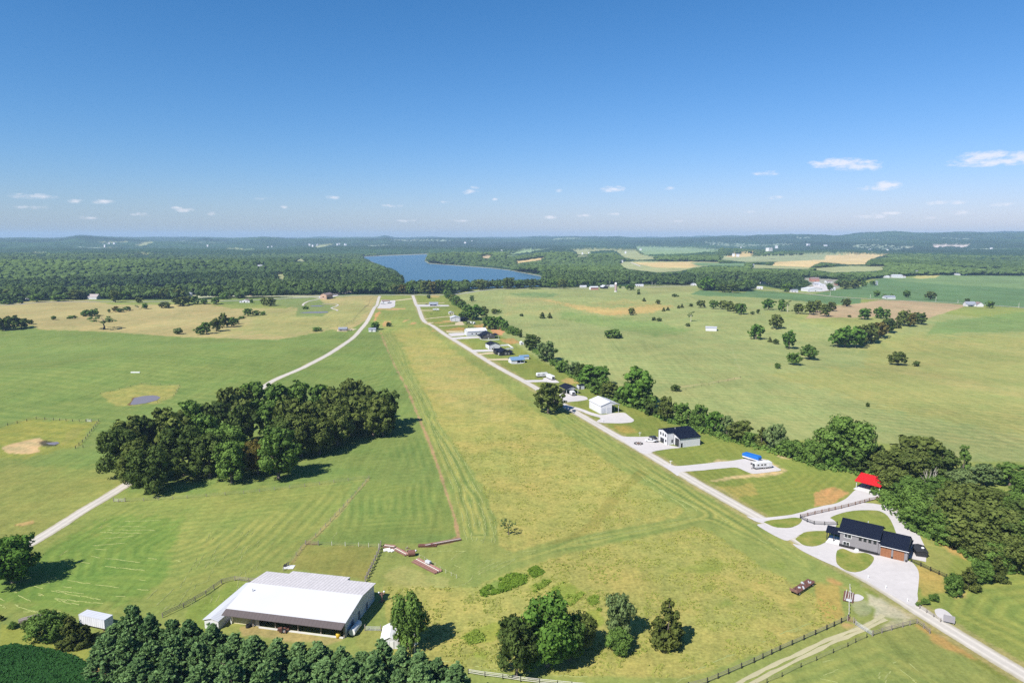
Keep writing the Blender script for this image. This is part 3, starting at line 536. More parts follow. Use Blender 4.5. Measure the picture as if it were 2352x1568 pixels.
for P in (((0,1480),(200,1460),(520,1310),(830,1195)),((180,1470),(640,1280),(1030,1110)),((1050,1080),(1290,990),(1560,900)),((640,1250),(960,1130),(1300,1010)),((1720,1490),(1920,1405)),((1500,1420),(1700,1355)),((2060,1490),(2110,1390)),((2200,1370),(2352,1490)),((1640,1490),(1500,1460)),((2250,1290),(2352,1380)),((2130,1310),(2352,1230)),((550,0),(900,180),(1210,355)),((700,40),(1000,200),(1300,360)),((1500,1300),(1900,1230)),((1580,1490),(1830,1370)),((2000,1450),(2060,1330))): windrow(gl('A4',*P),.7,.1,.68)
for P in (((50,1060),(200,1200),(430,1330),(545,1420)),((120,1100),(350,1250),(560,1360),(640,1430)),((0,1520),(300,1470),(560,1430)),((150,1180),(300,1270)),((300,1240),(640,1400)),((700,1380),(960,1540))): windrow(gl('A6',*P),.75,.12,.45)
for P in (((480,860),(900,1150)),((640,850),(1150,1200)),((700,840),(1200,1180),(1500,1400)),((1290,1330),(1800,1568)),((1400,1420),(1750,1568)),((620,820),(1000,1040)),((300,640),(600,800))): windrow(gl('A8',*P),.6,.1,.55)
for P in (((1800,480),(1950,440)),((1140,180),(1250,30)),((1300,200),(1420,60),(1500,20)),((1060,230),(820,430))): windrow(gl('A2',*P),.5,.08,.7)
hm=mat('cut_hay',K(172,180,108),.95,var=.25,scale=.8)
o=hay.build('cut_hay',hm); prop(o,kind='stuff',label='pale windrows of cut hay lying on the mown grass',cat='hay')
# ------------------------------------------------------------------ sky, sun, haze, camera
SUN_EL,SUN_AZ=R(47),R(223)
w=bpy.data.worlds.new('World'); scene.world=w; w.use_nodes=True; nt=w.node_tree
bg=nt.nodes['Background']; sky=nt.nodes.new('ShaderNodeTexSky'); sky.sky_type='NISHITA'; sky.sun_disc=False; sky.sun_elevation=SUN_EL; sky.sun_rotation=SUN_AZ
sky.altitude=300; sky.air_density=SKY_AIR; sky.dust_density=SKY_DUST; sky.ozone_density=SKY_OZ
tc=N(nt,'ShaderNodeTexCoord').outputs['Generated']; sx=N(nt,'ShaderNodeSeparateXYZ'); L(nt,tc,sx.inputs[0])
u=math_n(nt,'ARCTAN2',sx.outputs[0],sx.outputs[1]); e=math_n(nt,'ARCSINE',sx.outputs[2])
uv=N(nt,'ShaderNodeCombineXYZ'); L(nt,u,uv.inputs[0]); L(nt,e,uv.inputs[1])
mp=N(nt,'ShaderNodeMapping'); mp.inputs['Scale'].default_value=(62,150,1); L(nt,uv.outputs[0],mp.inputs[0]); n1=noise(nt,mp.outputs[0],1,5,.62)
mask=None
for x,y,wx,wy,a in ((x_,y_,wx_*(.9 if a_<1.3 else 1),wy_*.85,a_*(.84 if a_<1.2 else .97)) for x_,y_,wx_,wy_,a_ in ((1925,374,52,11,1.5),(1965,380,48,13,1.3),(1905,380,40,6,1.2),(2008,386,18,9,1.1),(2262,358,42,11,1.5),(2290,372,70,9,1.4),(2230,370,45,7,1.1),(2350,360,34,14,1.4),(2012,432,34,7,1.2),(2036,426,26,10,1.5),(1408,434,27,8,1.3),(1396,438,18,5,1.1),(1080,441,22,7,1.2),(1090,431,14,5,1.0),(1284,438,14,5,.8),(80,451,46,7,1.05),(70,475,34,6,.95),(175,463,20,6,.9),(235,463,24,6,.9),(424,482,24,6,1.1),(410,477,18,5,.9),(765,453,20,6,1.0),(900,473,28,6,1.05),(652,475,10,5,1.1),(1265,499,18,4.5,1.1),(1342,495,20,5,1.05),(1408,492,18,5,1.0),(2000,496,40,6,1.05),(2045,490,22,4,1.0),(2205,489,26,5,1.05),(2170,466,44,6,.85),(2310,470,34,6,.85),(1762,398,34,7,.9),(325,493,22,5,.95),(935,507,26,4,.95),(1785,454,26,6,.75),(1540,433,22,5,.75),(1025,464,16,4,.85),(1135,458,10,4,.85),(490,491,14,5,.9),(605,456,22,5,.6),(2140,500,30,5,.8),(1720,487,16,5,.75),(1550,508,30,4,.8),(1050,507,34,4,.75),(200,500,26,5,.6))):
    dx,dy,dz=ray(x,y); uu=math.atan2(dx,dy); ee=math.atan2(dz,math.hypot(dx,dy))
    v_=N(nt,'ShaderNodeVectorMath',operation='SUBTRACT'); L(nt,uv.outputs[0],v_.inputs[0]); v_.inputs[1].default_value=(uu,ee,0)
    v2=N(nt,'ShaderNodeVectorMath',operation='MULTIPLY'); L(nt,v_.outputs[0],v2.inputs[0]); v2.inputs[1].default_value=(FPX/wx,FPX/wy,0)
    l=N(nt,'ShaderNodeVectorMath',operation='LENGTH'); L(nt,v2.outputs[0],l.inputs[0])
    q=math_n(nt,'MULTIPLY_ADD',l.outputs['Value'],-a*.75,a); mask=q if mask is None else math_n(nt,'MAXIMUM',mask,q)
mask=math_n(nt,'MAXIMUM',mask,0.0)
d=math_n(nt,'MULTIPLY_ADD',n1,3.4,-1.62); d=math_n(nt,'ADD',mask,d); d=math_n(nt,'MULTIPLY',d,math_n(nt,'MINIMUM',math_n(nt,'MULTIPLY',mask,3.0),1.0))
mr=N(nt,'ShaderNodeMapRange',interpolation_type='SMOOTHSTEP'); L(nt,d,mr.inputs[0]); mr.inputs[1].default_value=.1; mr.inputs[2].default_value=1.5; mr.inputs[4].default_value=.72
cs=N(nt,'ShaderNodeVectorMath',operation='SCALE'); L(nt,sky.outputs[0],cs.inputs[0]); cs.inputs['Scale'].default_value=SKY_S
sq=N(nt,'ShaderNodeSeparateXYZ'); L(nt,cs.outputs[0],sq.inputs[0]); cs=N(nt,'ShaderNodeCombineXYZ')
for i_,(a_,g_) in enumerate(SKY_CURVE): L(nt,math_n(nt,'MULTIPLY',math_n(nt,'POWER',sq.outputs[i_],g_),a_),cs.inputs[i_])
mx=N(nt,'ShaderNodeMix',data_type='RGBA'); L(nt,mr.outputs[0],mx.inputs[0]); L(nt,cs.outputs[0],mx.inputs[6]); mx.inputs[7].default_value=(*CLOUD,1)
L(nt,mx.outputs[2],bg.inputs[0]); bg.inputs[1].default_value=1.0
sl=bpy.data.lights.new('sun','SUN'); sl.energy=SUN_E; sl.angle=R(.53); sl.color=(1,.955,.88); so=bpy.data.objects.new('sun',sl); COL.objects.link(so)
so.rotation_euler=(R(90)-SUN_EL,0,math.pi-SUN_AZ); so.location=(-300,-300,300)
if HAZE:
    m,nt,out=newmat('haze'); pv_=N(nt,'ShaderNodeVolumePrincipled'); pv_.inputs['Color'].default_value=(*HAZE_C,1); pv_.inputs['Density'].default_value=HAZE; pv_.inputs['Anisotropy'].default_value=.0; L(nt,pv_.outputs[0],out.inputs['Volume'])
    b=MB(); zt=max(CAM_H+3,float(Z.max())+5); b.box(-17200,-17200,float(Z.min())-1,17200,17200,zt); o=b.build('haze',m); prop(o,kind='stuff',label='thin blue summer haze over the far hills',cat='haze')
cam=bpy.data.cameras.new('camera'); cam.lens=24.0; cam.sensor_width=36; cam.clip_end=60000; cam.clip_start=1; co=bpy.data.objects.new('camera',cam); COL.objects.link(co); co.location=(0,0,CAM_H); co.rotation_euler=(R(90)-PITCH,0,0); scene.camera=co
scene.view_settings.view_transform='Standard'; scene.view_settings.look='None'; scene.view_settings.exposure=EXPO; scene.view_settings.gamma=1
scene.render.engine='CYCLES'; cy=scene.cycles; cy.max_bounces=6; cy.diffuse_bounces=2; cy.glossy_bounces=2; cy.transmission_bounces=2; cy.transparent_max_bounces=4; cy.volume_bounces=0; cy.use_adaptive_sampling=False; cy.use_denoising=False
# ------------------------------------------------------------------ trees
def leaf_mat(name,c1,c2,trans=.22):
    m,nt,out=newmat(name)
    v=N(nt,'ShaderNodeAttribute',attribute_name='v').outputs['Fac']; ri=N(nt,'ShaderNodeObjectInfo').outputs['Random']
    f=math_n(nt,'ADD',math_n(nt,'MULTIPLY',v,.75),math_n(nt,'MULTIPLY',ri,.25))
    mx=N(nt,'ShaderNodeMix',data_type='RGBA'); L(nt,f,mx.inputs[0]); mx.inputs[6].default_value=(*c1,1); mx.inputs[7].default_value=(*c2,1)
    d=N(nt,'ShaderNodeBsdfDiffuse'); t=N(nt,'ShaderNodeBsdfTranslucent'); L(nt,mx.outputs[2],d.inputs[0])
    h=N(nt,'ShaderNodeVectorMath',operation='MULTIPLY'); L(nt,mx.outputs[2],h.inputs[0]); h.inputs[1].default_value=(1.15,1.3,.5); L(nt,h.outputs[0],t.inputs[0])
    s=N(nt,'ShaderNodeMixShader'); s.inputs[0].default_value=trans; L(nt,d.outputs[0],s.inputs[1]); L(nt,t.outputs[0],s.inputs[2]); L(nt,s.outputs[0],out.inputs[0]); return m
def lin(r,g,b): return (srgb(r),srgb(g),srgb(b))
LM={'oak':leaf_mat('oak_leaves',lin(54,68,32),lin(114,124,64)),'elm':leaf_mat('elm_leaves',lin(56,80,36),lin(112,138,66)),'maple':leaf_mat('maple_leaves',lin(54,84,34),lin(106,138,60)),
 'cedar':leaf_mat('cedar_leaves',lin(52,66,34),lin(98,104,50),.12),'pine':leaf_mat('pine_needles',lin(50,78,44),lin(122,150,94),.16),'willow':leaf_mat('willow_leaves',lin(72,92,52),lin(122,138,88)),
 'brown':leaf_mat('browning_leaves',lin(76,72,34),lin(116,106,54)),'dark':leaf_mat('dark_green_leaves',lin(46,62,32),lin(96,112,56))}  # last one: own leaf colour of the dark green trees
BARK=mat('bark',(.13,.105,.085),.95,var=.3,scale=3,grime=.3); PALEBARK=mat('pale_bark',(.48,.44,.38),.9,var=.2,scale=3)
def leaves_np(P,Nrm,S,V,rng,asp=1.0):
    """one bent-free quad per leaf cluster"""
    n=len(P); a=rng.randn(n,3); Nrm=Nrm/np.maximum(np.linalg.norm(Nrm,axis=1,keepdims=True),1e-6)
    t=np.cross(Nrm,a); t/=np.maximum(np.linalg.norm(t,axis=1,keepdims=True),1e-6); b=np.cross(Nrm,t)
    s=S[:,None]; c=np.stack([P-t*s*.5-b*s*.5*asp,P+t*s*.6-b*s*.4*asp,P+t*s*.45+b*s*.55*asp,P-t*s*.55+b*s*.5*asp],1)
    return c.reshape(-1,3), np.repeat(V,4)
def lobes_for(kind,rng):
    """(centre, radius) of foliage masses in a unit crown: x,y in [-.5,.5], z in [0,1]"""
    L_=[]
    if kind in('cedar',):
        for i in range(46):
            z=.05+.9*(i/46); r=.46*(1-z)**.62*(.75+.4*rng.rand()); a=rng.rand()*6.28; k=rng.rand()**.4
            L_.append((np.array([math.cos(a)*r*k,math.sin(a)*r*k,z]),.06+.13*(1-z)*(.6+.8*rng.rand())))
        L_.append((np.array([0,0,.96]),.05))
    elif kind=='pine':
        for i in range(20):
            z=.12+.84*(i/20)+.03*rng.randn(); rr_=.5*max(0,1-max(0,z)**1.6)**.9*(.72+.5*rng.rand()); n=max(3,int(8*(1-z)+3)); o=rng.rand()*6
            for k in range(n):
                a=o+6.28*k/n+.3*rng.randn()
                for q in (.45,.78,1.0):
                    if q<.5 and rng.rand()<.5: continue
                    L_.append((np.array([math.cos(a)*rr_*q,math.sin(a)*rr_*q,z+.06*q+.03*rng.randn()]),.04+.045*rng.rand()))
        L_.append((np.array([0,0,.98]),.035))
    elif kind=='sparse':
        for i in range(16):
            a=rng.rand()*6.28; r=.12+.33*rng.rand()**.6; L_.append((np.array([math.cos(a)*r,math.sin(a)*r,.45+.45*rng.rand()]),.07+.05*rng.rand()))
    elif kind=='tall':
        for i in range(24):
            a=rng.rand()*6.28; z=.15+.8*rng.rand(); r=.28*rng.rand()**.5*(1-.4*z); L_.append((np.array([math.cos(a)*r,math.sin(a)*r,z]),.10+.08*rng.rand()))
    else:
        low=.30 if kind in('oak','maple','elm') else .2
        n=26 if kind!='bush' else 15
        for i in range(n):
            a=i*2.4+rng.rand()*.7; u=(i+.5)/n; zc=-.8+1.75*u; rho=math.sqrt(max(.05,1-min(1,abs(zc))**2.2))
            k=.29*(.62+.72*rng.rand()); z=.51+.41*zc*(.85+.25*rng.rand())
            if kind=='bush': z=.48+.42*zc
            r=.10+.10*rng.rand()+(.03 if kind=='bush' else 0)
            L_.append((np.array([math.cos(a)*rho*k*1.12,math.sin(a)*rho*k*1.12,min(z,1-r*.8)]),r))
        for i in range(5):
            a=rng.rand()*6.28; L_.append((np.array([math.cos(a)*.1,math.sin(a)*.1,.45+.35*rng.rand()]),.17))
    return L_
def crown_mesh(name,kind,W,Hh,leaf,dens,mt,seed):
    rng=np.random.RandomState(seed); LB_=lobes_for(kind,rng); sc=np.array([W,W,Hh]); P=[];Q=[];S=[];VV=[]
    cen=np.array([0,0,.5])*sc
    for c,r in LB_:
        c_=c*sc; rad=np.array([r*W,r*W,r*W*(1.0 if kind=='pine' else .85)]); area=4*math.pi*(r*W)**2; n=max(8,int(area*dens/(leaf*leaf)))
        # smaller tufts on every mass, so light catches uneven knobs
        nt_=max(3,int(n/14)); td=rng.randn(nt_,3); td/=np.linalg.norm(td,axis=1,keepdims=True); tr=.30+.25*rng.rand(nt_)
        k=rng.randint(0,nt_,n); d=rng.randn(n,3); d/=np.linalg.norm(d,axis=1,keepdims=True)
        p=td[k]*(.72+.12*rng.rand(nt_))[k][:,None]+d*tr[k][:,None]*(.65+.4*rng.rand(n,1)); nn=d*.8+td[k]*.7+.35*rng.randn(n,3)
        if kind=='pine': nn=rng.randn(n,3)+d*.5+np.array([0,0,.45])
        tone=rng.rand()*.35; v=tone+.35*rng.rand(nt_)[k]+.3*rng.rand(n)
        P.append(c_+p*rad); Q.append(nn); S.append(leaf*(.6+.8*rng.rand(n))); VV.append(v)
    P=np.concatenate(P);Q=np.concatenate(Q);S=np.concatenate(S);VV=np.clip(np.concatenate(VV),0,1)
    keep=P[:,2]>.03*Hh; P,Q,S,VV=P[keep],Q[keep],S[keep],VV[keep]
    vs,vv=leaves_np(P,Q,S,VV,rng,1.0 if kind!='pine' else 1.3); f=np.arange(len(vs)).reshape(-1,4)
    return np_mesh(name,vs,f,[mt],False,(('v','FLOAT',vv),)),LB_
def trunk_mesh(name,kind,W,Hh,LB_,mt,seed):
    rng=random.Random(seed); m=MB(); r=.022*Hh if kind not in('cedar','bush','shrub') else .014*Hh
    top=.62 if kind not in('pine','cedar') else .92
    if kind=='bush': top=.45
    pts=[Vector((0,0,-.02*Hh))]; 
    for i in range(1,5): pts.append(Vector((rng.uniform(-.02,.02)*W,rng.uniform(-.02,.02)*W,top*Hh*i/4)))
    for i in range(4): m.tube(pts[i],pts[i+1],r*(1.35-.27*i) if i else r*1.7,r*(1.08-.27*i),8,cap=False)
    if kind not in('pine','cedar'):
        for c,rr_ in LB_[::2]:
            e=Vector((c[0]*W,c[1]*W,c[2]*Hh)); s=pts[2].lerp(pts[4],rng.random()*.9)
            if e.z<s.z*.8: s=pts[1]
            mid=s.lerp(e,.5)+Vector((0,0,.03*Hh)); m.tube(s,mid,r*.42,r*.28,6,cap=False); m.tube(mid,e,r*.28,r*.1,6,cap=False)
    else:
        for c,rr_ in LB_[::5]:
            e=Vector((c[0]*W,c[1]*W,c[2]*Hh)); m.tube((0,0,e.z-.04*Hh),e,r*.25,r*.08,5,cap=False)
    me=bpy.data.meshes.new(name); me.from_pydata(m.v,[],m.f); me.materials.append(mt); me.polygons.foreach_set('use_smooth',[True]*len(me.polygons)); return me
PROTO={}
def proto(sp,size):
    """size class: L (near, fine leaves) M, S"""
    key=(sp,size)
    if key in PROTO: return PROTO[key]
    kind={'oak':'oak','elm':'elm','maple':'maple','brown':'oak','dark':'oak','willow':'elm','cedar':'cedar','pine':'pine','bush':'bush','darkbush':'bush','sparse':'sparse','tall':'tall','thin':'sparse'}[sp]
    mt=LM[{'bush':'elm','darkbush':'dark','sparse':'willow','tall':'elm','thin':'willow'}.get(sp,sp)]
    W,Hh=(14,16) if kind in('oak','elm','maple') else (6,8) if kind=='cedar' else (8,13) if kind=='pine' else (6,5) if kind=='bush' else (9,11)
    out=[]
    for i in range({'L':4,'M':4,'S':3}[size] if kind in('oak','elm','maple','pine') else 2):
        sd=hash_(sp)*10+i+{'L':0,'M':100,'S':200}[size]
        leaf={'L':.46,'M':.8,'S':1.3}[size]*(1 if kind in('oak','elm','maple') else .55 if kind in('cedar','bush') else .62)
        if kind=='pine': leaf=.36
        me,LB_=crown_mesh(sp+'_crown',kind,W,Hh,leaf,{'L':1.05,'M':1.0,'S':1.0}[size]*(1.25 if kind=='pine' else 1 if kind!='sparse' else .8),mt,sd)
        out.append((me,trunk_mesh(sp+'_trunk',kind,W,Hh,LB_,PALEBARK if sp=='thin' else BARK,sd),W,Hh))
    PROTO[key]=out; return out
def hash_(s): return sum(ord(c)*(i+1) for i,c in enumerate(s))
ORD=['']+'first second third fourth fifth sixth seventh eighth ninth tenth eleventh twelfth thirteenth fourteenth fifteenth sixteenth seventeenth eighteenth nineteenth twentieth'.split()
TREES=[]; TFOOT=[]
NAMES={'oak':'oak_tree','elm':'elm_tree','maple':'maple_tree','brown':'oak_tree','dark':'oak_tree','willow':'willow_tree','cedar':'cedar_tree','pine':'pine_tree','bush':'bush','darkbush':'bush','sparse':'sparse_tree','tall':'slender_tree','thin':'sparse_tree'}
LOOK={'oak':'olive-green broad oak','elm':'mid-green leafy tree','maple':'bright green round tree','brown':'brownish oak with yellowing leaves','dark':'dark green tree','willow':'pale grey-green tree','cedar':'dark conical cedar','pine':'blue-green pine','bush':'low green bush','darkbush':'dark round bush','sparse':'thin-crowned open tree','tall':'tall slender tree','thin':'thin pale-trunked tree'}
def plant(sp,p,Hm,Wm,i=None):
    d=p.length; size='L' if d<330 else 'M' if d<720 else 'S'
    pr=proto(sp,size); me,tr,W,Hh=pr[random.randrange(len(pr)) if i is None else i%len(pr)]
    e=empty(NAMES[sp],p,random.uniform(0,6.28)); sx=Wm/W; e.scale=(sx*random.uniform(.94,1.06),sx*random.uniform(.94,1.06),Hm/Hh)
    for nm,m_ in (('trunk',tr),('crown',me)):
        o=bpy.data.objects.new(nm,m_); COL.objects.link(o); o.parent=e
    e['category']='tree' if 'bush' not in sp else 'bush'
    return e
def tree_px(sp,c,x,yb,yt,w,group):
    p=G(c,x,yb); k=CROP[c][2]*V2; Hm=max(.8,h_at(p,px(c,x,yt)[1]))*(.93 if group=='wood' else 1); Wm=w*k*mpp(p)*(1.2 if group in('front','wood','hedge') else 1.1)
    e=plant(sp,p,Hm,Wm); TREES.append((e,sp,group,px(c,x,yb))); return e
def T(group,c,rows):
    for i,(sp,*q) in enumerate(rows):
        if group=='roadside' and i%4==3: continue        # the near woodland stands there already
        tree_px(sp,c,*q,group)
# the grove in the left hay field
GRV=[(300,1056,'oak'),(330,1042,'dark'),(283,1092,'dark'),(318,1110,'oak'),(348,1133,'dark'),(385,1030,'oak'),(398,1052,'oak'),(440,1008,'elm'),(470,1042,'elm'),(425,1092,'dark'),(500,1002,'dark'),(482,1098,'dark'),(520,1070,'elm'),(540,972,'oak'),(560,1018,'dark'),(532,1108,'elm'),(592,1088,'brown'),(585,955,'elm'),(618,1002,'elm'),(650,1056,'dark'),(640,968,'elm'),(685,948,'elm'),(668,1012,'oak'),(692,1048,'oak'),(735,955,'elm'),(722,1012,'oak'),(768,978,'oak'),(775,1022,'oak'),(805,998,'oak'),(835,968,'oak'),(858,1000,'oak'),(884,980,'dark'),(880,1002,'oak'),(812,950,'oak'),(640,1098,'elm'),(735,1042,'oak')]
for x,y,sp in GRV:
    p=Gv(x,y); s=random.uniform(.88,1.1); e=plant(sp,p,(20.5 if sp!='brown' else 17)*s,17.5*s); TREES.append((e,sp,'grove',(x,y)))
# screen of pines at the bottom edge
for x,y,h in ((268,1508,9.5),(312,1505,12),(352,1518,11.5),(402,1522,11.5),(440,1528,10.5),(492,1528,11),(545,1538,11.5),(585,1548,11),(640,1556,10.5),(690,1560,11),(735,1562,10.5),(785,1572,11),(835,1570,10.5),(882,1575,11),(925,1584,9.5),(965,1592,9.5),(1005,1605,9.5),(1048,1620,9),
  (250,1548,10),(298,1556,10.5),(350,1566,10.5),(405,1570,11),(462,1578,10.5),(520,1585,11),(575,1592,11),(632,1600,10.5),(690,1606,11),(748,1612,11),(805,1618,10.5),(860,1622,11),(915,1628,10),(970,1636,10),(1025,1650,9),(322,1606,10),(390,1618,10.5),(460,1626,10.5),(535,1634,11),(610,1645,11)):
    e=plant('pine',Gv(x,y),(h-(1.6 if 470<x<840 and y<1580 else 0))*random.uniform(.86,1.08),8.6*random.uniform(.85,1.15)); TREES.append((e,'pine','pines',(x,y)))
T('front','A1',(('maple',120,585,150,440),('elm',430,1100,855,270),('cedar',640,1150,885,210),('cedar',745,1150,985,150),('cedar',790,1130,960,110),('darkbush',245,1025,930,85),('cedar',5,925,880,60),('bush',120,1000,950,80)))
T('front','A2',(('elm',1990,1185,680,270),('willow',1875,1060,865,90)))
T('front','A3',(('dark',770,1440,870,330),('maple',1050,1340,705,470),('oak',1360,1200,860,230),('elm',1250,1290,880,260),('willow',1680,1090,675,250),('elm',1690,1215,1010,200),('cedar',2130,1165,730,300),('sparse',700,158,15,110)))
T('lone','A8',(('oak',450,795,485,320),))
# hedge line behind the homesteads
T('hedge','C1',(('dark',1900,745,400,360),('willow',2200,975,550,370)))
T('hedge','A8',(('bush',520,300,230,90),('bush',600,370,240,130),('willow',720,410,260,150),('dark',790,440,280,140),('maple',920,510,290,310),('elm',1000,600,430,230),('oak',1090,650,470,190),('bush',1190,670,560,130),('maple',1400,730,320,340),('elm',1320,720,450,200),('elm',1470,765,560,200),('darkbush',1530,815,690,140),('oak',1690,880,620,190),('elm',1850,920,670,190)))
T('hedge','A6',(('elm',610,560,390,120),('elm',670,565,310,170),('maple',810,620,380,190),('willow',945,655,420,120),('oak',1075,705,475,200),('bush',1170,735,600,150),('cedar',1310,765,550,150),('willow',1460,795,505,200),('bush',1570,845,690,190),('bush',1680,875,700,220),('elm',1870,935,690,190),('darkbush',1960,950,820,160)))
T('hedge','A7',(('bush',180,930,690,240),('maple',330,975,700,200),('elm',490,975,430,470),('dark',590,1010,800,280)))
# wood on the right
T('wood','A7',(('dark',740,960,700,210),('oak',1220,1010,580,420),('dark',1440,1070,740,390),('oak',1060,1120,745,420),('oak',985,1260,960,300),('tall',1715,1010,715,150),('willow',1930,1150,910,270),('elm',2200,1160,900,260),('elm',2330,1250,1000,220),('willow',1690,1160,980,260),('elm',1130,1330,1050,330),('elm',1400,1220,1040,280),('willow',1290,1500,1240,330),('elm',1180,1500,1150,300),('oak',1690,1500,1100,440),('oak',1960,1440,1160,400),('elm',2180,1440,1200,350),('elm',1500,1350,1120,300)))
T('wood','A5',(('elm',860,440,220,200),('elm',960,500,270,230),('oak',1160,520,130,330),('oak',1330,600,240,410),('dark',1500,640,290,340),('elm',1580,480,180,240),('elm',1090,560,330,240),('oak',1220,620,400,260),('oak',1340,690,450,240),('elm',1450,740,540,200),('oak',1570,780,500,220),('elm',1680,720,380,300),('dark',1690,560,240,300),('oak',1790,640,260,320),('elm',1800,800,450,260)))
T('shrub row','A5',(('bush',1097,930,790,138),('cedar',1205,892,735,150),('elm',1310,850,690,125),('cedar',1410,822,650,150),('bush',1465,770,600,120),('bush',965,975,935,80),('bush',900,1000,962,60),('bush',850,1012,985,40),('bush',1600,790,730,60)))
# trees scattered over the right pasture
T('pasture','B5',(('maple',1035,1440,1250,175),('oak',1285,1310,1130,165),('maple',1450,1560,1330,170),('cedar',1205,1475,1410,62),('darkbush',1285,1500,1435,66),('elm',505,1060,945,110),('oak',340,1045,945,105),('darkbush',220,1030,990,52),('cedar',105,1045,995,46),('cedar',62,1052,1010,40),('darkbush',180,1280,1235,56),('thin',215,1220,1080,85),('oak',620,1065,950,120),('oak',705,1090,960,130),('oak',790,1112,985,120),('elm',850,1130,980,125),('willow',985,1130,1085,60),('dark',1060,1120,1060,48),
  ('maple',1190,1070,930,150),('maple',1360,1090,940,115),('thin',1430,1095,940,75),('oak',1570,1120,985,140),('oak',1710,1130,960,140),('oak',1800,1105,950,150),('oak',1900,1155,1000,130),('oak',1975,1085,965,135),('oak',2170,1030,925,120),('maple',2060,1540,1330,190)))
T('pasture','B6',(('maple',350,1192,1040,165),('maple',530,1178,1035,130),('elm',630,1182,1055,92),('darkbush',155,1162,1135,46),('maple',100,1540,1270,190),('maple',230,1545,1280,220),('oak',320,1512,1250,170),('oak',430,1492,1230,185),('brown',530,1425,1210,170),('dark',640,1362,1170,150),('cedar',755,1302,1150,95),('oak',850,1272,1065,170),('brown',925,1282,1110,120),('dark',1035,1252,1095,165),
  ('elm',500,905,825,92),('bush',595,925,870,50),('bush',690,930,870,62),('elm',875,917,820,92),('oak',1175,942,840,130),('dark',1635,1000,925,62),('elm',1920,1047,955,95)))
T('pasture','V',(('bush',1410,776,756.5,41),('elm',1857,825,790,38),('elm',1823,838,807,30),('bush',1786,846,833,14),('oak',2062,838,806,38),('darkbush',2105,841,829,15),('darkbush',1552,898,883,20),('darkbush',1993,934,924,8)))
T('pasture','B4',(('cedar',465,1175,1100,76),('cedar',557,1175,1105,62),('oak',1585,1135,1045,92),('darkbush',1865,1205,1160,56),('darkbush',1935,1215,1170,66),('cedar',1990,1090,1040,52),('cedar',2045,1080,1035,52),('cedar',1745,965,918,50),('oak',1918,1000,942,60),('darkbush',1675,878,840,44),('bush',1675,838,808,32),('darkbush',2125,908,868,62),('bush',2170,906,885,32),('darkbush',205,1150,1120,46),('elm',1575,825,750,120),('elm',1530,802,765,52),('bush',1440,800,755,42)))
T('pasture','B3',(('elm',1700,965,885,66),('oak',1975,1120,1055,90),('bush',2035,1107,1065,56),('darkbush',2320,1150,1118,46)))
T('far hedge','B3',(('elm',1385,905,820,92),('elm',1420,935,850,105),('oak',1460,965,875,115),('elm',1500,990,895,115),('oak',1540,1025,930,115),('elm',1580,1062,960,125),('elm',1640,1090,1000,125),('maple',1740,1182,1005,200),('oak',1850,1165,1025,120),('elm',1600,1192,1090,135),('elm',1700,1197,1060,145),('elm',1910,1312,1140,180),('maple',2035,1292,1150,175),('maple',2110,1315,1200,115),('elm',2190,1352,1270,105),('elm',2250,1392,1290,105),('darkbush',2300,1416,1320,62),('sparse',1660,1292,1200,110)))
T('homestead','B3',(('maple',485,1322,1215,128),('darkbush',650,1280,1225,66),('darkbush',1155,926,880,50),('sparse',1185,1140,1115,34)))
T('tan field','B1',(('sparse',1308,1312,1118,300),('bush',1085,1150,1070,125),('bush',1180,1147,1060,125),('bush',905,1181,1140,98),('elm',675,1197,1145,66),('elm',1370,1106,1060,36),('brown',1455,1096,1020,72),('elm',1510,1101,1050,84),('elm',1605,1081,1025,88),('thin',1725,1066,1005,52),('maple',1825,1061,985,82),('oak',2080,1046,970,155),('willow',2240,1376,1295,112),('dark',60,1330,1160,190),('dark',170,1320,1140,200),('dark',270,1300,1175,180),('dark',375,1252,1190,95),('dark',-60,1320,1170,200),('bush',260,992,945,72),('bush',90,1002,940,112)))
T('tan field','B2',(('elm',405,1382,1270,120),('elm',480,1372,1215,135),('oak',600,1342,1170,135),('oak',700,1292,1110,115),('elm',790,1287,1155,115),('elm',850,1252,1170,85),('bush',920,1182,1150,82),('elm',1000,1152,1045,105),('elm',1100,1142,1075,105),('bush',1190,1137,1090,72),('oak',1210,1017,920,92),('oak',1285,1022,920,122),('bush',1725,1062,1025,92),('bush',1870,1336,1285,120),('oak',150,1022,905,170),('oak',260,1002,890,130),('elm',340,1002,890,100),('elm',450,1002,930,82),('elm',590,1002,905,105),('bush',700,937,860,112),('bush',1045,981,935,46)))
# road-side trees under the far wood
T('roadside','B1',(('elm',460,972,870,150),('elm',740,962,880,205),('oak',960,942,815,220),('elm',1180,957,915,72),('oak',1450,976,818,140),('elm',1560,945,830,140),('oak',1750,986,910,95),('oak',1930,930,800,120),('oak',2080,935,800,140),('oak',2240,930,800,170),('elm',640,935,830,150),('elm',260,955,830,160),('oak',120,945,815,150)))
T('roadside','B3',(('elm',270,868,740,110),('elm',380,868,710,120),('elm',490,866,705,120),('oak',600,866,700,150),('oak',720,872,745,120),('brown',850,872,745,170),('elm',900,876,710,90),('oak',990,870,665,140),('oak',1130,872,690,160),('brown',1190,872,700,130),('dark',1300,870,690,140),('brown',1490,860,690,180),('elm',1400,872,680,130),('maple',1620,830,745,130),('oak',1800,820,680,120),('dark',1975,810,670,130),('dark',2150,805,660,150),('elm',2300,800,690,130),('oak',1880,808,690,110)))
T('roadside','B4',(('dark',50,808,660,150),('elm',170,800,690,120),('dark',330,806,680,170),('elm',460,800,720,110),('elm',590,800,690,130),('oak',720,803,690,140),('elm',830,790,700,110),('maple',2230,760,690,60)))
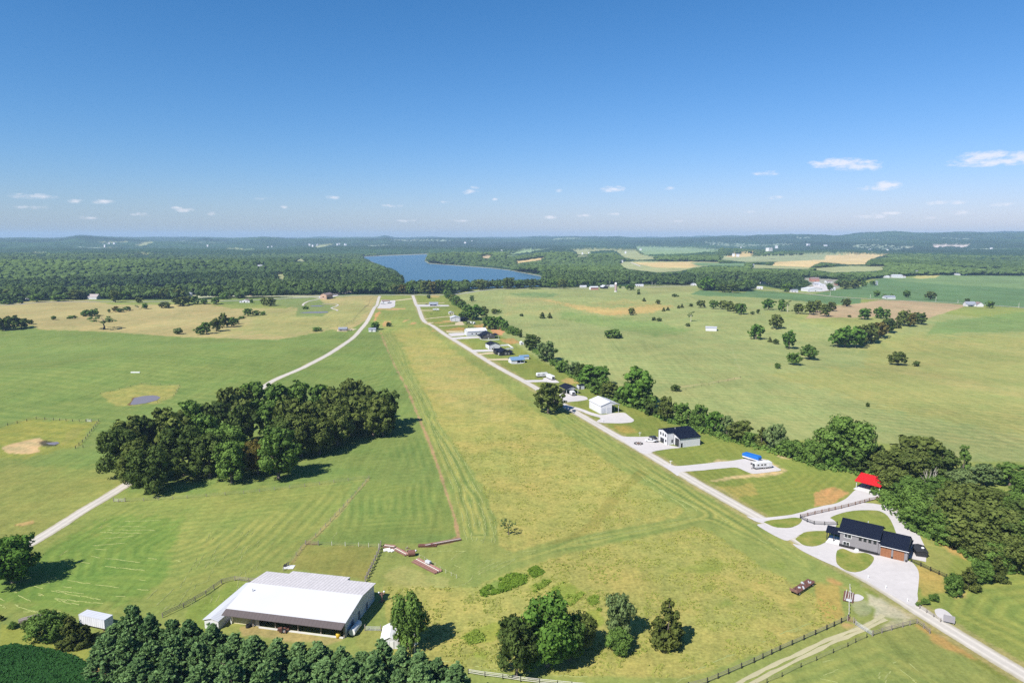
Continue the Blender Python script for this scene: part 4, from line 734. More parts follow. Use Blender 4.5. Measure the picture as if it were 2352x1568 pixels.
T('roadside','B5',(('maple',420,830,650,170),('dark',640,850,740,140),('dark',740,855,745,140),('dark',850,855,750,150),('elm',930,830,690,120),('elm',560,830,745,100),('elm',1420,845,735,140),('maple',1590,850,740,130),('oak',2150,810,700,130),('oak',2270,805,690,130),('elm',1960,830,735,70)))
T('roadside','B6',(('elm',330,780,690,90),('elm',450,765,700,70),('oak',230,800,700,110),('elm',90,810,720,110)))
# a bare pale snag in the wood
snag=MB(); rng_=random.Random(5)
def limb(m,p,d,l,r,n):
    q=p+d*l; m.tube(p,q,r,r*.6,7,cap=False)
    if n: 
        for _ in range(2 if n<2 else 3): limb(m,p.lerp(q,rng_.uniform(.6,1)),(d+Vector((rng_.uniform(-.6,.6),rng_.uniform(-.6,.6),rng_.uniform(0,.4)))).normalized(),l*rng_.uniform(.5,.75),r*.55,n-1)
for k in range(4): limb(snag,Vector((k*.5-.8,0,0)),Vector((.18*(k-1.5),.1,1)).normalized(),9+k%2*2,.28,2)
o=snag.build('dead_tree',PALEBARK,None,smooth=True); p=G('A7',1350,1230); o.location=(p.x,p.y,p.z); o.scale=(.42,.42,.5); prop(o,'bare pale dead tree standing among the green wood','tree')
# ------------------------------------------------------------------ labels that tell the trees apart
PLACE={'grove':('in the dense grove','grove of oaks in the left hay field'),'pines':('of the pine screen along the bottom','pines screening the barn'),'hedge':('in the hedgerow behind the homesteads','trees of the hedgerow'),'wood':('in the wood at right','trees of the right-hand wood'),'shrub row':('in the shrub row below the dark-roofed house','shrubs of the row'),'pasture':('scattered on the right pasture','trees scattered over the pasture'),'far hedge':('in the far hedge by the lane top','trees of the far hedge'),'homestead':('by the upper lanes',None),'tan field':('in the tan field at left','trees of the tan field'),'roadside':('along the far road','trees lining the far road'),'front':('in the near foreground',None),'lone':('standing alone beside the gravel lane',None)}
bykey={}
for e,sp,gp,q in TREES: bykey.setdefault((gp,sp),[]).append((e,q))
for (gp,sp),lst in bykey.items():
    rows=[lst]
    if gp in('grove','pines','wood','pasture','roadside') and len(lst)>5:
        ys=sorted(q[1] for _,q in lst); a,b=ys[len(ys)//3],ys[2*len(ys)//3]; rows=[[t for t in lst if t[1][1]<a],[t for t in lst if a<=t[1][1]<b],[t for t in lst if t[1][1]>=b]]
    for ri,row in enumerate(rows):
        row.sort(key=lambda t:t[1][0]); nm=('' if len(rows)==1 else ('rear ','middle ','front ')[ri])
        for i,(e,q) in enumerate(row):
            if len(row)==1: pos='' if not nm else ', '+nm+'row'
            elif i==0: pos=', leftmost '+nm+'one'
            elif i==len(row)-1: pos=', rightmost '+nm+'one'
            elif i<len(row)/2: pos=f', {ORD[i+1]} {nm}one from left'
            else: pos=f', {ORD[len(row)-i]} {nm}one from right'
            e['label']=LOOK[sp]+' '+PLACE[gp][0]+pos
            if PLACE[gp][1]: e['group']=PLACE[gp][1]
# ------------------------------------------------------------------ the far woods: one mass of crowns
def blob(seed,leafy):
    rng=np.random.RandomState(seed)
    if leafy:
        P=[];Q=[];S=[];VV=[]
        for k in range(11):
            d=rng.randn(3); d/=np.linalg.norm(d); d[2]=abs(d[2])*.9-.15; c=d*.34+np.array([0,0,.55]); r=.16+.1*rng.rand(); n=16; e=rng.randn(n,3); e/=np.linalg.norm(e,axis=1,keepdims=True)
            P.append(c+e*r); Q.append(e+.4*d+np.array([0,0,.2])); S.append(np.full(n,.17)*(.7+.6*rng.rand(n))); VV.append(.4*rng.rand()+.6*rng.rand(n))
        vs,vv=leaves_np(np.concatenate(P),np.concatenate(Q),np.concatenate(S),np.concatenate(VV),rng); return vs,np.arange(len(vs)).reshape(-1,4),vv
    bm=bmesh.new(); bmesh.ops.create_icosphere(bm,subdivisions=2,radius=.5); vs=np.array([v.co[:] for v in bm.verts])
    dirs=rng.randn(7,3); dirs/=np.linalg.norm(dirs,axis=1,keepdims=True); dirs[:,2]=np.abs(dirs[:,2])
    b=np.max(vs@dirs.T*2,axis=1); vs=vs*(.72+.34*np.clip(b,0,1)**2)[:,None]*(1+.14*rng.randn(len(vs),1)); vs[:,2]=vs[:,2]*.8+.5
    f=np.array([[v.index for v in q.verts] for q in bm.faces]); bm.free(); keep=(vs[f][:,:,2].mean(1)>.22); f=f[keep]
    return vs,np.concatenate([f,f[:,2:3]],1)[:,:3],np.clip(.5+.25*rng.randn(len(vs)),0,1)
def far_ok(x,y,z,h,w):
    ok=np.ones(len(x),bool)
    for f_ in (0.05,.5,.95):
        vx_,vy_=proj(x,y,z+h*f_)
        for P in FAR: ok&=~pinside(P,vx_,vy_)
        for P in (LAKEV,): ok&=~pinside(P,vx_,vy_)
    return ok
LAKEV=[(x,min(y,641+3*math.sin(x*.09)+2*math.sin(x*.031))) for x,y in LAKE]
def forest(name,r0,r1,sp0,sp1,leafy,label,edge=False):
    cand=[]; r=r0
    while r<r1:
        s=sp0+(sp1-sp0)*(r-r0)/(r1-r0); n=int(r*R(86)/s); a=R(-43)+R(86)*(np.arange(n)+RNG.rand(n))/n; q=r+s*.9*(RNG.rand(n)-.5); cand.append(np.stack([q*np.sin(a),q*np.cos(a),np.full(n,s)],1)); r+=s*.85
    c=np.concatenate(cand); x,y,s=c.T; z=H0(x,y); vx_,vy_=proj(x,y,z)
    h=(9+11*RNG.rand(len(x))**1.3); w=s*(.95+.75*RNG.rand(len(x)))
    ok=(vy_<open_y(vx_)-1.0)&(vx_>-150)&(vx_<2500)&(in_lake(x,y)<-.6)
    gap=(vnoise(x/150+9,y/150)<.2)&(RNG.rand(len(x))<.8); ok&=~gap; idx=np.where(ok)[0]; ok2=far_ok(x[idx],y[idx],z[idx],h[idx],w[idx]); idx=idx[ok2]
    # only a fringe stays where the town and yards are
    tn=pinside(pv('B5',(500,690),(2100,690),(2100,830),(1400,850),(1000,820),(500,830)),*proj(x[idx],y[idx],z[idx])); idx=idx[~(tn&(RNG.rand(len(idx))<.55))]
    V_=[];F_=[];A_=[];off=0; temps=[blob(50+i,leafy) for i in range(8)]
    kind=RNG.randint(0,8,len(x)); tone=np.clip(.9*vnoise(x/700+2,y/420)+.45*vnoise(x/130,y/130+5)+.4*RNG.rand(len(x))-.42,0,1)
    for t in range(8):
        ii=idx[kind[idx]==t]
        if not len(ii): continue
        vs,f,vv=temps[t]; a=RNG.rand(len(ii))*6.28; ca,sa=np.cos(a),np.sin(a)
        vx3=(vs[None,:,0]*ca[:,None]-vs[None,:,1]*sa[:,None])*w[ii][:,None]+x[ii][:,None]; vy3=(vs[None,:,0]*sa[:,None]+vs[None,:,1]*ca[:,None])*w[ii][:,None]+y[ii][:,None]; vz3=vs[None,:,2]*h[ii][:,None]+z[ii][:,None]-.5
        V_.append(np.stack([vx3,vy3,vz3],-1).reshape(-1,3)); F_.append((f[None]+(np.arange(len(ii))*len(vs))[:,None,None]+off).reshape(-1,f.shape[1])); off+=len(ii)*len(vs)
        A_.append(np.clip(vv[None,:]*.5+tone[ii][:,None]*.7-.1,0,1).ravel())
    me=np_mesh(name,np.concatenate(V_),np.concatenate(F_),[FOREST_MAT],False,(('v','FLOAT',np.concatenate(A_)),)); o=bpy.data.objects.new(name,me); COL.objects.link(o); prop(o,label,'woodland',kind='stuff'); return len(idx)
FOREST_MAT=leaf_mat('woodland_leaves',lin(28,48,26),lin(98,118,64),.1)
n1=forest('near_woodland',1080,1900,12,14,True,'near belt of mixed trees along the lake and the road'); n2=forest('far_woodland',1900,4300,14.5,22,False,'mass of woodland rolling away to the horizon')
print('forest trees',n1,n2,'trees',len(TREES))
# ------------------------------------------------------------------ buildings
WHITE=mat('white_metal',(.55,.55,.57),.45,var=.05,grime=.06,stripe=('X',.9,.08)); WHITEY=mat('white_siding',(.55,.55,.565),.5,var=.05,grime=.06,stripe=('Z',.3,.08)); WROOF=mat('white_roof_metal',(.54,.54,.57),.4,var=.04,scale=.2,stripe=('X',.9,.06))
GREYM=mat('grey_metal',(.38,.39,.42),.5,var=.06,grime=.08,stripe=('X',.6,.15)); PALEG=mat('pale_grey_metal',(.46,.47,.5),.45,var=.06,scale=.3,grime=.05,stripe=('Y',.6,.1)); GSID=mat('grey_siding',(.20,.19,.2),.6,var=.06,grime=.05,stripe=('Z',.28,.12))
NAVY=mat('dark_metal_roof',(.006,.009,.02),.7,var=.12,scale=.15,stripe=('X',.5,.12),spec=.08); NAVYY=mat('dark_metal_roof_across',(.009,.011,.021),.7,var=.12,scale=.15,stripe=('Y',.5,.12),spec=.08); BLACK=mat('black_siding',(.02,.02,.022),.6,var=.15,stripe=('Z',.3,.2)); DGREY=mat('charcoal_siding',(.075,.07,.075),.6,var=.1,stripe=('Z',.3,.2))
STONE=mat('dark_stone_skirt',(.018,.017,.018),.8,var=.4,scale=3); TRIM=mat('white_trim',(.62,.62,.62),.5,var=.05); DTRIM=mat('black_trim',(.03,.03,.032),.5,var=.1); GLASS=mat('window_glass',(.02,.024,.03),.08,var=.2,spec=.6); LGLASS=mat('pale_window_glass',(.3,.33,.36),.1,var=.2,spec=.6)
CEDARW=mat('stained_wood_doors',(.24,.105,.05),.55,var=.2,scale=1.2,grime=.15); BROWNT=mat('brown_shingle',(.085,.07,.07),.85,var=.16,scale=1.5,stripe=('X',1.0,.08)); BLUER=mat('blue_metal_roof',(.13,.22,.34),.4,var=.08,stripe=('Y',.5,.12)); REDR=mat('red_metal_roof',(.46,.014,.016),.4,var=.07,scale=.4,stripe=('Y',.5,.1)); CREAM=mat('cream_panel',(.52,.47,.34),.6,var=.12,grime=.15)
RUSTROOF=mat('rust_streaked_roof',(.50,.47,.465),.5,var=.12,scale=.35,grime=.35,stripe=('X',1.0,.22)); BRICK=mat('tan_brick',(.42,.28,.2),.85,var=.15,stripe=('Z',.4,.1)); REDB=mat('red_brick',(.34,.17,.13),.85,var=.15); BROOF=mat('brown_roof',(.2,.15,.14),.8,var=.15); GROOF=mat('grey_shingle',(.2,.22,.26),.8,var=.15); WOODB=mat('brown_fence_wood',(.16,.085,.05),.8,var=.25,scale=2); WOODD=mat('black_fence_wood',(.02,.019,.018),.7,var=.25); WOODG=mat('weathered_wood',(.22,.19,.16),.9,var=.3,scale=2,grime=.2); WPOST=mat('pale_post',(.5,.48,.42),.8,var=.15); RUST=mat('rusted_steel',(.13,.06,.045),.85,var=.35,scale=2,grime=.3); PINKRUST=mat('faded_rust',(.24,.13,.11),.85,var=.3,scale=2,grime=.3); GALV=mat('galvanised',(.45,.46,.48),.4,var=.12); CONC=mat('concrete_block',(.5,.5,.49),.9,var=.12); TIRE=mat('tyre_rubber',(.018,.018,.019),.85,var=.2); BLUET=mat('blue_tarpaulin',(.012,.12,.42),.4,var=.12,scale=1.2); RVW=mat('trailer_white',(.56,.56,.57),.35,var=.04,grime=.04); ROCK=mat('pale_rock',(.6,.59,.57),.9,var=.2)
def face_box(mb,face,u,z,w,h,L_,W_,a,b,m=0):
    """box on a wall: a..b = how far it stands in / out of the wall plane"""
    if face=='S': mb.box(u,-b,z,u+w,-a,z+h,m)
    elif face=='N': mb.box(u,W_+a,z,u+w,W_+b,z+h,m)
    elif face=='W': mb.box(-b,u,z,-a,u+w,z+h,m)
    else: mb.box(L_+a,u,z,L_+b,u+w,z+h,m)
def opening(root,L_,W_,kind,face,u,z,w,h,fm=None):
    if kind=='window':
        m=MB(); t=.12
        for q in ((u,z,w,t),(u,z+h-t,w,t),(u,z+t,t,h-2*t),(u+w-t,z+t,t,h-2*t)): face_box(m,face,*q,L_,W_,-.05,.07)
        if w>1.3: face_box(m,face,u+w/2-.04,z+t,.08,h-2*t,L_,W_,-.05,.06)
        o=m.build('window',fm or TRIM,root); m=MB(); face_box(m,face,u+.1,z+.1,w-.2,h-.2,L_,W_,-.05,.03); m.build('pane',GLASS,o)
    elif kind=='door':
        m=MB(); face_box(m,face,u,z,w,h,L_,W_,-.05,.06); o=m.build('door',fm or TRIM,root); m=MB(); face_box(m,face,u+w-.2,z+h*.48,.1,.1,L_,W_,.06,.12); m.build('handle',GALV,o)
    elif kind=='garage':
        m=MB(); n=max(3,int(h/.55))
        for i in range(n): face_box(m,face,u,z+h*i/n+.025,w,h/n-.05,L_,W_,-.03,.07)
        face_box(m,face,u,z,w,h,L_,W_,-.05,.03); o=m.build('garage_door',fm or TRIM,root)
        m=MB(); face_box(m,face,u-.15,z,.15,h+.15,L_,W_,-.04,.09); face_box(m,face,u+w,z,.15,h+.15,L_,W_,-.04,.09); face_box(m,face,u,z+h,w,.15,L_,W_,-.04,.09); m.build('frame',DTRIM if fm in(TRIM,CEDARW,None) else TRIM,o)
    elif kind=='shade_panel':
        m=MB(); face_box(m,face,u,z,w,h,L_,W_,-.05,.02); m.build('opening',DTRIM,root)  # flat black panel stands in for the shade inside an open bay
def gable_prism(mb,L_,W_,z0,h,rise,ridge,x0=0,y0=0,m=0):
    if ridge=='x': mb.prism([(y0,z0),(y0+W_,z0),(y0+W_,h),(y0+W_/2,h+rise),(y0,h)],x0,x0+L_,m,'x')
    else: mb.prism([(x0,z0),(x0+L_,z0),(x0+L_,h),(x0+L_/2,h+rise),(x0,h)],y0,y0+W_,m,'y')
def gable_roof(mb,L_,W_,h,rise,ridge,ov=.4,og=.4,t=.16,x0=0,y0=0,m=0,gap=.02):
    S=W_ if ridge=='x' else L_; s=rise/(S/2); o0=y0 if ridge=='x' else x0; z=h+gap
    pr=[(o0-ov,z-ov*s),(o0+S/2,z+rise),(o0+S+ov,z-ov*s),(o0+S+ov,z-ov*s+t),(o0+S/2,z+rise+t),(o0-ov,z-ov*s+t)]
    if ridge=='x': mb.prism(pr,x0-og,x0+L_+og,m,'x')
    else: mb.prism(pr,y0-og,y0+W_+og,m,'y')
def house(name,label,cat,c,xy,rot,L_,W_,h,rise,ridge,wall,roof,ops=(),ov=.4,og=.4,group=None,base=1.0,chimney=None):
    p=G(c,*xy); r=empty(name,p,R(rot),label,cat,group)
    m=MB(); gable_prism(m,L_,W_,-base,h,rise,ridge); m.build('wall',wall,r)
    m=MB(); gable_roof(m,L_,W_,h,rise,ridge,ov,og); ro=m.build('roof',roof,r)
    if chimney: m=MB(); cx_,cy_=chimney; m.box(cx_-.4,cy_-.4,h,cx_+.4,cy_+.4,h+rise+1.0); m.build('chimney',REDB,ro)
    for o in ops: opening(r,L_,W_,*o)
    return r
def leanto(r,x0,x1,y0,y1,z0,z1,roofm,posts=(),along='x',name='porch_roof',pm=None):
    """shed roof from height z0 at the low side to z1 at the high side; along = slope direction"""
    m=MB(); t=.14
    if along=='x': P=[(x0,y0,z0),(x1,y0,z1),(x1,y1,z1),(x0,y1,z0)]
    else: P=[(x0,y0,z0),(x1,y0,z0),(x1,y1,z1),(x0,y1,z1)]
    m.hexa(P+[(a,b,c_+t) for a,b,c_ in P]); o=m.build(name,roofm,r)
    for (x,y,zt) in posts: m=MB(); m.box(x-.09,y-.09,-.8,x+.09,y+.09,zt); m.build('post',pm or TRIM,r)
    return o
# --- the big barn (local x along its front eave, y towards the paddock)
p0=G('A2',395,952); p1=G('A2',1425,1082); pb=p1-p0; rot=math.atan2(pb.y,pb.x); BL=pb.xy.length; BW=18.2; 
r=empty('farm_barn',p0,rot,'large white low-roofed barn with open brown-eaved front behind the pines','barn')
hs,hr,hb=4.3,6.0,5.0; fd=9.8
m=MB()
m.prism([(0,-1),(BW,-1),(BW,hb-.1),(fd,hr-.1),(0,hs+.1)],BL-.25,BL,0,'x'); m.prism([(0,-1),(BW,-1),(BW,hb-.1),(fd,hr-.1),(0,hs+.1)],0,.25,0,'x'); m.box(.25,BW-.25,-1,BL-.25,BW,hb-.15); m.box(.25,6.0,-1,BL-.25,6.2,hs+.6); m.build('wall',WHITEY,r)
m=MB(); m.hexa([(-.6,-.9,hs),(BL+.5,-.9,hs),(BL+.5,fd,hr),(-.6,fd,hr),(-.6,-.9,hs+.2),(BL+.5,-.9,hs+.2),(BL+.5,fd,hr+.2),(-.6,fd,hr+.2)]); ro=m.build('roof',mat('white_membrane_roof',(.47,.47,.48),.5,var=.05,scale=.15),r); ro['label']='smooth bright white front roof'
m=MB()
def slope(x0,x1,y0,y1): 
    z=lambda y: hr+.06-(y-fd)*(hr-hb)/(BW-fd); m.hexa([(x0,y0,z(y0)-.1),(x1,y0,z(y0)-.1),(x1,y1,z(y1)-.1),(x0,y1,z(y1)-.1),(x0,y0,z(y0)+.1),(x1,y0,z(y0)+.1),(x1,y1,z(y1)+.1),(x0,y1,z(y1)+.1)])
slope(-.6,BL*.20,fd,BW+.2); slope(BL*.20,BL*.75,fd,BW+2.3); slope(BL*.75,BL+.5,fd,BW+.2)
o=m.build('rear_roof',RUSTROOF,r); o['label']='ribbed back roof with rusty streaks and a stepped edge'
m=MB(); m.box(BL*.2,BW+.01,-1,BL*.75,BW+2.1,hb-.6); m.build('rear_wall',WHITEY,r)
m=MB(); m.hexa([(-.9,-2.5,hs-.85),(BL+.1,-2.5,hs-.85),(BL+.45,-.92,hs+.1),(-.55,-.92,hs+.1),(-.9,-2.5,hs-.73),(BL+.1,-2.5,hs-.73),(BL+.45,-.92,hs+.22),(-.55,-.92,hs+.22)]); m.build('shingled_eave',BROWNT,r)
for k in range(6):
    m=MB(); x=.2+(BL-.6)*k/5; m.box(x,-.45,-.6,x+.28,-.17,hs-.05); m.build('post',TRIM if k in(0,) else WOODG,r)
m=MB(); m.box(.3,.1,-.5,BL*.18,.3,hs-.3); m.build('front_panel',CREAM,r); m=MB(); m.box(BL*.18+.05,.14,-.5,BL*.25,.32,hs-.3); m.build('front_panel',PALEG,r)
m=MB(); m.box(BL*.26,-.7,-.5,BL-.4,-.4,.35); m.build('kerb',CONC,r)
for yy,hh in ((3.4,2.2),(7.5,2.4),(12.5,2.0)): m=MB(); m.box(BL-.02,yy,.2,BL+.06,yy+1.1,.2+hh); m.build('door',mat('dull_blue_door',(.12,.14,.18),.6) if yy==3.4 else bpy.data.materials['dull_blue_door'],r)  # end-wall doors, all in one dull blue
m=MB(); m.tube((2.5,6.5,5.2),(2.5,6.5,6.3),.12); m.tube((2.5,6.5,6.3),(2.5,6.5,6.45),.22); m.build('vent_pipe',GALV,r)
# long grey lean shed beside it
p=G('A2',150,985); q=G('A2',485,640); 
sh_rot=rot; r=empty('livestock_shed',G('A2',160,1000),sh_rot,'long narrow grey-roofed shed alongside the white barn','shed')
W_=max(16,(q-p).xy.length*.95); Lx=4.0; m=MB(); gable_prism(m,Lx,W_,-1,2.5,.5,'y'); m.build('wall',WHITEY,r); m=MB(); gable_roof(m,Lx,W_,2.5,.5,'y',.3,.3); m.build('roof',PALEG,r); opening(r,Lx,W_,'door','S',1.2,0,1.4,2.0,PALEG)
# little white garden shed under the tree
r=house('garden_shed','small white shed with double doors beside the barn tree','shed','A2',(1742,1190),4,4.1,6.2,2.2,1.0,'y',WHITEY,mat('white_shed_roof',(.7,.7,.71),.4,var=.05),ov=.25,og=.25)
for u in (1.0,2.05): m=MB(); m.box(u,-.07,.05,u+.95,.02,2.0); o=m.build('door',TRIM,r); m=MB(); 
for u in (.93,1.98,3.03): m=MB(); m.box(u,-.1,0,u+.07,.0,2.05); m.build('door_frame',GALV,r)
# white storage trailer at lower left
p=G('A1',715,985); q=G('A1',925,1032); d=q-p; r=empty('storage_trailer',p,math.atan2(d.y,d.x)+.0,'white box storage trailer parked beside dark shrubs at lower left','trailer')
Lx,W_=8.6,2.6; m=MB(); m.box(0,0,.9,Lx,W_,3.3); m.build('body',mat('white_ribbed_trailer',(.56,.57,.6),.5,var=.08,grime=.18,stripe=('X',.7,.25)),r,bevel=.06); m=MB(); m.box(-.05,-.05,3.28,Lx+.05,W_+.05,3.38); m.build('roof',PALEG,r)
for x in (1.2,2.2):
    m=MB(); m.tube((x,.05,.45),(x,.45,.45),.45,n=16); m.tube((x,W_-.45,.45),(x,W_-.05,.45),.45,n=16); m.build('wheel',TIRE,r)
m=MB(); m.box(Lx-.06,.15,1.0,Lx+.04,1.25,3.15); m.box(Lx-.06,1.35,1.0,Lx+.04,2.45,3.15); m.build('door',WHITEY,r); m=MB(); m.box(0,.3,.6,Lx,.5,.9); m.box(0,2.1,.6,Lx,2.3,.9); m.box(Lx-1,.3,0,Lx-.8,.5,.6); m.box(Lx-1,2.1,0,Lx-.8,2.3,.6); m.build('chassis',RUST,r)
# --- the dark-roofed house at the crossroads
p=G('C3',410,850); q=G('C3',1830,1195); d=q-p; rot=math.atan2(d.y,d.x); HL=d.xy.length; mL=HL*.575; gL=HL-mL; 
r=empty('farmhouse','x' and p,rot,'large grey house with dark metal roof and wooden garage doors','house'); D=10.5
m=MB(); gable_prism(m,mL,D,-1,5.3,2.6,'x'); m.build('wall',GSID,r); m=MB(); gable_roof(m,mL,D,5.3,2.6,'x',.55,.5); ro=m.build('roof',NAVY,r)
m=MB(); m.box(mL+.02,.4,-1,HL,D-.2,3.9); m.prism([(.4,3.9),(D-.2,3.9),((D+.2)/2,6.6)],mL+.6,HL,0,'x'); m.build('garage_wall',GSID,r); m=MB(); gable_roof(m,gL-.55,D-.6,3.9,2.6,'x',.7,.0,x0=mL+.55,y0=.4); m.box(HL,-.1,3.6,HL+.45,D,3.62); o=m.build('garage_roof',NAVY,r)
m=MB(); m.box(-.06,-.10,-.8,mL+.02,.0,.95); m.box(-.10,-.06,-.8,0,D,.95); m.build('stone_skirt',STONE,r)
gd=[(mL+.75,(gL-2.3)/2),(mL+1.35+(gL-2.3)/2,(gL-2.3)/2)]
for u,w_ in gd:
    m=MB(); 
    for i in range(6):
        for k in range(4): m.box(u+w_*k/4+.03,.22,.1+i*.52,u+w_*(k+1)/4-.03,.36,.1+i*.52+.47)
    m.box(u,.28,.05,u+w_,.40,3.25); m.build('garage_door',CEDARW,r)
m=MB(); 
for u in (mL+.15,mL+.87+(gL-2.3)/2,HL-.5): m.box(u,.12,-.5,u+.36,.39,3.6)
m.build('garage_pier',GSID,r)
m=MB()
for u in (mL+.13,mL+.85+(gL-2.3)/2,HL-.52): m.box(u,.08,-.5,u+.42,.40,.75)
m.build('pier_base',STONE,r)
for u in (.495,.62,.745,.875): opening(r,mL,D,'window','S',mL*u,3.55,.85,1.75,DTRIM)
opening(r,mL,D,'window','S',1.2,3.45,2.2,1.75,TRIM); opening(r,mL,D,'window','S',1.0,.85,2.0,1.3,TRIM); opening(r,mL,D,'window','W',3.0,3.4,1.6,1.5,TRIM)
m=MB(); m.box(-.6,-.57,5.02,mL+.5,-.5,5.2); m.box(mL+.6,-.38,3.52,HL+.3,-.3,3.68); m.build('gutter',TRIM,r)
m=MB(); m.box(4.6,-1.0,-.5,5.9,-.12,.45); m.box(4.8,-.4,.45,5.7,-.12,.75); m.build('front_step',CONC,r)
m=MB(); gable_roof(m,4.6,4.6,2.9,1.3,'x',.35,.1,x0=-4.7,y0=2.6); m.build('porch_roof',NAVY,r); m=MB(); m.box(-4.5,.6,-.6,-.12,7.2,.1); m.build('porch_slab',TRIM,r)
for x,y in ((-4.4,2.8),(-4.4,6.9),(-2.3,2.8)): m=MB(); m.box(x-.12,y-.12,0,x+.12,y+.12,2.9); m.build('porch_post',DTRIM,r)
m=MB(); m.box(-.5,7.4,.0,-.02,D-.3,3.2); m.prism([(7.0,3.2),(D,3.2),(8.8,4.3)],-1.6,-.02,0,'x'); m.build('side_bay',NAVY,r)
m=MB(); m.tube((7,6.4,7.2),(7,6.4,8.2),.09); m.build('vent_pipe',TRIM,ro)
# small dark shed on its gravel pad
r=house('garden_shed','little black shed on a gravel pad right of the wooden garage doors','shed','A5',(838,660),-17,3.2,5.2,1.6,.35,'y',BLACK,DTRIM,ov=.2,og=.2); m=MB(); m.lathe([(.05,0),(.5,.1),(.42,.35),(.05,.5)]); o=m.build('roof_vent',TRIM,r,smooth=True); o.location=(2.2,2.2,2.0)
# --- red-roofed carport at the wood's edge
p=G('A7',590,1190); q=G('A7',835,1255); d=q-p; rot=math.atan2(d.y,d.x); r=empty('carport',p,rot,'open carport with bright red roof at the edge of the wood','carport'); Lx=d.xy.length; W_=11
m=MB(); gable_roof(m,Lx,W_,3.2,1.9,'x',.5,.5); m.build('roof',REDR,r)
m=MB(); m.box(-.3,-1.6,-.8,Lx+.3,W_,.1); m.build('slab',CONC,r)
for x in (0.1,Lx-.1):
    for y in (.2,W_/2,W_-.2): m=MB(); m.box(x-.1,y-.1,.1,x+.1,y+.1,3.2); m.build('post',GALV,r)
m=MB(); m.box(.3,W_-.15,.1,Lx-.3,W_,3.0); m.build('rear_wall',GSID,r); m=MB(); m.prism([(0,3.2),(W_,3.2),(W_/2,5.05)],Lx-.1,Lx,0,'x'); m.prism([(0,3.2),(W_,3.2),(W_/2,5.05)],0,.1,0,'x'); m.build('gable_panel',REDR,r)
# --- two-level white house with dark roof
p=G('A6',325,740); rot=R(19.2); r=empty('farmhouse',p,rot,'tall white house with dark navy roof and black garage door by the lane','house')
A=8.2; B=15.0   # x into the lot, y along the lane
m=MB(); gable_prism(m,B,A,-1.2,5.9,1.0,'x'); m.build('wall',WHITEY,r); m=MB(); gable_roof(m,B,A,5.9,1.0,'x',.2,.35); m.build('roof',NAVY,r)
m=MB(); m.prism([(-5.2,-1.2),(-.02,-1.2),(-.02,5.6),(-5.2,4.3)],3.6,B,0,'x'); m.build('side_wall',WHITEY,r); m=MB(); P=[(3.2,-5.6,4.26),(B+.4,-5.6,4.26),(B+.4,-.2,5.74),(3.2,-.2,5.74)]; m.hexa(P+[(a,b,c_+.16) for a,b,c_ in P]); m.build('side_roof',NAVY,r)
for u in (1.2,3.4,5.6): opening(r,B,A,'window','W',u,3.7,1.1,1.3,DTRIM)
opening(r,B,A,'window','W',.9,1.2,1.1,1.1,DTRIM); m=MB(); m.box(-.06,3.2,0,.03,6.2,2.3); o=m.build('door',GLASS,r); m=MB(); 
for y in (3.1,4.15,5.2,6.2): m.box(-.1,y,0,.0,y+.1,2.4)
m.box(-.1,3.1,2.3,0,6.3,2.42); m.build('frame',DTRIM,o)
opening(r,B,A,'door','S',2.2,1.0,.9,1.6,DTRIM)
m=MB(); m.box(3.53,-4.6,0,3.62,-1.2,3.9); o=m.build('garage_door',mat('black_garage_door',(.03,.032,.036),.4,var=.2,stripe=('Z',.6,.4)),r)
m=MB(); m.box(4.2,-5.28,0,5.1,-5.19,2.1); m.build('door',DTRIM,r); m=MB(); m.box(5.0,-5.3,-1.2,B,-5.21,.0); m.build('foundation',CONC,r)
m=MB(); m.box(3.48,-5.26,0,3.58,-5.14,4.3); m.box(3.48,-.2,0,3.58,-.05,5.6); m.box(-.06,-.08,0,.04,.03,5.8); m.box(-.06,A-.03,0,.04,A+.08,5.8); m.build('corner_trim',DTRIM,r); m=MB(); m.tube((6,3,6.9),(6,3,7.5),.1); m.build('vent_pipe',TRIM,r)
# --- white metal garage with two doors and lean-to
r=house('metal_garage','white metal garage with twin doors and open side bay beside the lane','garage','A8',(1000,808),19.2,11.6,15.2,4.8,1.9,'y',WHITE,WROOF,ov=.35,og=.3); 
w0=[o for o in r.children if o.name.startswith('wall')][0]; bpy.data.objects.remove(w0); m=MB(); m.prism([(0,-1),(7.0,-1),(7.0,6.2),(5.8,6.68),(0,4.8)],0,15.2,0,'y'); m.build('wall',WHITE,r); m=MB(); m.prism([(7.02,4.9),(11.5,4.9),(7.02,6.15)],0.0,.12,0,'y'); m.build('gable_panel',WHITE,r)
for u in (.7,3.9): opening(r,11.6,15.2,'garage','S',u,0,2.6,3.5,PALEG)
for y in (.3,5,10,14.9): m=MB(); m.box(11.3,y-.1,-.8,11.5,y+.1,4.8); m.build('post',GALV,r)
# --- dark carport with a trailer inside, little shed behind
r=empty('carport',G('A8',640,605),R(19.2),'dark-roofed carport sheltering a white trailer by the lone oak','carport'); Lx,W_=8.2,11.5
m=MB(); gable_roof(m,Lx,W_,3.4,1.5,'y',.4,.4); m.build('roof',NAVYY,r)
for x in (.1,Lx-.1):
    for y in (.1,W_/2,W_-.1): m=MB(); m.box(x-.09,y-.09,-.6,x+.09,y+.09,3.4); m.build('post',TRIM,r)
m=MB(); m.prism([(0,3.3),(Lx,3.3),(Lx/2,4.8)],.0,.12,0,'y'); m.build('gable_panel',WHITEY,r); m=MB(); m.box(0,3,0,.08,W_,2.4); m.build('side_panel',DTRIM,r)
house('garden_shed','small pale shed behind the dark carport under the hedgerow','shed','A8',(772,550),19.2,3.9,3.6,2.6,.4,'x',PALEG,NAVY,(('door','S',.3,0,1.0,2.0,DTRIM),),ov=.2,og=.2)
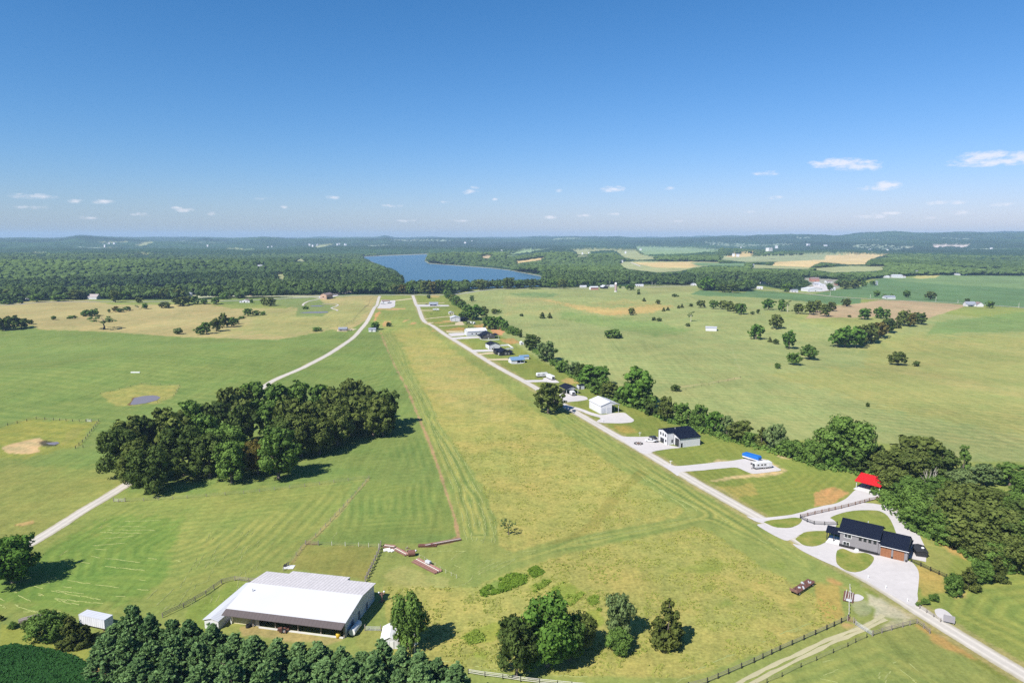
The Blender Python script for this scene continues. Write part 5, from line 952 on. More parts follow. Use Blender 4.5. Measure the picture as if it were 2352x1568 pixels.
# --- homesteads up the lane
r=house('metal_workshop','long pale grey metal workshop with white roof beside the charcoal house','workshop','C1',(545,457),19,20.5,12.6,4.9,2.2,'x',PALEG,WROOF,(('window','S',4.2,1.7,1.1,1.2,DTRIM),('window','S',8.4,1.7,1.3,1.3,DTRIM),('door','W',5.2,0,1.1,2.1,GALV),('garage','W',7.5,0,3.4,3.6,WHITEY)),og=.2)
m=MB(); m.box(-.07,-.08,0,.02,.02,4.9); m.box(0,-.22,4.86,20.6,-.05,4.95); m.build('corner_trim',DTRIM,r)
r=house('farmhouse','charcoal sided house with dark gable roof and porches by the red soil','house','C1',(885,517),19,11.4,13,3.9,2.7,'y',DGREY,NAVYY,(('window','S',3.6,3.4,1.1,1.5),('window','S',6.6,3.4,1.1,1.5),('door','S',4.4,0,.9,1.2)),ov=.4)
leanto(r,11.4,15.6,.3,12.5,2.5,3.7,NAVYY,((15.3,.6,2.5),(15.3,6,2.5),(15.3,12,2.5)),'x') ; [setattr(o,'name','porch_roof') for o in ()]
m=MB(); P=[(-3.6,.2,2.6),(-.05,.2,3.7),(-.05,12.8,3.7),(-3.6,12.8,2.6)]; m.hexa(P+[(a,b,c_+.14) for a,b,c_ in P]); m.build('porch_roof',NAVYY,r)
for y in (.5,4,8,12.3): m=MB(); m.box(-3.4,y,-.5,-3.2,y+.2,2.6); m.build('post',TRIM,r)
leanfix=[o for o in r.children if o.name.startswith('porch_roof')]
r=house('metal_workshop','white-walled workshop with dark navy roof next to the fenced yard','workshop','C1',(1003,735),19,10,12.5,4.1,1.7,'y',WHITE,NAVYY,(('garage','W',1.2,0,3.2,3.1,WHITEY),('garage','W',5.4,0,3.2,3.1,WHITEY),('window','S',3.4,1.2,1.2,1.1),('door','S',2.3,0,.9,1.3,DTRIM)))
m=MB(); m.box(-.1,-.12,0,.3,.02,4.1); m.build('corner_trim',DTRIM,r)
r=house('farmhouse','black sided house with black gable roof and white-framed windows','house','C1',(1225,868),19,9.6,12.5,3.0,2.3,'y',BLACK,NAVYY,(('window','S',4.6,.9,1.1,1.5),('window','S',7.2,.9,1.1,1.5),('window','W',2.0,.9,1.2,1.5),('window','W',6.5,.9,1.2,1.5),('door','W',4.4,0,1,2.1)))
leanto(r,9.6,12.4,.2,11,2.2,3.0,NAVYY,((12.1,.5,2.2),(12.1,5,2.2),(12.1,10,2.2)),'x',pm=DTRIM)
m=MB(); m.box(-1.5,6,-.5,4.2,14.8,3.3); m.build('wing_wall',BLACK,r); m=MB(); gable_roof(m,5.7,8.8,3.3,1.6,'x',.4,.3,x0=-1.5,y0=6); m.build('wing_roof',NAVY,r)
# blue-roofed cottage and its outbuilding
r=house('cottage','small white cottage with blue metal roof and open porch','cottage','C1',(1465,1032),19,11.2,8.2,2.8,1.9,'x',WHITEY,BLUER,(('garage','S',1.0,0,2.6,2.2,WHITEY),('door','W',3.2,0,1.0,2.0,TRIM)),ov=.4)
w0=[o for o in r.children if o.name.startswith('wall')][0]; bpy.data.objects.remove(w0); m=MB(); m.box(0,0,-1,4.8,8.2,2.78); m.box(4.8,5.4,-1,11.2,8.2,2.78); m.prism([(0,2.78),(8.2,2.78),(4.1,4.6)],.0,.12,0,'x'); m.prism([(0,2.78),(8.2,2.78),(4.1,4.6)],11.0,11.12,0,'x'); m.build('wall',WHITEY,r)
for x in (8.0,11.0): m=MB(); m.box(x-.1,.1,-.5,x+.1,.3,2.8); m.build('post',TRIM,r)
m=MB(); m.box(4.85,5.3,0,11,5.38,2.7); m.build('porch_wall',GSID,r)
house('outbuilding','white outbuilding with blue roof behind the blue-roofed cottage','outbuilding','C1',(1655,948),19,7.4,5.2,2.5,.8,'x',WHITEY,BLUER,(('door','S',1.2,0,.9,2,TRIM),),ov=.3)
house('garden_shed','tiny white shed beside the dark hedgerow tree','shed','C1',(1655,638),19,3.0,3.4,2.1,.9,'y',WHITEY,TRIM,(('door','S',.9,0,.9,1.7,DTRIM),),ov=.15,og=.15)
house('metal_workshop','lilac-grey gable-fronted metal workshop at the end of a long drive','workshop','C2',(1610,772),12,11,12,4.2,1.7,'y',GREYM,PALEG,(('garage','S',6.3,0,3.2,3.2,WHITEY),('garage','S',1.6,0,3.2,3.2,WHITEY)))
r=empty('carport',G('C2',1815,775),R(12),'dark-roofed open shelter beside the grey workshop','carport'); m=MB(); gable_roof(m,9.6,9,2.9,1.7,'y',.4,.4); m.build('roof',NAVYY,r)
for x in (.1,9.4):
    for y in (.1,8.9): m=MB(); m.box(x-.1,y-.1,-.5,x+.1,y+.1,2.9); m.build('post',DTRIM,r)
m=MB(); m.box(.3,8.6,0,9.3,8.75,2.8); m.build('rear_wall',DGREY,r)
house('cabin','small pale brown cabin by the far hedge','cabin','C2',(1565,632),14,6.6,5,2.6,1.2,'y',CREAM,PALEG,(('window','S',3.5,.9,1.4,1.2,DTRIM),('door','S',1.4,0,.9,2,DTRIM)))
r=house('farmhouse','white house with grey-blue metal roof and dark front, top of the lane','house','C2',(1150,447),4,13.2,9,3.0,2.2,'x',WHITEY,GROOF,(('window','S',8.2,.9,1.4,1.3,DTRIM),)); leanto(r,.8,11.2,-3,0,2.2,2.9,GROOF,((1,-2.8,2.2),(6,-2.8,2.2),(11,-2.8,2.2)),'y'); m=MB(); m.box(1,-.08,.05,11,0,2.5); m.build('front_panel',DGREY,r)
r=house('farmhouse','low white house with brown roof on a gravel yard between the lanes','house','C2',(160,385),6,12,8,2.6,1.8,'x',WHITEY,BROOF,(('window','S',2,.9,1.4,1.1,DTRIM),('garage','S',7,0,3,2.2,WHITEY)))
house('tool_shed','white shed with grey roof by the field lane','shed','B3',(400,1347),2,7.2,5.5,2.7,1.2,'x',WHITEY,GROOF,(('door','S',3,0,1,2,DTRIM),))
r=house('tool_shed','dark grey-roofed shed with fenced lean-to left of the field lane','shed','B3',(22,1338),6,8.6,6,2.3,1.4,'x',GSID,GROOF,(('door','S',2,0,1,2,DTRIM),)); leanto(r,8.7,12.5,.5,5.5,1.6,2.2,BROWNT,((12.3,.7,1.6),(12.3,5.3,1.6)),'x')
# --- farther farms
house('field_barn','long white barn with pale grey roof alone in the right pasture','barn','B5',(402,1335),-14,11.5,9,3.6,.9,'x',WHITE,GREYM,(('shade_panel','E',1.5,0,5,2.9),),group=None)
r=house('cattle_barn','white-gabled shed with red slatted side on the far farm','barn','B4',(1075,820),10,15.5,11,4.8,1.6,'x',REDB,WROOF,(('shade_panel','S',1,2.8,13.5,.9),)); m=MB(); m.box(-.2,0,-1,-.02,11,4.8); m.prism([(0,4.8),(11,4.8),(5.5,6.35)],-.2,-.02,0,'x'); m.build('end_wall',TRIM,r)
house('hay_barn','pale-roofed hay barn with dark gable on the far farm','barn','B4',(1228,808),14,11,17,3.6,3.4,'y',BLACK,PALEG,(('shade_panel','S',3.5,0,4,3),))
house('outbuilding','low white outbuilding left of the far farm','outbuilding','B4',(945,792),8,13,8,3,1.2,'x',WHITEY,WROOF); house('outbuilding','small white outbuilding right of the hay barn','outbuilding','B4',(1280,770),8,6,6,3,1.2,'x',WHITEY,WROOF); house('outbuilding','low white shed behind the tall silo','outbuilding','B4',(1320,784),8,9,6,2.8,1.1,'x',WHITEY,WROOF); house('farmhouse','white ranch house beside the far road right of the silo','house','B4',(1640,778),4,17,9,2.8,1.7,'x',WHITEY,PALEG,(('window','S',3,.9,2,1.2,DTRIM),('door','S',8,0,1,2,DTRIM)))
p=G('B4',1388,846); r=empty('grain_silo',p,0,'tall concrete stave silo with pale domed cap on the far farm','silo'); m=MB(); m.lathe([(2.3,0),(2.3,14.5)],n=24); m.build('shaft',mat('stave_concrete',(.36,.27,.25),.85,var=.2,scale=.8,grime=.3,stripe=('Z',1.2,.25)),r); m=MB(); m.lathe([(2.34,14.5),(2.34,15.4),(2.0,16.6),(1.2,17.4),(.05,17.8)],n=24); m.build('dome',TRIM,r,smooth=True); m=MB(); m.lathe([(2.75,-1),(2.75,2.0),(2.35,2.0)],n=24); m.build('base',CONC,r)
r=house('farmhouse','white farmhouse with grey roof by the soy field road','house','B6',(1628,1028),-6,13,9.5,3.6,3.2,'x',WHITEY,GROOF,(('window','S',1.5,1,1.3,1.5,DTRIM),('window','S',9.5,1,1.3,1.5,DTRIM),('door','S',6,0,1.1,2.1,DTRIM))); m=MB(); gable_prism(m,8.5,10,-1,3.4,3.0,'y',13.4,-2.5); m.build('wing_wall',WHITEY,r); m=MB(); gable_roof(m,8.5,10,3.4,3.0,'y',.4,.4,x0=13.4,y0=-2.5); m.build('wing_roof',BROOF,r); leanto(r,1,9,-2.5,0,2.4,3.3,GROOF,((1.2,-2.3,2.4),(8.8,-2.3,2.4)),'y')
house('farmhouse','low white house between two round trees in the soy fields','house','B6',(605,932),-3,17,10,2.8,2.2,'x',WHITEY,GROOF,(('window','S',2,.9,1.6,1.2,DTRIM),('garage','S',11,0,4,2.4,WHITEY)))
for i,(x,y,l,w_,h,rf,lb) in enumerate(((590,668,16,16,4,WROOF,'white farm shed, left of the cluster beyond the soy field'),(690,668,30,20,6,PALEG,'long white farm warehouse beyond the soy field'),(820,668,10,12,4,BROOF,'small brown-roofed farm shed right of the long warehouse'),(350,674,14,12,3.5,BROOF,'brown-roofed house at the left edge of the soy field'),(1500,636,12,10,4,GROOF,'grey-roofed house among trees at the soy field top'),(1570,636,16,10,4,WROOF,'white house beside the grey-roofed one at the soy field top'))): house('farm_shed' if 'shed' in lb else 'farmhouse' if 'house ' in lb and 'warehouse' not in lb else 'warehouse',lb,'house' if 'house ' in lb and 'warehouse' not in lb else 'shed','B6',(x,y),0,l,w_,h,h*.35,'x',WHITEY,rf)
# town at the end of the fields
TB=((1725,716,20,14,7,BROOF,REDB,'brick hall with pink-brown roof in the town'),(1690,842,30,24,5,WROOF,WHITE,'largest white warehouse at the town edge'),(1840,775,12,10,4,WROOF,WHITE,'white building behind the largest warehouse'),(1925,732,15,10,4,BROOF,WHITEY,'house with brown roof right of the brick hall'),(1975,826,10,9,3.5,WROOF,WHITEY,'small white house right of the largest warehouse'),(1110,745,18,10,3.4,WROOF,WHITEY,'long white house behind the middle town trees'),(980,722,9,9,3.4,GROOF,WHITEY,'grey-roofed house left of the long white one'),(1050,810,11,9,3.4,WROOF,WHITEY,'white house where the soy road starts'),(1480,850,13,9,3.6,GROOF,WHITEY,'white house under the round town tree'),(222,766,13,9,3.8,GROOF,WHITEY,'white house alone on the road left of the wood'),(512,684,11,9,4,GROOF,WHITEY,'grey-roofed house deep among the trees'),(525,800,8,8,3.4,WROOF,WHITEY,'white house at the front of the dark trees, left one'),(605,795,7,7,3.2,WROOF,WHITEY,'white house at the front of the dark trees, right one'),(850,785,9,8,3.2,GROOF,WHITEY,'white cottage at the tip of the dark trees'),(1240,745,10,8,3.2,PALEG,WHITEY,'pale house right of the long white one'),(840,705,10,10,7,mat('barn_red_roof',(.35,.12,.11),.7),mat('barn_red',(.36,.10,.09),.8),'faded red barn among the town trees'),(2010,655,12,9,3.5,BROOF,CREAM,'tan house by the far right town road'),(1560,700,9,8,3.5,BROOF,WHITEY,'brown-roofed house at the town’s middle'),(1770,760,14,10,4.5,PALEG,GREYM,'grey shed between brick hall and warehouse'),(2035,760,12,9,3.5,BROOF,REDB,'red-brown house at the right of the town'))
for x,y,l,w_,h,rf,wl,lb in TB: house('barn' if 'barn' in lb else 'warehouse' if 'warehouse' in lb else 'town_house',lb,'barn' if 'barn' in lb else 'warehouse' if 'warehouse' in lb else 'house','B5',(x,y),random.choice((-8,4,10,-4)),l,w_,h,h*.42,random.choice('xxy'),wl,rf,(('window','S',1,1,1.4,1.3,DTRIM),('door','S',l*.5,0,1.2,2.2,DTRIM)),group='buildings of the far town')
# left side by the lake
house('farmhouse','white gable-fronted house with red-brown roof in the left fields','house','B2',(893,981),2,15.5,12,2.6,2.4,'y',WHITEY,BROOF,(('shade_panel','S',6.6,0,1.6,2.1),('window','S',2.5,1,1.4,1.2,DTRIM),('window','S',11,1,1.4,1.2,DTRIM)))
r=house('brick_lodge','large tan brick building with brown roof near the far woods','lodge','B2',(1908,935),-12,11,22,6.5,2.6,'y',BRICK,BROOF,(('shade_panel','S',4.2,2.6,2.4,1.6),('window','S',1.2,1,1.4,1.6),('window','S',8,1,1.4,1.6),('shade_panel','E',2,0,8,2.6)))
for i,(x,y,l,w_,h,wl,rf,lb) in enumerate(((212,905,5,7,5,WHITEY,WROOF,'narrow white building at the left of the lakeside row'),(298,882,16,10,5,CREAM,BROOF,'tan building behind the lakeside row'),(425,892,13,9,3,WHITEY,PALEG,'pale-roofed white building, left in the lakeside row'),(535,890,9,8,3,WHITEY,WROOF,'small white building, middle of the lakeside row'),(610,888,7,8,3.2,WHITEY,WROOF,'small white building at the dark tree'),(752,898,10,8,3.5,WHITEY,BROOF,'brown-roofed white building, right in the lakeside row'),(1018,895,11,8,3.2,BRICK,BROOF,'low brown house beside the far road'),(1120,893,7,7,3.2,WHITEY,BROOF,'small brown-roofed house right of the low brown one'),(885,892,8,8,3.2,BRICK,BROOF,'small tan house between lakeside trees'),(1715,878,5,7,7,WHITEY,WROOF,'white chapel-like house against the wood'),(1118,545,14,12,6,BRICK,PALEG,'pale-roofed house in a forest clearing, left one'),(1260,540,12,10,5,BRICK,GROOF,'grey-roofed house in a forest clearing, right one'),(2240,640,14,9,4,WHITEY,WROOF,'white house deep in the left wood'),(2120,652,10,9,4,WHITEY,WROOF,'white roof peeping from the left wood'),(2050,850,26,12,4,CREAM,PALEG,'long low lodge with pale roof'),(2250,850,14,10,3.5,CREAM,GROOF,'grey low lodge at the lane end'))):
    house('lake_house',lb,'house','B2',(x,y),random.choice((-6,0,8)),l,w_,h,h*.4,'x',wl,rf,(('window','S',1,1,1.3,1.2,DTRIM),),group='buildings along the lake road')
house('lake_barn','pale pink-roofed barn half hidden by lakeside trees','barn','B1',(1098,938),-4,16,14,3.5,4.6,'x',WHITEY,mat('pale_pink_roof',(.3,.26,.255),.7)); house('lake_house','small white house left of the lakeside trees','house','B1',(288,962),0,7.5,7,3.2,1.4,'x',WHITEY,WROOF); house('lake_house','white boathouse at the far left shore','house','B1',(2330,905),0,9,7,5,2,'y',WHITEY,WROOF)
house('cottage','tiny white house at the edge of the far tree line','house','B3',(1490,850),5,9,7,3,1.2,'x',WHITEY,WROOF); house('cottage','white roof showing among the shoreline trees','house','B3',(1565,760),5,9,7,6,1.2,'x',WHITEY,WROOF)
# specks of farms in the far country
for c,x,y,l in (('B1',710,240,22),('B1',1300,222,24),('B1',1360,224,26),('B1',1420,226,30),('B1',1600,332,26),('B1',1700,332,22),('B1',1745,322,20),('B1',1125,372,14),('B2',270,212,22),('B2',480,240,26),('B2',1240,285,30),('B2',1290,278,26),('B2',1760,235,30),('B2',1800,240,30),('B2',1860,240,28),('B2',2110,235,30),('B2',2220,232,30),('B2',1690,508,16),('B3',280,262,26),('B3',330,265,34),('B3',20,212,30),('B3',90,232,30),('B3',1600,212,40),('B3',1690,206,30),('B3',1110,222,34),('B3',2060,348,22),('B3',2240,330,22),('B3',2100,165,60),('B4',130,330,20),('B4',960,375,16),('B4',1040,375,18),('B4',1500,365,20),('B4',1690,325,30),('B4',1455,480,18),('B4',650,500,12),('B4',690,385,18),('B5',480,250,34),('B5',510,265,24),('B5',835,292,26),('B5',1100,232,40),('B5',1200,222,50),('B5',1280,235,36),('B5',1360,240,30),('B5',1690,238,60),('B5',1900,262,50),('B5',790,405,28),('B5',735,400,24),('B5',680,385,18),('B5',985,540,14),('B5',2270,338,24),('B6',390,325,40),('B6',400,335,24),('B6',220,336,20),('B6',625,320,26),('B6',755,240,16),('B6',1230,285,70),('B6',1330,288,60),('B6',1450,292,90),('B6',1600,285,70),('B6',1730,305,36),('B6',1925,300,34),('B6',2270,252,40),('B6',985,618,9),('B6',490,765,9)):
    p=G(c,x,y); p.z+=9 if p.length>3300 else 6 if p.length>1700 else 0; r=empty('distant_house',p,random.uniform(-.5,.5),None,'house','pale buildings scattered in the far country'); r['label']='pale distant building, a speck in the far wooded country'
    l=l*(.5 if p.length>2600 else .75); w_=l*random.uniform(.5,.8); h=min(l*.35,random.uniform(3.5,6)); m=MB(); gable_prism(m,l,w_,-12,h,h*.3,'x'); m.build('wall',WHITEY,r); m=MB(); gable_roof(m,l,w_,h,h*.3,'x',.5,.5,.3); m.build('roof',random.choice((WROOF,PALEG,PALEG,GROOF)),r)
# ------------------------------------------------------------------ fences
def fence(name,label,pts,spacing,ph,rails,pw,pm,rm,rw=(.05,.14),jit=.03,group=None,cat='fence'):
    """posts along the ground line, rails or wires between them"""
    P=[Vector((p.x,p.y)) for p in pts]; r=empty(name,(P[0].x,P[0].y,float(H0(P[0].x,P[0].y))),0,label,cat,group); o0=Vector(r.location)
    tot=sum((b-a).length for a,b in zip(P,P[1:])); spacing=max(spacing,tot/96); pos=[]
    for a,b in zip(P,P[1:]):
        n=max(1,round((b-a).length/spacing)); pos+=[a.lerp(b,k/n) for k in range(n)]
    pos.append(P[-1]); me=None; tops=[]
    for i,q in enumerate(pos):
        z=float(H0(q.x,q.y)); loc=Vector((q.x,q.y,z))-o0
        if me is None or i%7==0:
            m=MB(); a=random.uniform(-jit,jit); b=random.uniform(-jit,jit); m.bar((0,0,-.4),(a*ph,b*ph,ph*random.uniform(.94,1.06)),pw); o=m.build('post',pm,r); me=o.data
        else: o=bpy.data.objects.new('post',me); COL.objects.link(o); o.parent=r
        o.location=loc; o.rotation_euler=(0,0,random.uniform(-.2,.2)); tops.append(loc)
    for z in rails:
        m=MB()
        for a,b in zip(tops,tops[1:]): m.bar(a+Vector((0,0,z+random.uniform(-jit,jit))),b+Vector((0,0,z+random.uniform(-jit,jit))),rw[0],rw[1])
        m.build('rail' if rw[1]>.05 else 'wire',rm,r)
    return r
WIRE=(.03,.03)
fence('wooden_fence','curved dark plank fence left of the barn',gl('A1',(1460,905),(1650,815),(1850,700),(1990,600),(2110,572),(2230,588),(2330,590)),4.0,1.5,(.55,.95,1.35),.18,WOODG,WOODG)
fence('wire_fence','wire fence running up the slope from the barn to the field corner',gl('A2',(865,485),(910,440),(980,350),(1062,250))+gl('V',(725,1232),(780,1175),(848,1098)),4.5,1.3,(.4,.8,1.2),.15,WOODG,WOODG,WIRE)
fence('wire_fence','wire fence crossing the left hay field to a pale gate',gl('V',(848,1098),(800,1104),(700,1117),(560,1133),(430,1144),(330,1150),(272,1153)),6,1.3,(.4,.8,1.2),.15,WOODG,WOODG,WIRE)
fence('wire_fence','fence of pale thin posts along the back of the barn paddock',gl('A2',(1065,250),(1180,252),(1300,258),(1420,262),(1540,266),(1720,275)),4.2,1.5,(.5,1.0),.13,WPOST,WOODG,WIRE)
fence('wooden_fence','stout leaning post fence right of the barn paddock',gl('A2',(1740,265),(1720,330),(1690,395),(1660,460),(1630,520),(1600,585)),2.2,1.9,(.6,1.2),.3,WOODG,WOODG,(.06,.2),.06)
fence('wooden_fence','pale-topped wooden fence along the bottom edge of the picture',gl('A3',(340,1410),(490,1435),(650,1455),(810,1480),(980,1500),(1140,1515),(1400,1540)),4.2,1.35,(.5,.9,1.25),.17,WOODD,WPOST,(.06,.12))
fence('wooden_fence','long dark post fence below the meadow, ending at the gate',gl('A4',(300,1535),(470,1492),(660,1410),(890,1310),(1120,1200),(1335,1105),(1540,1015),(1735,925)),3.6,1.5,(.5,.9,1.25),.22,WOODD,WOODG,(.05,.1))
fence('wire_fence','crooked fence of uneven poles beside the pile of pipes',gl('C4',(1730,330),(1745,480),(1745,600),(1715,700),(1715,860),(1700,960)),2.4,1.7,(.5,1.1),.16,WPOST,WOODG,WIRE,.12)
fence('wooden_fence','grey board fence from the track gate to the lane',gl('C4',(2200,1325))+gl('A5',(590,1210),(660,1190),(740,1168),(842,1142),(890,1175),(935,1215)),3.2,1.5,(.5,.9,1.3),.2,WOODG,WOODG,(.05,.12))
fence('wire_fence','thin wire fence on brown posts below the wheel track',gl('A4',(900,1530),(1005,1492),(1140,1435),(1310,1350),(1450,1290),(1600,1222),(1730,1165),(1800,1130),(1900,1085)),7,1.2,(.4,.8,1.1),.13,WOODD,WOODG,WIRE)
fence('board_fence','brown board fence between the two upper drives',gl('A5',(5,385),(110,360),(210,338),(300,318),(400,292),(500,265),(600,245)),3.2,1.4,(.4,.8,1.2),.2,WOODB,WOODB,(.05,.16))
fence('board_fence','black board fence curving to the porch of the house',gl('A5',(5,388),(55,415),(105,432),(180,436),(270,435)),3.0,1.4,(.4,.8,1.2),.2,WOODD,WOODD,(.05,.14))
fence('board_fence','black board fence from the garage corner to the round shrub',gl('A5',(800,700),(870,732),(940,765),(1000,792),(1055,818)),3.2,1.4,(.4,.8,1.2),.2,WOODD,WOODD,(.05,.14))
fence('wire_fence','sagging post fence beside the gravel patch and sign',gl('A5',(860,1035),(910,1065),(960,1095),(1010,1130)),3,1.2,(.5,1.0),.16,WOODG,WOODG,WIRE,.08)
fence('wire_fence','dark post fence around the dry pond paddock',gl('B7',(-20,950),(180,905),(380,860),(560,872),(760,884),(900,888),(1035,884),(980,960),(900,1070),(790,1168),(870,1160),(1060,1135),(1190,1120)),5.5,1.4,(.4,.8,1.2),.2,WOODD,WOODG,WIRE)
fence('wire_fence','thin fence around the small grey pond',gl('B7',(1055,600),(1250,550),(1480,492),(1680,502),(1882,515),(1820,620),(1650,690)),7,1.2,(.4,1.0),.12,WOODD,WOODG,WIRE)
fence('vinyl_fence','white board fence around a square yard by the workshop',gl('C1',(1235,665),(1400,655),(1500,722),(1345,740)),2.5,1.5,(.25,.5,.75,1.0,1.25,1.45),.16,TRIM,TRIM,(.05,.24),0)
fence('wire_fence','thin white stakes in a row past the brown feed troughs',gl('C5',(1440,450),(1530,495),(1617,555),(1715,600),(1807,665),(1902,720),(1997,765),(2090,812)),4,1.25,(1.0,),.07,WPOST,WPOST,(.015,.015))
fence('wire_fence','fence along the swale across the right pasture',gl('A6',(380,190),(520,160),(760,110),(960,70),(1090,35)),9,1.3,(.5,1.0),.14,WOODD,WOODG,WIRE)
fence('wire_fence','fence line along the field lane up to the road',gl('V',(760,752),(790,748),(812,735),(835,710),(850,690),(858,682)),9,1.3,(.5,1.0),.16,WOODD,WOODG,WIRE)
# gates
def gate(label,a,b,h=1.25,mt=None,name='farm_gate'):
    d=b-a; r=empty(name,(a.x,a.y,a.z),math.atan2(d.y,d.x),label,'gate'); L_=d.xy.length
    m=MB(); 
    for z in (.25,.5,.75,1.0,h): m.bar((0,0,z),(L_,0,z),.05)
    for k in range(4): m.bar((L_*k/3,0,.2),(L_*k/3,0,h),.06)
    m.build('bars',mt or GALV,r); m=MB(); m.box(-.2,-.1,-.5,0,.1,1.7); m.box(L_,-.1,-.5,L_+.2,.1,1.7); m.build('post',WOODG,r); return r
gate('long grey tube gate across the wheel track',G('C4',1850,1095),G('C4',2200,1320)); gate('rust-red gate at the fence corner by the track',G('C4',1690,1010),G('C4',1800,1050),1.4,PINKRUST); gate('reddish gate at the corner of the barn paddock',G('A2',1068,252),G('A2',1175,256),1.3,PINKRUST)
gate('pale metal gate at the end of the hay field fence',G('V',262,1152),G('V',287,1152),1.3,WPOST); gate('pale gate panel in the dry pond fence',G('B7',910,888),G('B7',957,889),1.5,TRIM); gate('small tube gate between barn and garden shed',G('A2',1600,1022),G('A2',1735,1025))
# ------------------------------------------------------------------ poles
def pole(c,x,yb,yt,label,arm=True,group='utility poles'):
    p=G(c,x,yb); h=max(5,h_at(p,px(c,x,yt)[1])); r=empty('utility_pole',p,0,label,'pole',group); m=MB(); k=.16 if p.length<400 else .26; m.tube((0,0,-.5),(0,0,h),k,k*.7,8); m.build('shaft',WPOST,r)
    if arm: m=MB(); m.box(-1.2,-.08,h-1.0,1.2,.08,h-.8); m.build('crossarm',WOODG,r)
    return r,h
r,h=pole('A2',2043,1218,1035,'slim utility pole with a small dish below the barn tree',False,None); m=MB(); m.lathe([(.02,0),(.3,.05),(.5,.18)],n=16); o=m.build('dish',TRIM,r,smooth=True); o.location=(.35,-.2,h-2.6); o.rotation_euler=(R(70),0,R(40))
pole('A2',1905,1182,960,'grey pole standing at the wall of the garden shed',False,None)
for i,(c,x,yb,yt,lb) in enumerate((('B3',980,876,818,'utility pole at the top of the main lane'),('B3',545,872,848,'utility pole at the top of the field lane'),('B3',1622,835,790,'utility pole left of the hill, before the shore trees'),('B3',1352,868,800,'utility pole in front of the dark shore trees'),('B4',760,802,760,'utility pole left of the white farm sheds'),('B4',1845,770,722,'taller utility pole on the road right of the ranch house'),('B4',1882,772,735,'shorter utility pole right beside the taller one'),('B4',1310,772,716,'utility pole behind the hay barn'),('B5',1965,895,845,'utility pole in the soy by the warehouse'),('B6',420,922,876,'utility pole left of the two round trees'),('B6',1243,966,905,'utility pole beside the oak on the soy road'),('B6',1520,986,958,'short utility pole before the farmhouse'),('B6',2285,1046,984,'utility pole at the right edge of the soy road'),('B6',712,660,605,'utility pole behind the farm warehouse'),('B2',1795,880,830,'utility pole by the chapel-like house'))): pole(c,x,yb,yt,lb)
# ------------------------------------------------------------------ trailers and cars
def wheels(r,xs,ys,rad,wd=.25):
    for x in xs:
        for y in ys:
            m=MB(); m.tube((x,y-wd/2,rad),(x,y+wd/2,rad),rad,n=16); w_=m.build('wheel',TIRE,r); m=MB(); m.tube((x,y-wd/2-.02,rad),(x,y+wd/2+.02,rad),rad*.5,n=12); m.build('rim',GALV,w_)
def camper(p,rot,L_,label,cover=None,nose=True,h=3.1,name='travel_trailer',win=((.12,.9),(.34,.9),(.52,1.0)),front=False):
    W_=2.5; r=empty(name,p,rot,label,'trailer'); z0=.75
    prof=[(0,z0+.35),(.35,z0),(L_-.2,z0),(L_,z0+.3),(L_-.05,h-.25),(L_-.45,h),(.5,h),(.06,h-.5)]
    m=MB(); m.prism([(a,b) for a,b in prof],0,W_,0,'y'); m.build('body',RVW,r,bevel=.08)
    if cover:
        m=MB(); m.prism([(-.12,z0+.7),(.1,z0+.45),(L_+.05,z0+.7),(L_+.12,z0+.9),(L_+.05,h-.15),(L_-.45,h+.12),(.5,h+.12),(-.05,h-.4)],-.1,W_+.1,0,'y'); m.build('tarpaulin',cover,r,bevel=.1)
    else:
        for u,w_ in win:
            m=MB(); m.box(L_*u,-.03,z0+1.0,L_*u+w_,.02,z0+1.6); o=m.build('window',GLASS,r)
        m=MB(); m.box(L_*.72,-.03,z0+.15,L_*.72+.7,.02,z0+1.95); o=m.build('door',TRIM,r)
        m=MB(); m.box(.2,-.02,z0+.45,L_-.3,.01,z0+.58); m.build('stripe',GREYM,r)
        if front: m=MB(); m.box(-.04,.35,z0+.5,.12,W_-.35,z0+1.75); m.build('front_window',GLASS,r)
        m=MB(); m.box(L_*.45,W_/2-.4,h,L_*.45+1,W_/2+.4,h+.25); m.build('roof_unit',TRIM,r,bevel=.04); m=MB(); m.box(L_*.2,W_/2-.3,h,L_*.2+.5,W_/2+.3,h+.1); m.build('roof_vent',GREYM,r)
    wheels(r,(L_*.52,L_*.52+.85),(.2,W_-.2),.38); m=MB(); m.box(.3,.2,z0-.3,L_-.3,W_-.2,z0); m.bar((.4,.5,z0-.2),(-1.1,W_/2,z0-.25),.1); m.bar((.4,W_-.5,z0-.2),(-1.1,W_/2,z0-.25),.1); m.tube((-1.0,W_/2,0),(-1.0,W_/2,z0-.2),.05); m.build('chassis',DTRIM,r); return r
def car(p,rot,label,col,kind='car'):
    r=empty('parked_car' if kind=='car' else 'parked_truck',p,rot,label,'car' if kind=='car' else 'truck'); m=MB(); m.prism([(0,.35),(4.6,.35),(4.65,.7),(4.5,.92),(3.3,1.0),(.9,1.0),(.05,.95),(-.03,.6)],0,1.8,0,'y'); m.build('body',col,r,bevel=.09)
    m=MB()
    if kind=='car': pr=[(.5,1.0),(3.3,1.0),(2.5,1.48),(1.1,1.48)]
    else: pr=[(1.7,1.0),(3.4,1.0),(2.9,1.65),(1.75,1.65)]
    m.prism(pr,.12,1.68,0,'y'); m.build('windows',GLASS,r,bevel=.04); m=MB(); x0,x1=pr[3][0],pr[2][0]; m.box(x0+.05,.16,pr[2][1]-.02,x1-.05,1.64,pr[2][1]+.05); m.build('roof',col,r,bevel=.03)
    wheels(r,(.85,3.65),(.1,1.7),.34,.22)
    for y in (.25,1.3): m=MB(); m.box(4.55,y,.62,4.68,y+.3,.78); m.build('headlight',TRIM,r)
    return r
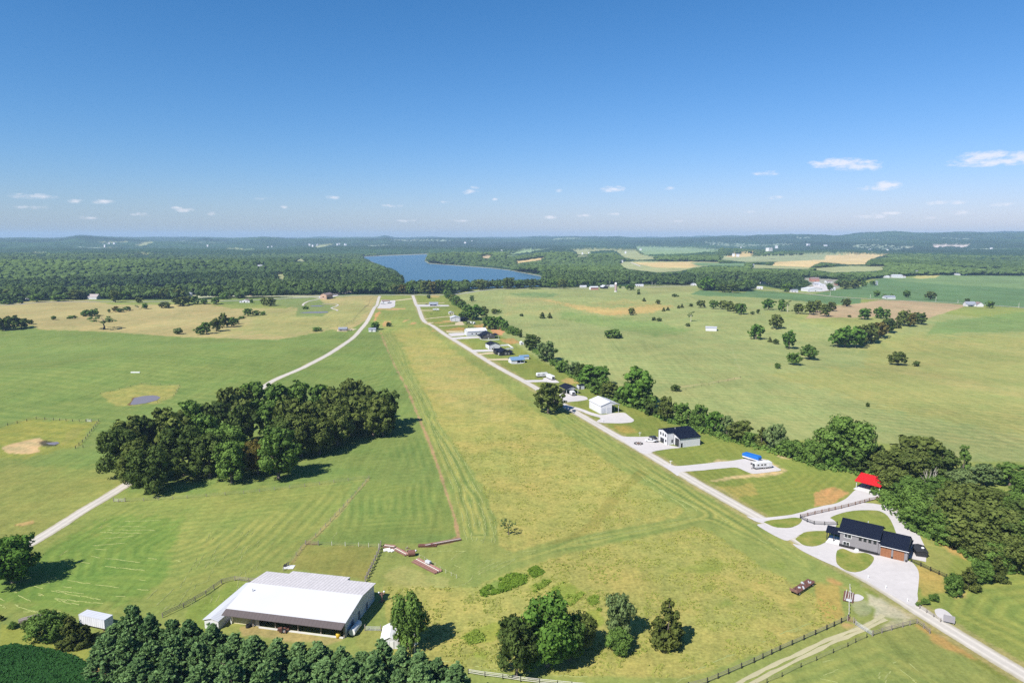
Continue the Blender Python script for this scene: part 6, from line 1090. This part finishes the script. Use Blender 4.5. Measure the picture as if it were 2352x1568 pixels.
WCAR=mat('white_car_paint',(.68,.68,.69),.25,var=.03,spec=.5); BCAR=mat('dark_car_paint',(.03,.032,.036),.25,var=.05,spec=.5)
camper(G('A6',1245,1000),R(14),8.4,'white travel trailer on the gravel pad below the blue tarp',front=True)
camper(G('A6',1310,915),R(128),8.2,'long trailer under a bright blue tarpaulin on the gravel pad',cover=BLUET,name='covered_trailer',h=2.7)
camper(G('A8',332,425),R(17),8.6,'white camper trailer standing broadside on the grass pad',win=((.1,1.2),(.5,.8),(.62,.6))); camper(G('A8',520,452),R(112),9.5,'white camper trailer parked at an angle with its dark end to the lane',front=True)
camper(G('A8',735,618),R(100),6.5,'white trailer parked under the dark-roofed carport',h=2.6,front=True); camper(G('C2',1228,548),R(8),8.3,'small silver-white camper alone on a lot up the lane',h=2.7); camper(G('C2',130,412),R(10),8.6,'long white trailer in front of the brown-roofed house',h=2.5); camper(G('C2',2120,832),R(140),7.2,'white camper by the small dark tree and red soil',h=2.8)
car(G('A6',192,702),R(165),'white car parked before the tall white house',WCAR); car(G('A6',222,680),R(120),'dark car tucked against the tall white house',BCAR); car(G('C1',1600,1000),R(25),'dark truck under the blue-roofed porch',BCAR,'truck'); car(G('C2',1062,425),R(5),'dark car left of the grey-blue roofed house',BCAR); car(G('C2',272,400),R(5),'dark car beside the brown-roofed house',BCAR); car(G('C2',1960,790),R(20),'white car under the small dark tree',WCAR); car(G('C1',1085,748),R(15),'dark car in front of the white-walled workshop',BCAR)
# small dark utility trailer by the white house
p=G('A6',190,718); r=empty('utility_trailer',p,R(20),'small dark utility trailer with a load before the white house','trailer'); m=MB(); m.box(0,0,.5,2.6,1.5,.6); m.box(0,0,.6,2.6,.06,.9); m.box(0,1.44,.6,2.6,1.5,.9); m.build('bed',DTRIM,r); wheels(r,(1.2,),(-.12,1.62),.32,.2); m=MB(); m.box(.3,.3,.6,1.5,1.1,1.1); m.build('load',GALV,r,bevel=.05); m=MB(); m.bar((2.6,.75,.5),(3.8,.75,.45),.08); m.build('tongue',DTRIM,r)
# fire ring
p=G('A8',1395,1118); r=empty('fire_ring',p,0,'round stone fire ring with dark logs on the white house drive','fire ring'); 
m=MB()
for k in range(14): a=k*6.283/14; m.box(1.9*math.cos(a)-.3,1.9*math.sin(a)-.25,-.1,1.9*math.cos(a)+.3,1.9*math.sin(a)+.25,.4,rz=a)
m.build('stone_ring',STONE,r,bevel=.06); m=MB()
for k in range(5): a=k*1.25; m.tube((-.9*math.cos(a),-.9*math.sin(a),.15),(.9*math.cos(a),.9*math.sin(a),.3+.08*k),.14,n=8)
m.build('logs',WOODB,r); m=MB(); m.lathe([(1.7,.02),(0.01,.08)],n=20); m.build('ash',PALEG,r)
# ------------------------------------------------------------------ farm relics
def flat_wagon(p,q,label,W_=2.4):
    d=q-p; L_=d.xy.length; r=empty('hay_wagon',p,math.atan2(d.y,d.x),label,'wagon'); m=MB()
    n=9
    for i in range(n): m.box(0,W_*i/n+.02,1.0,L_,W_*(i+1)/n-.02,1.09)
    m.box(0,.3,.8,L_,.45,1.0); m.box(0,W_-.45,.8,L_,W_-.3,1.0); m.build('deck',RUST,r); m=MB(); m.hexa([(-.1,0,1.05),(.0,0,1.05),(.0,W_,1.05),(-.1,W_,1.05),(-.45,0,2.0),(-.35,0,2.0),(-.35,W_,2.0),(-.45,W_,2.0)]); m.build('headboard',PINKRUST,r); wheels(r,(1.2,L_-1.4),(.15,W_-.15),.42,.25)
    m=MB(); rn=random.Random(3)
    for k in range(9): x=rn.uniform(.8,L_-1.2); y=rn.uniform(.3,W_-.6); m.box(x,y,1.09,x+rn.uniform(.3,1.4),y+rn.uniform(.15,.5),1.09+rn.uniform(.1,.45),k%2,rz=rn.uniform(-1,1))
    m.build('scrap',[GALV,RUST],r); m=MB(); m.bar((L_,W_/2,.7),(L_+1.4,W_/2,.5),.12); m.build('tongue',RUST,r); return r
flat_wagon(G('C4',640,500),G('C4',1010,255),'rusty flat hay wagon with a raised red headboard alone in the meadow')
p=G('C4',1580,590); q=G('C4',1610,395); r=empty('pipe_rack',p,math.atan2((q-p).y,(q-p).x)-R(90),'brown rack of pale pipes leaning by the crooked fence','rack'); L_=(q-p).xy.length; m=MB(); m.box(0,0,.3,2.6,L_,.42); [m.box(x,0,-.2,x+.12,.12,.3) or m.box(x,L_-.2,-.2,x+.12,L_,.3) for x in (.1,2.3)]; m.build('frame',RUST,r); m=MB()
for k,x in enumerate((.5,1.2,1.7,2.2)): m.tube((x,.2,.5),(x+.1,L_+.6-k*.3,.55),.1,n=8)
m.build('pipes',WPOST,r); m=MB(); m.box(.8,-.1,.42,2.2,.7,.75); m.build('crate',PALEG,r,bevel=.04)
def trough(a,b,w_,label,mt=PINKRUST,h=.7,pipe=True):
    d=b-a; L_=d.xy.length; r=empty('feed_trough',a,math.atan2(d.y,d.x),label,'feed trough','feed troughs of the old yard'); m=MB(); m.prism([(-w_/2,.15),(w_/2,.15),(w_/2+.15,h),(w_/2+.05,h),(w_/2-.1,.25),(-w_/2+.1,.25),(-w_/2-.05,h),(-w_/2-.15,h)],0,L_,0,'x'); m.build('bunk',mt,r); m=MB()
    for k in range(max(2,int(L_/2.5))): x=.3+(L_-.6)*k/max(1,int(L_/2.5)-1); m.box(x-.1,-w_/2,-.3,x+.1,w_/2,.15)
    m.build('leg',RUST,r)
    if pipe: m=MB(); m.tube((.2,.1,h*.75),(L_-.1,-.05,h*.8),.12,n=8); m.build('pipe',WPOST,r)
    return r
trough(G('C5',1375,500),G('C5',1790,715),1.7,'longest faded red feed trough with a pale pipe in it'); trough(G('C5',1330,530),G('C5',1735,735),1.0,'narrow faded red trough lying below the longest one',pipe=False); trough(G('C5',1540,262),G('C5',2165,145),1.0,'long brown trough running up to the dirt line'); trough(G('C5',1420,262),G('C5',1740,255),1.1,'dark short trough left of the long brown one',RUST,pipe=False); trough(G('C5',820,262),G('C5',1010,285),1.3,'reddish trough beside the corner of the post fence'); trough(G('C5',1010,310),G('C5',1220,420),1.3,'reddish trough running down to the rusty drum')
m=MB(); m.tube((0,0,.95),(2.2,0,.95),.95,n=22); m.tube((-.05,0,.95),(2.25,0,.95),.5,n=16); o=m.build('rusty_drum',RUST,None,bevel=.05); o.location=G('C5',1245,425); o.rotation_euler=(0,0,R(12)); prop(o,'big rusty steel drum lying among the feed troughs','drum')
for i,(x,y,w_,d_,lb) in enumerate(((815,350,2.2,1.3,'pale concrete slab leaning by the fence corner, left one'),(900,362,2.0,1.1,'pale concrete slab in the rubble, middle one'),(960,360,2.2,1.2,'pale concrete slab in the rubble, right one'))): m=MB(); m.box(0,0,0,w_,d_,.35); o=m.build('concrete_slab',ROCK,None,bevel=.08); o.location=G('C5',x,y); o.rotation_euler=(R(8),R(-6+6*i),R(10+20*i)); prop(o,lb,'slab','slabs in the old yard')
m=MB(); m.box(0,0,0,1.9,1.0,.7); m.box(.1,.1,.7,1.8,.9,.78); o=m.build('stock_tank',GALV,None,bevel=.05); o.location=G('C5',1535,575); o.location.z+=.7; o.rotation_euler=(0,0,R(-35)); prop(o,'grey stock tank set on the longest feed trough','tank')
m=MB(); m.lathe([(.01,0),(.45,.02),(.5,.3),(.3,.42),(.01,.45)],n=12); o=m.build('white_bucket',TRIM,None,smooth=True); o.location=G('C5',1368,338); prop(o,'white bucket near the old dark trough','bucket')
p=G('C5',1180,330); m=MB(); rn=random.Random(9)
for k in range(14): x,y=rn.uniform(-2,3),rn.uniform(-1.5,1.5); m.bar((x,y,.1),(x+rn.uniform(-1.5,1.5),y+rn.uniform(-1,1),rn.uniform(.3,1.1)),rn.uniform(.08,.25),None,k%2)
o=m.build('scrap_pile',[RUST,WOODG]); o.location=p; prop(o,'tangled pile of rusty scrap and timber above the drum','scrap pile')
# barn yard
p=G('A2',1480,1075); q=G('A2',1545,985); d=q-p; r=empty('storage_tank',p,math.atan2(d.y,d.x),'white cylindrical tank lying along the shaded barn wall','tank'); L_=max(4.5,d.xy.length*.9); m=MB(); m.tube((0,0,1.1),(L_,0,1.1),.9,n=22); m.build('shell',TRIM,r,bevel=.12); m=MB(); 
for x in (.6,L_-.8): m.box(x,-.6,-.2,x+.25,.6,.45)
m.build('leg',RUST,r); m=MB(); m.tube((L_*.5,0,1.95),(L_*.5,0,2.2),.25,n=12); m.build('hatch',GALV,r)
p=G('A2',1748,765); r=empty('farm_auger',p,R(20),'red-brown machine with two white floats beside the barn wall','machine'); m=MB(); m.bar((0,0,-.2),(0,0,3.0),.35); m.bar((-.7,0,2.4),(.7,0,2.4),.3); m.bar((-.9,.2,0),(.6,.2,.3),.25); m.bar((.2,0,.8),(1.0,.6,0),.15); m.build('frame',PINKRUST,r)
for x in (-.75,.7): m=MB(); m.lathe([(.01,-.28),(.22,-.18),(.3,0),(.22,.18),(.01,.28)],n=12); o=m.build('float',TRIM,r,smooth=True); o.location=(x,0,3.0)
p=G('A2',870,1035); r=empty('hay_rake',p,R(25),'rusty old implement with spoked wheel in front of the open barn','implement'); m=MB(); m.bar((-1.6,0,.9),(1.8,.4,1.1),.3); m.bar((-1.2,-.3,.6),(1.2,-.4,.8),.35); m.bar((.2,-1.0,.3),(.3,.6,1.3),.25); m.box(-1.5,-.5,.9,-.5,.3,1.5); m.build('frame',RUST,r)
wheels(r,(0,),(-.5,.6),.6,.2)
m=MB()
for k in range(3): m.lathe([(.35,.25*k),(.6,.02+.25*k),(.62,.2+.25*k),(.35,.24+.25*k)],n=18)
o=m.build('tyre_stack',TIRE,None,smooth=True); o.location=G('A2',548,990); prop(o,'stack of old tyres before the cream barn panel','tyres')
m=MB(); m.lathe([(.01,0),(.6,0),(.62,.7),(.58,1.2),(.4,1.3),(.01,1.32)],n=16); o=m.build('yellow_tub',mat('yellow_plastic',(.5,.34,.03),.5,var=.1),None,smooth=True); o.location=G('A2',1358,1080); prop(o,'yellow plastic tub at the right end of the barn front','tub')
m=MB(); m.box(-1.6,-1.2,0,1.6,1.2,.06,0); o=m.build('concrete_pad',CONC); o.location=G('A2',915,452); o.location.z+=.05; prop(o,kind='structure')
p=G('A2',895,445); r=empty('water_pump',p,0,'black hand pump on a pale pad behind the barn','pump'); m=MB(); m.tube((0,0,0),(0,0,1.1),.16,n=10); m.bar((0,0,1.1),(.9,.1,1.3),.12); m.bar((0,0,.9),(-.5,0,.7),.1); m.build('body',DTRIM,r); m=MB(); m.box(-.9,-.5,0,-.2,.4,.6); m.build('basin',STONE,r)
# leaning board sign on the gravel patch
p=G('A5',1030,1135); r=empty('board_sign',p,R(-28),'dark brown board sign leaning on posts at a gravel patch by the lane','sign'); m=MB(); m.hexa([(0,0,.5),(2.6,0,.5),(2.6,.08,.5),(0,.08,.5),(0,.5,2.1),(2.6,.5,2.1),(2.6,.58,2.1),(0,.58,2.1)]); m.build('board',GSID,r); m=MB(); m.bar((.3,.15,-.4),(.3,.6,2.2),.14); m.bar((2.3,.15,-.4),(2.3,.6,2.2),.14); m.bar((.3,.6,1.6),(.3,1.6,0),.1); m.build('post',WOODG,r)
for i,(x,y,lb) in enumerate(((493,815,'white marker post on the forecourt, left one'),(620,888,'white marker post on the forecourt, middle one'),(775,982,'white marker post on the forecourt, right one'))): m=MB(); m.tube((0,0,-.2),(0,0,.75),.14,n=10); m.lathe([(.16,.75),(.12,.86),(.01,.9)],n=10); o=m.build('marker_post',TRIM); o.location=G('A5',x,y); prop(o,lb,'post','white marker posts on the forecourt')
for c,x,y,lb in (('A6',360,945,'white drain pipe in the lawn beside the trailer drive'),('A8',1410,1035,'white clothes post on the lawn left of the white house'),('A8',1018,888,'white post at the mouth of the garage drive')): m=MB(); m.tube((0,0,-.2),(0,0,2.0),.1,n=8); m.bar((-.7,0,1.6),(.7,.1,1.75),.12); o=m.build('white_post',TRIM); o.location=G(c,x,y); prop(o,lb,'post')
for c,x,y,L_,lb in (('B7',1368,376,6.5,'white water trough in the green left field'),('A6',1200,945,1.2,'dark fuel can by the blue tarp trailer')): m=MB(); m.box(0,0,0,L_,.9 if L_>3 else .5,.7); m.box(.1,.1,.7,L_-.1,.8 if L_>3 else .4,.74); o=m.build('water_trough' if L_>3 else 'fuel_can',TRIM if L_>3 else DTRIM,None,bevel=.04); o.location=G(c,x,y); prop(o,lb,'trough' if L_>3 else 'can')
# split-log heap at lower left
m=MB(); rn=random.Random(4)
for k in range(16): y=rn.uniform(-.8,.8); m.tube((-2.2+rn.uniform(-.4,.4),y,.2+.25*(k%3)),(2.2+rn.uniform(-.4,.4),y+rn.uniform(-.2,.2),.25+.25*(k%3)),.16,n=7)
o=m.build('log_pile',WOODG); o.location=G('A1',270,925); o.rotation_euler=(0,0,R(35)); prop(o,'pile of grey logs beside the round bush at lower left','logs')
# ------------------------------------------------------------------ islands of lawn in the forecourt
LG=K(148,158,76); GM,nt,out=newmat('lawn'); p_=N(nt,'ShaderNodeBsdfPrincipled'); p_.inputs['Roughness'].default_value=.95; p_.inputs['Specular IOR Level'].default_value=.05; pos=N(nt,'ShaderNodeNewGeometry').outputs['Position']
mx=N(nt,'ShaderNodeMix',data_type='RGBA'); f=math_n(nt,'MULTIPLY_ADD',noise(nt,pos,.16,3,.6),2.6,-.8); f=math_n(nt,'MINIMUM',math_n(nt,'MAXIMUM',f,0.0),1.0); L(nt,f,mx.inputs[0]); mx.inputs[6].default_value=(*K(118,142,60),1); mx.inputs[7].default_value=(*K(176,168,92),1); sc=N(nt,'ShaderNodeVectorMath',operation='SCALE'); L(nt,mx.outputs[2],sc.inputs[0]); L(nt,math_n(nt,'ADD',math_n(nt,'MULTIPLY',noise(nt,pos,1.1,3,.7),.7),.65),sc.inputs['Scale']); L(nt,sc.outputs[0],p_.inputs['Base Color']); L(nt,p_.outputs[0],out.inputs[0])
def rnd_poly(c,pts):
    P=smooth_line([G(c,*p) .xy for p in pts]+[G(c,*pts[0]).xy],1.5); return [tuple(p) for p in P[:-1]]
for c,pts in (('A5',((0,515),(30,490),(90,480),(160,478),(205,482),(215,510),(195,550),(150,578),(90,590),(30,580),(0,560),(-30,535))),('A5',((262,660),(270,620),(310,605),(350,620),(400,638),(470,635),(532,665),(520,710),(470,755),(400,775),(330,760),(270,715))),('A4',((975,48),(1040,30),(1130,22),(1260,8),(1320,25),(1290,70),(1220,95),(1100,98),(1030,75)))): drape('lawn_island',rnd_poly(c,pts),.12,GM,2)
# ------------------------------------------------------------------ rough growth: meadow tufts, weeds, crop rows, hedge brush
def tufts(name,polys,n,h,w,cols,label,cat,upright=.8,rmax=420,clump=0,rows=None):
    P=[]; tot=0
    for V_ in polys:
        pts=[Gv(x,y) for x,y in V_]; xs=[p.x for p in pts]; ys=[p.y for p in pts]; k=n*4
        x=RNG.uniform(min(xs),max(xs),k); y=RNG.uniform(min(ys),max(ys),k)
        if rows: y=np.round(y/rows)*rows+RNG.normal(0,.08,k)
        ok=pinside([(p.x,p.y) for p in pts],x,y)&(np.hypot(x,y)<rmax)
        if clump: ok&=(vnoise(x/5,y/5)*.6+vnoise(x/1.6+4,y/1.6)*.4>clump)
        P.append(np.stack([x[ok],y[ok]],1)[:n])
    P=np.concatenate(P); m=len(P); z=H0(P[:,0],P[:,1]); q=4; o_=RNG.normal(0,w*.45,(m,q,2)); zz=h*(.25+.75*RNG.rand(m,q)); nn=RNG.normal(0,1-upright,(m,q,3))+np.array([-.15,-.2,.8])
    p3=np.stack([P[:,None,0]+o_[...,0],P[:,None,1]+o_[...,1],z[:,None]+zz],-1).reshape(-1,3)
    vv=np.clip(.5*np.repeat(vnoise(P[:,0]/9,P[:,1]/9),q)+.55*RNG.rand(m*q),0,1); v4,vv=leaves_np(p3,nn.reshape(-1,3),w*(.5+.8*RNG.rand(m*q)),vv,RNG,.7)
    me=np_mesh(name,v4,np.arange(len(v4)).reshape(-1,4),[leaf_mat(name+'_blades',cols[0],cols[1],.25)],False,(('v','FLOAT',vv),)); o=bpy.data.objects.new(name,me); COL.objects.link(o); prop(o,label,cat,kind='stuff')
MEA=[[(1150,1318),(1300,1272),(1600,1208),(1640,1222),(1750,1300),(1900,1382),(1940,1405),(1938,1420),(1800,1478),(1620,1542),(1560,1556),(1300,1552),(1080,1536),(900,1506),(885,1390),(880,1345),(1000,1345),(1090,1348)],[(1147,1250),(1100,1110),(1010,975),(985,915),(1220,934),(1290,988),(1380,1048),(1440,1088),(1575,1174),(1300,1235)]]
tufts('tall_grass',MEA,3000,.14,.42,(K(132,150,64,1.1),K(186,182,100,1.1)),'tall tawny meadow grass between the mown strips','grass',.7,340,clump=.5)
WEED=[pv('A3',*p) for p in (((440,670),(560,590),(740,510),(860,530),(860,590),(700,660),(480,720)),((880,480),(960,450),(1010,500),(930,545)))]
WEED2=[pv('A3',*p) for p in (((900,630),(1020,570),(1080,580),(940,680)),((1040,680),(1180,590),(1280,600),(1380,690),(1260,800),(1150,720)),((1420,740),(1480,710),(1520,760),(1450,790)),((1400,860),(1520,830),(1560,960),(1500,1000)),((300,1080),(560,930),(680,960),(600,1100),(350,1140)))]
tufts('tall_weeds',WEED,900,.36,.55,(K(92,130,44),K(150,176,70,1.1)),'patches of lush green weeds standing in the meadow','weeds',.45,clump=.3); tufts('scattered_weeds',WEED2,420,.3,.5,(K(110,144,50),K(160,178,80,1.05)),'loose clumps of yellow-green weeds in the meadow','weeds',.5,clump=.56)
tufts('soy_crop',[pv('A1',(-300,1190),(0,1178),(110,1156),(250,1170),(500,1217),(650,1267),(785,1340),(820,1407),(900,1455),(1060,1490),(1200,1540),(1200,1700),(-300,1700))],15000,.5,.6,(K(40,80,42,1.0),K(68,112,58,1.0)),'dark green soybean rows in the bottom left corner','crop',.7,rows=.76)
def brush(name,line,w_,h,n,label,sp='elm'):
    P=smooth_line([p.xy for p in line],2.0); P=np.array([(p.x,p.y) for p in P]); i=RNG.randint(0,len(P),n); c=P[i]+RNG.normal(0,w_*.32,(n,2)); z=H0(c[:,0],c[:,1]); hh=h*(.35+.8*vnoise(c[:,0]/6,c[:,1]/6)); q=34
    d=RNG.randn(n,q,3); d/=np.linalg.norm(d,axis=2,keepdims=True); d[...,2]=np.abs(d[...,2]); r_=(1.1+.8*RNG.rand(n))[:,None,None]
    p=np.concatenate([c,z[:,None]],1)[:,None,:]+d*r_*np.stack([np.ones(n),np.ones(n),hh/1.4],1)[:,None,:]; d=d+.4*RNG.randn(n,q,3); V_,vv=leaves_np(p.reshape(-1,3),d.reshape(-1,3),.62*(.6+.8*RNG.rand(n*q)),np.clip(np.repeat(RNG.rand(n)*.6,q)+.4*RNG.rand(n*q),0,1),RNG)
    me=np_mesh(name,V_,np.arange(len(V_)).reshape(-1,4),[LM[sp]],False,(('v','FLOAT',vv),)); o=bpy.data.objects.new(name,me); COL.objects.link(o); prop(o,label,'undergrowth',kind='stuff')
brush('hedgerow_brush',gl('C1',(1960,760),(2250,960))+gl('A8',(540,300),(640,370),(760,440),(860,520),(1000,600),(1150,670),(1300,720),(1420,760),(1540,810),(1700,880),(1850,920))+gl('A6',(560,540),(720,610),(900,660),(1080,710),(1280,770),(1450,810),(1650,880),(1850,945),(2050,990)),4,2.6,520,'tangled brush filling the foot of the hedgerow')
brush('wood_edge_brush',gl('A7',(300,980),(480,1000),(700,1010),(860,1180),(880,1280),(960,1350),(1080,1420))+gl('A5',(760,370),(840,450),(930,500),(1040,550),(1140,590),(1240,650),(1330,700),(1450,740),(1600,770)),5,3.2,420,'leafy undergrowth along the edge of the right wood')
brush('far_hedge_brush',gl('B3',(1380,900),(1450,960),(1540,1030),(1620,1090),(1720,1180))+gl('B3',(1850,1200),(1960,1300),(2110,1330),(2250,1400)),7,4,260,'dark brush filling the far hedge')
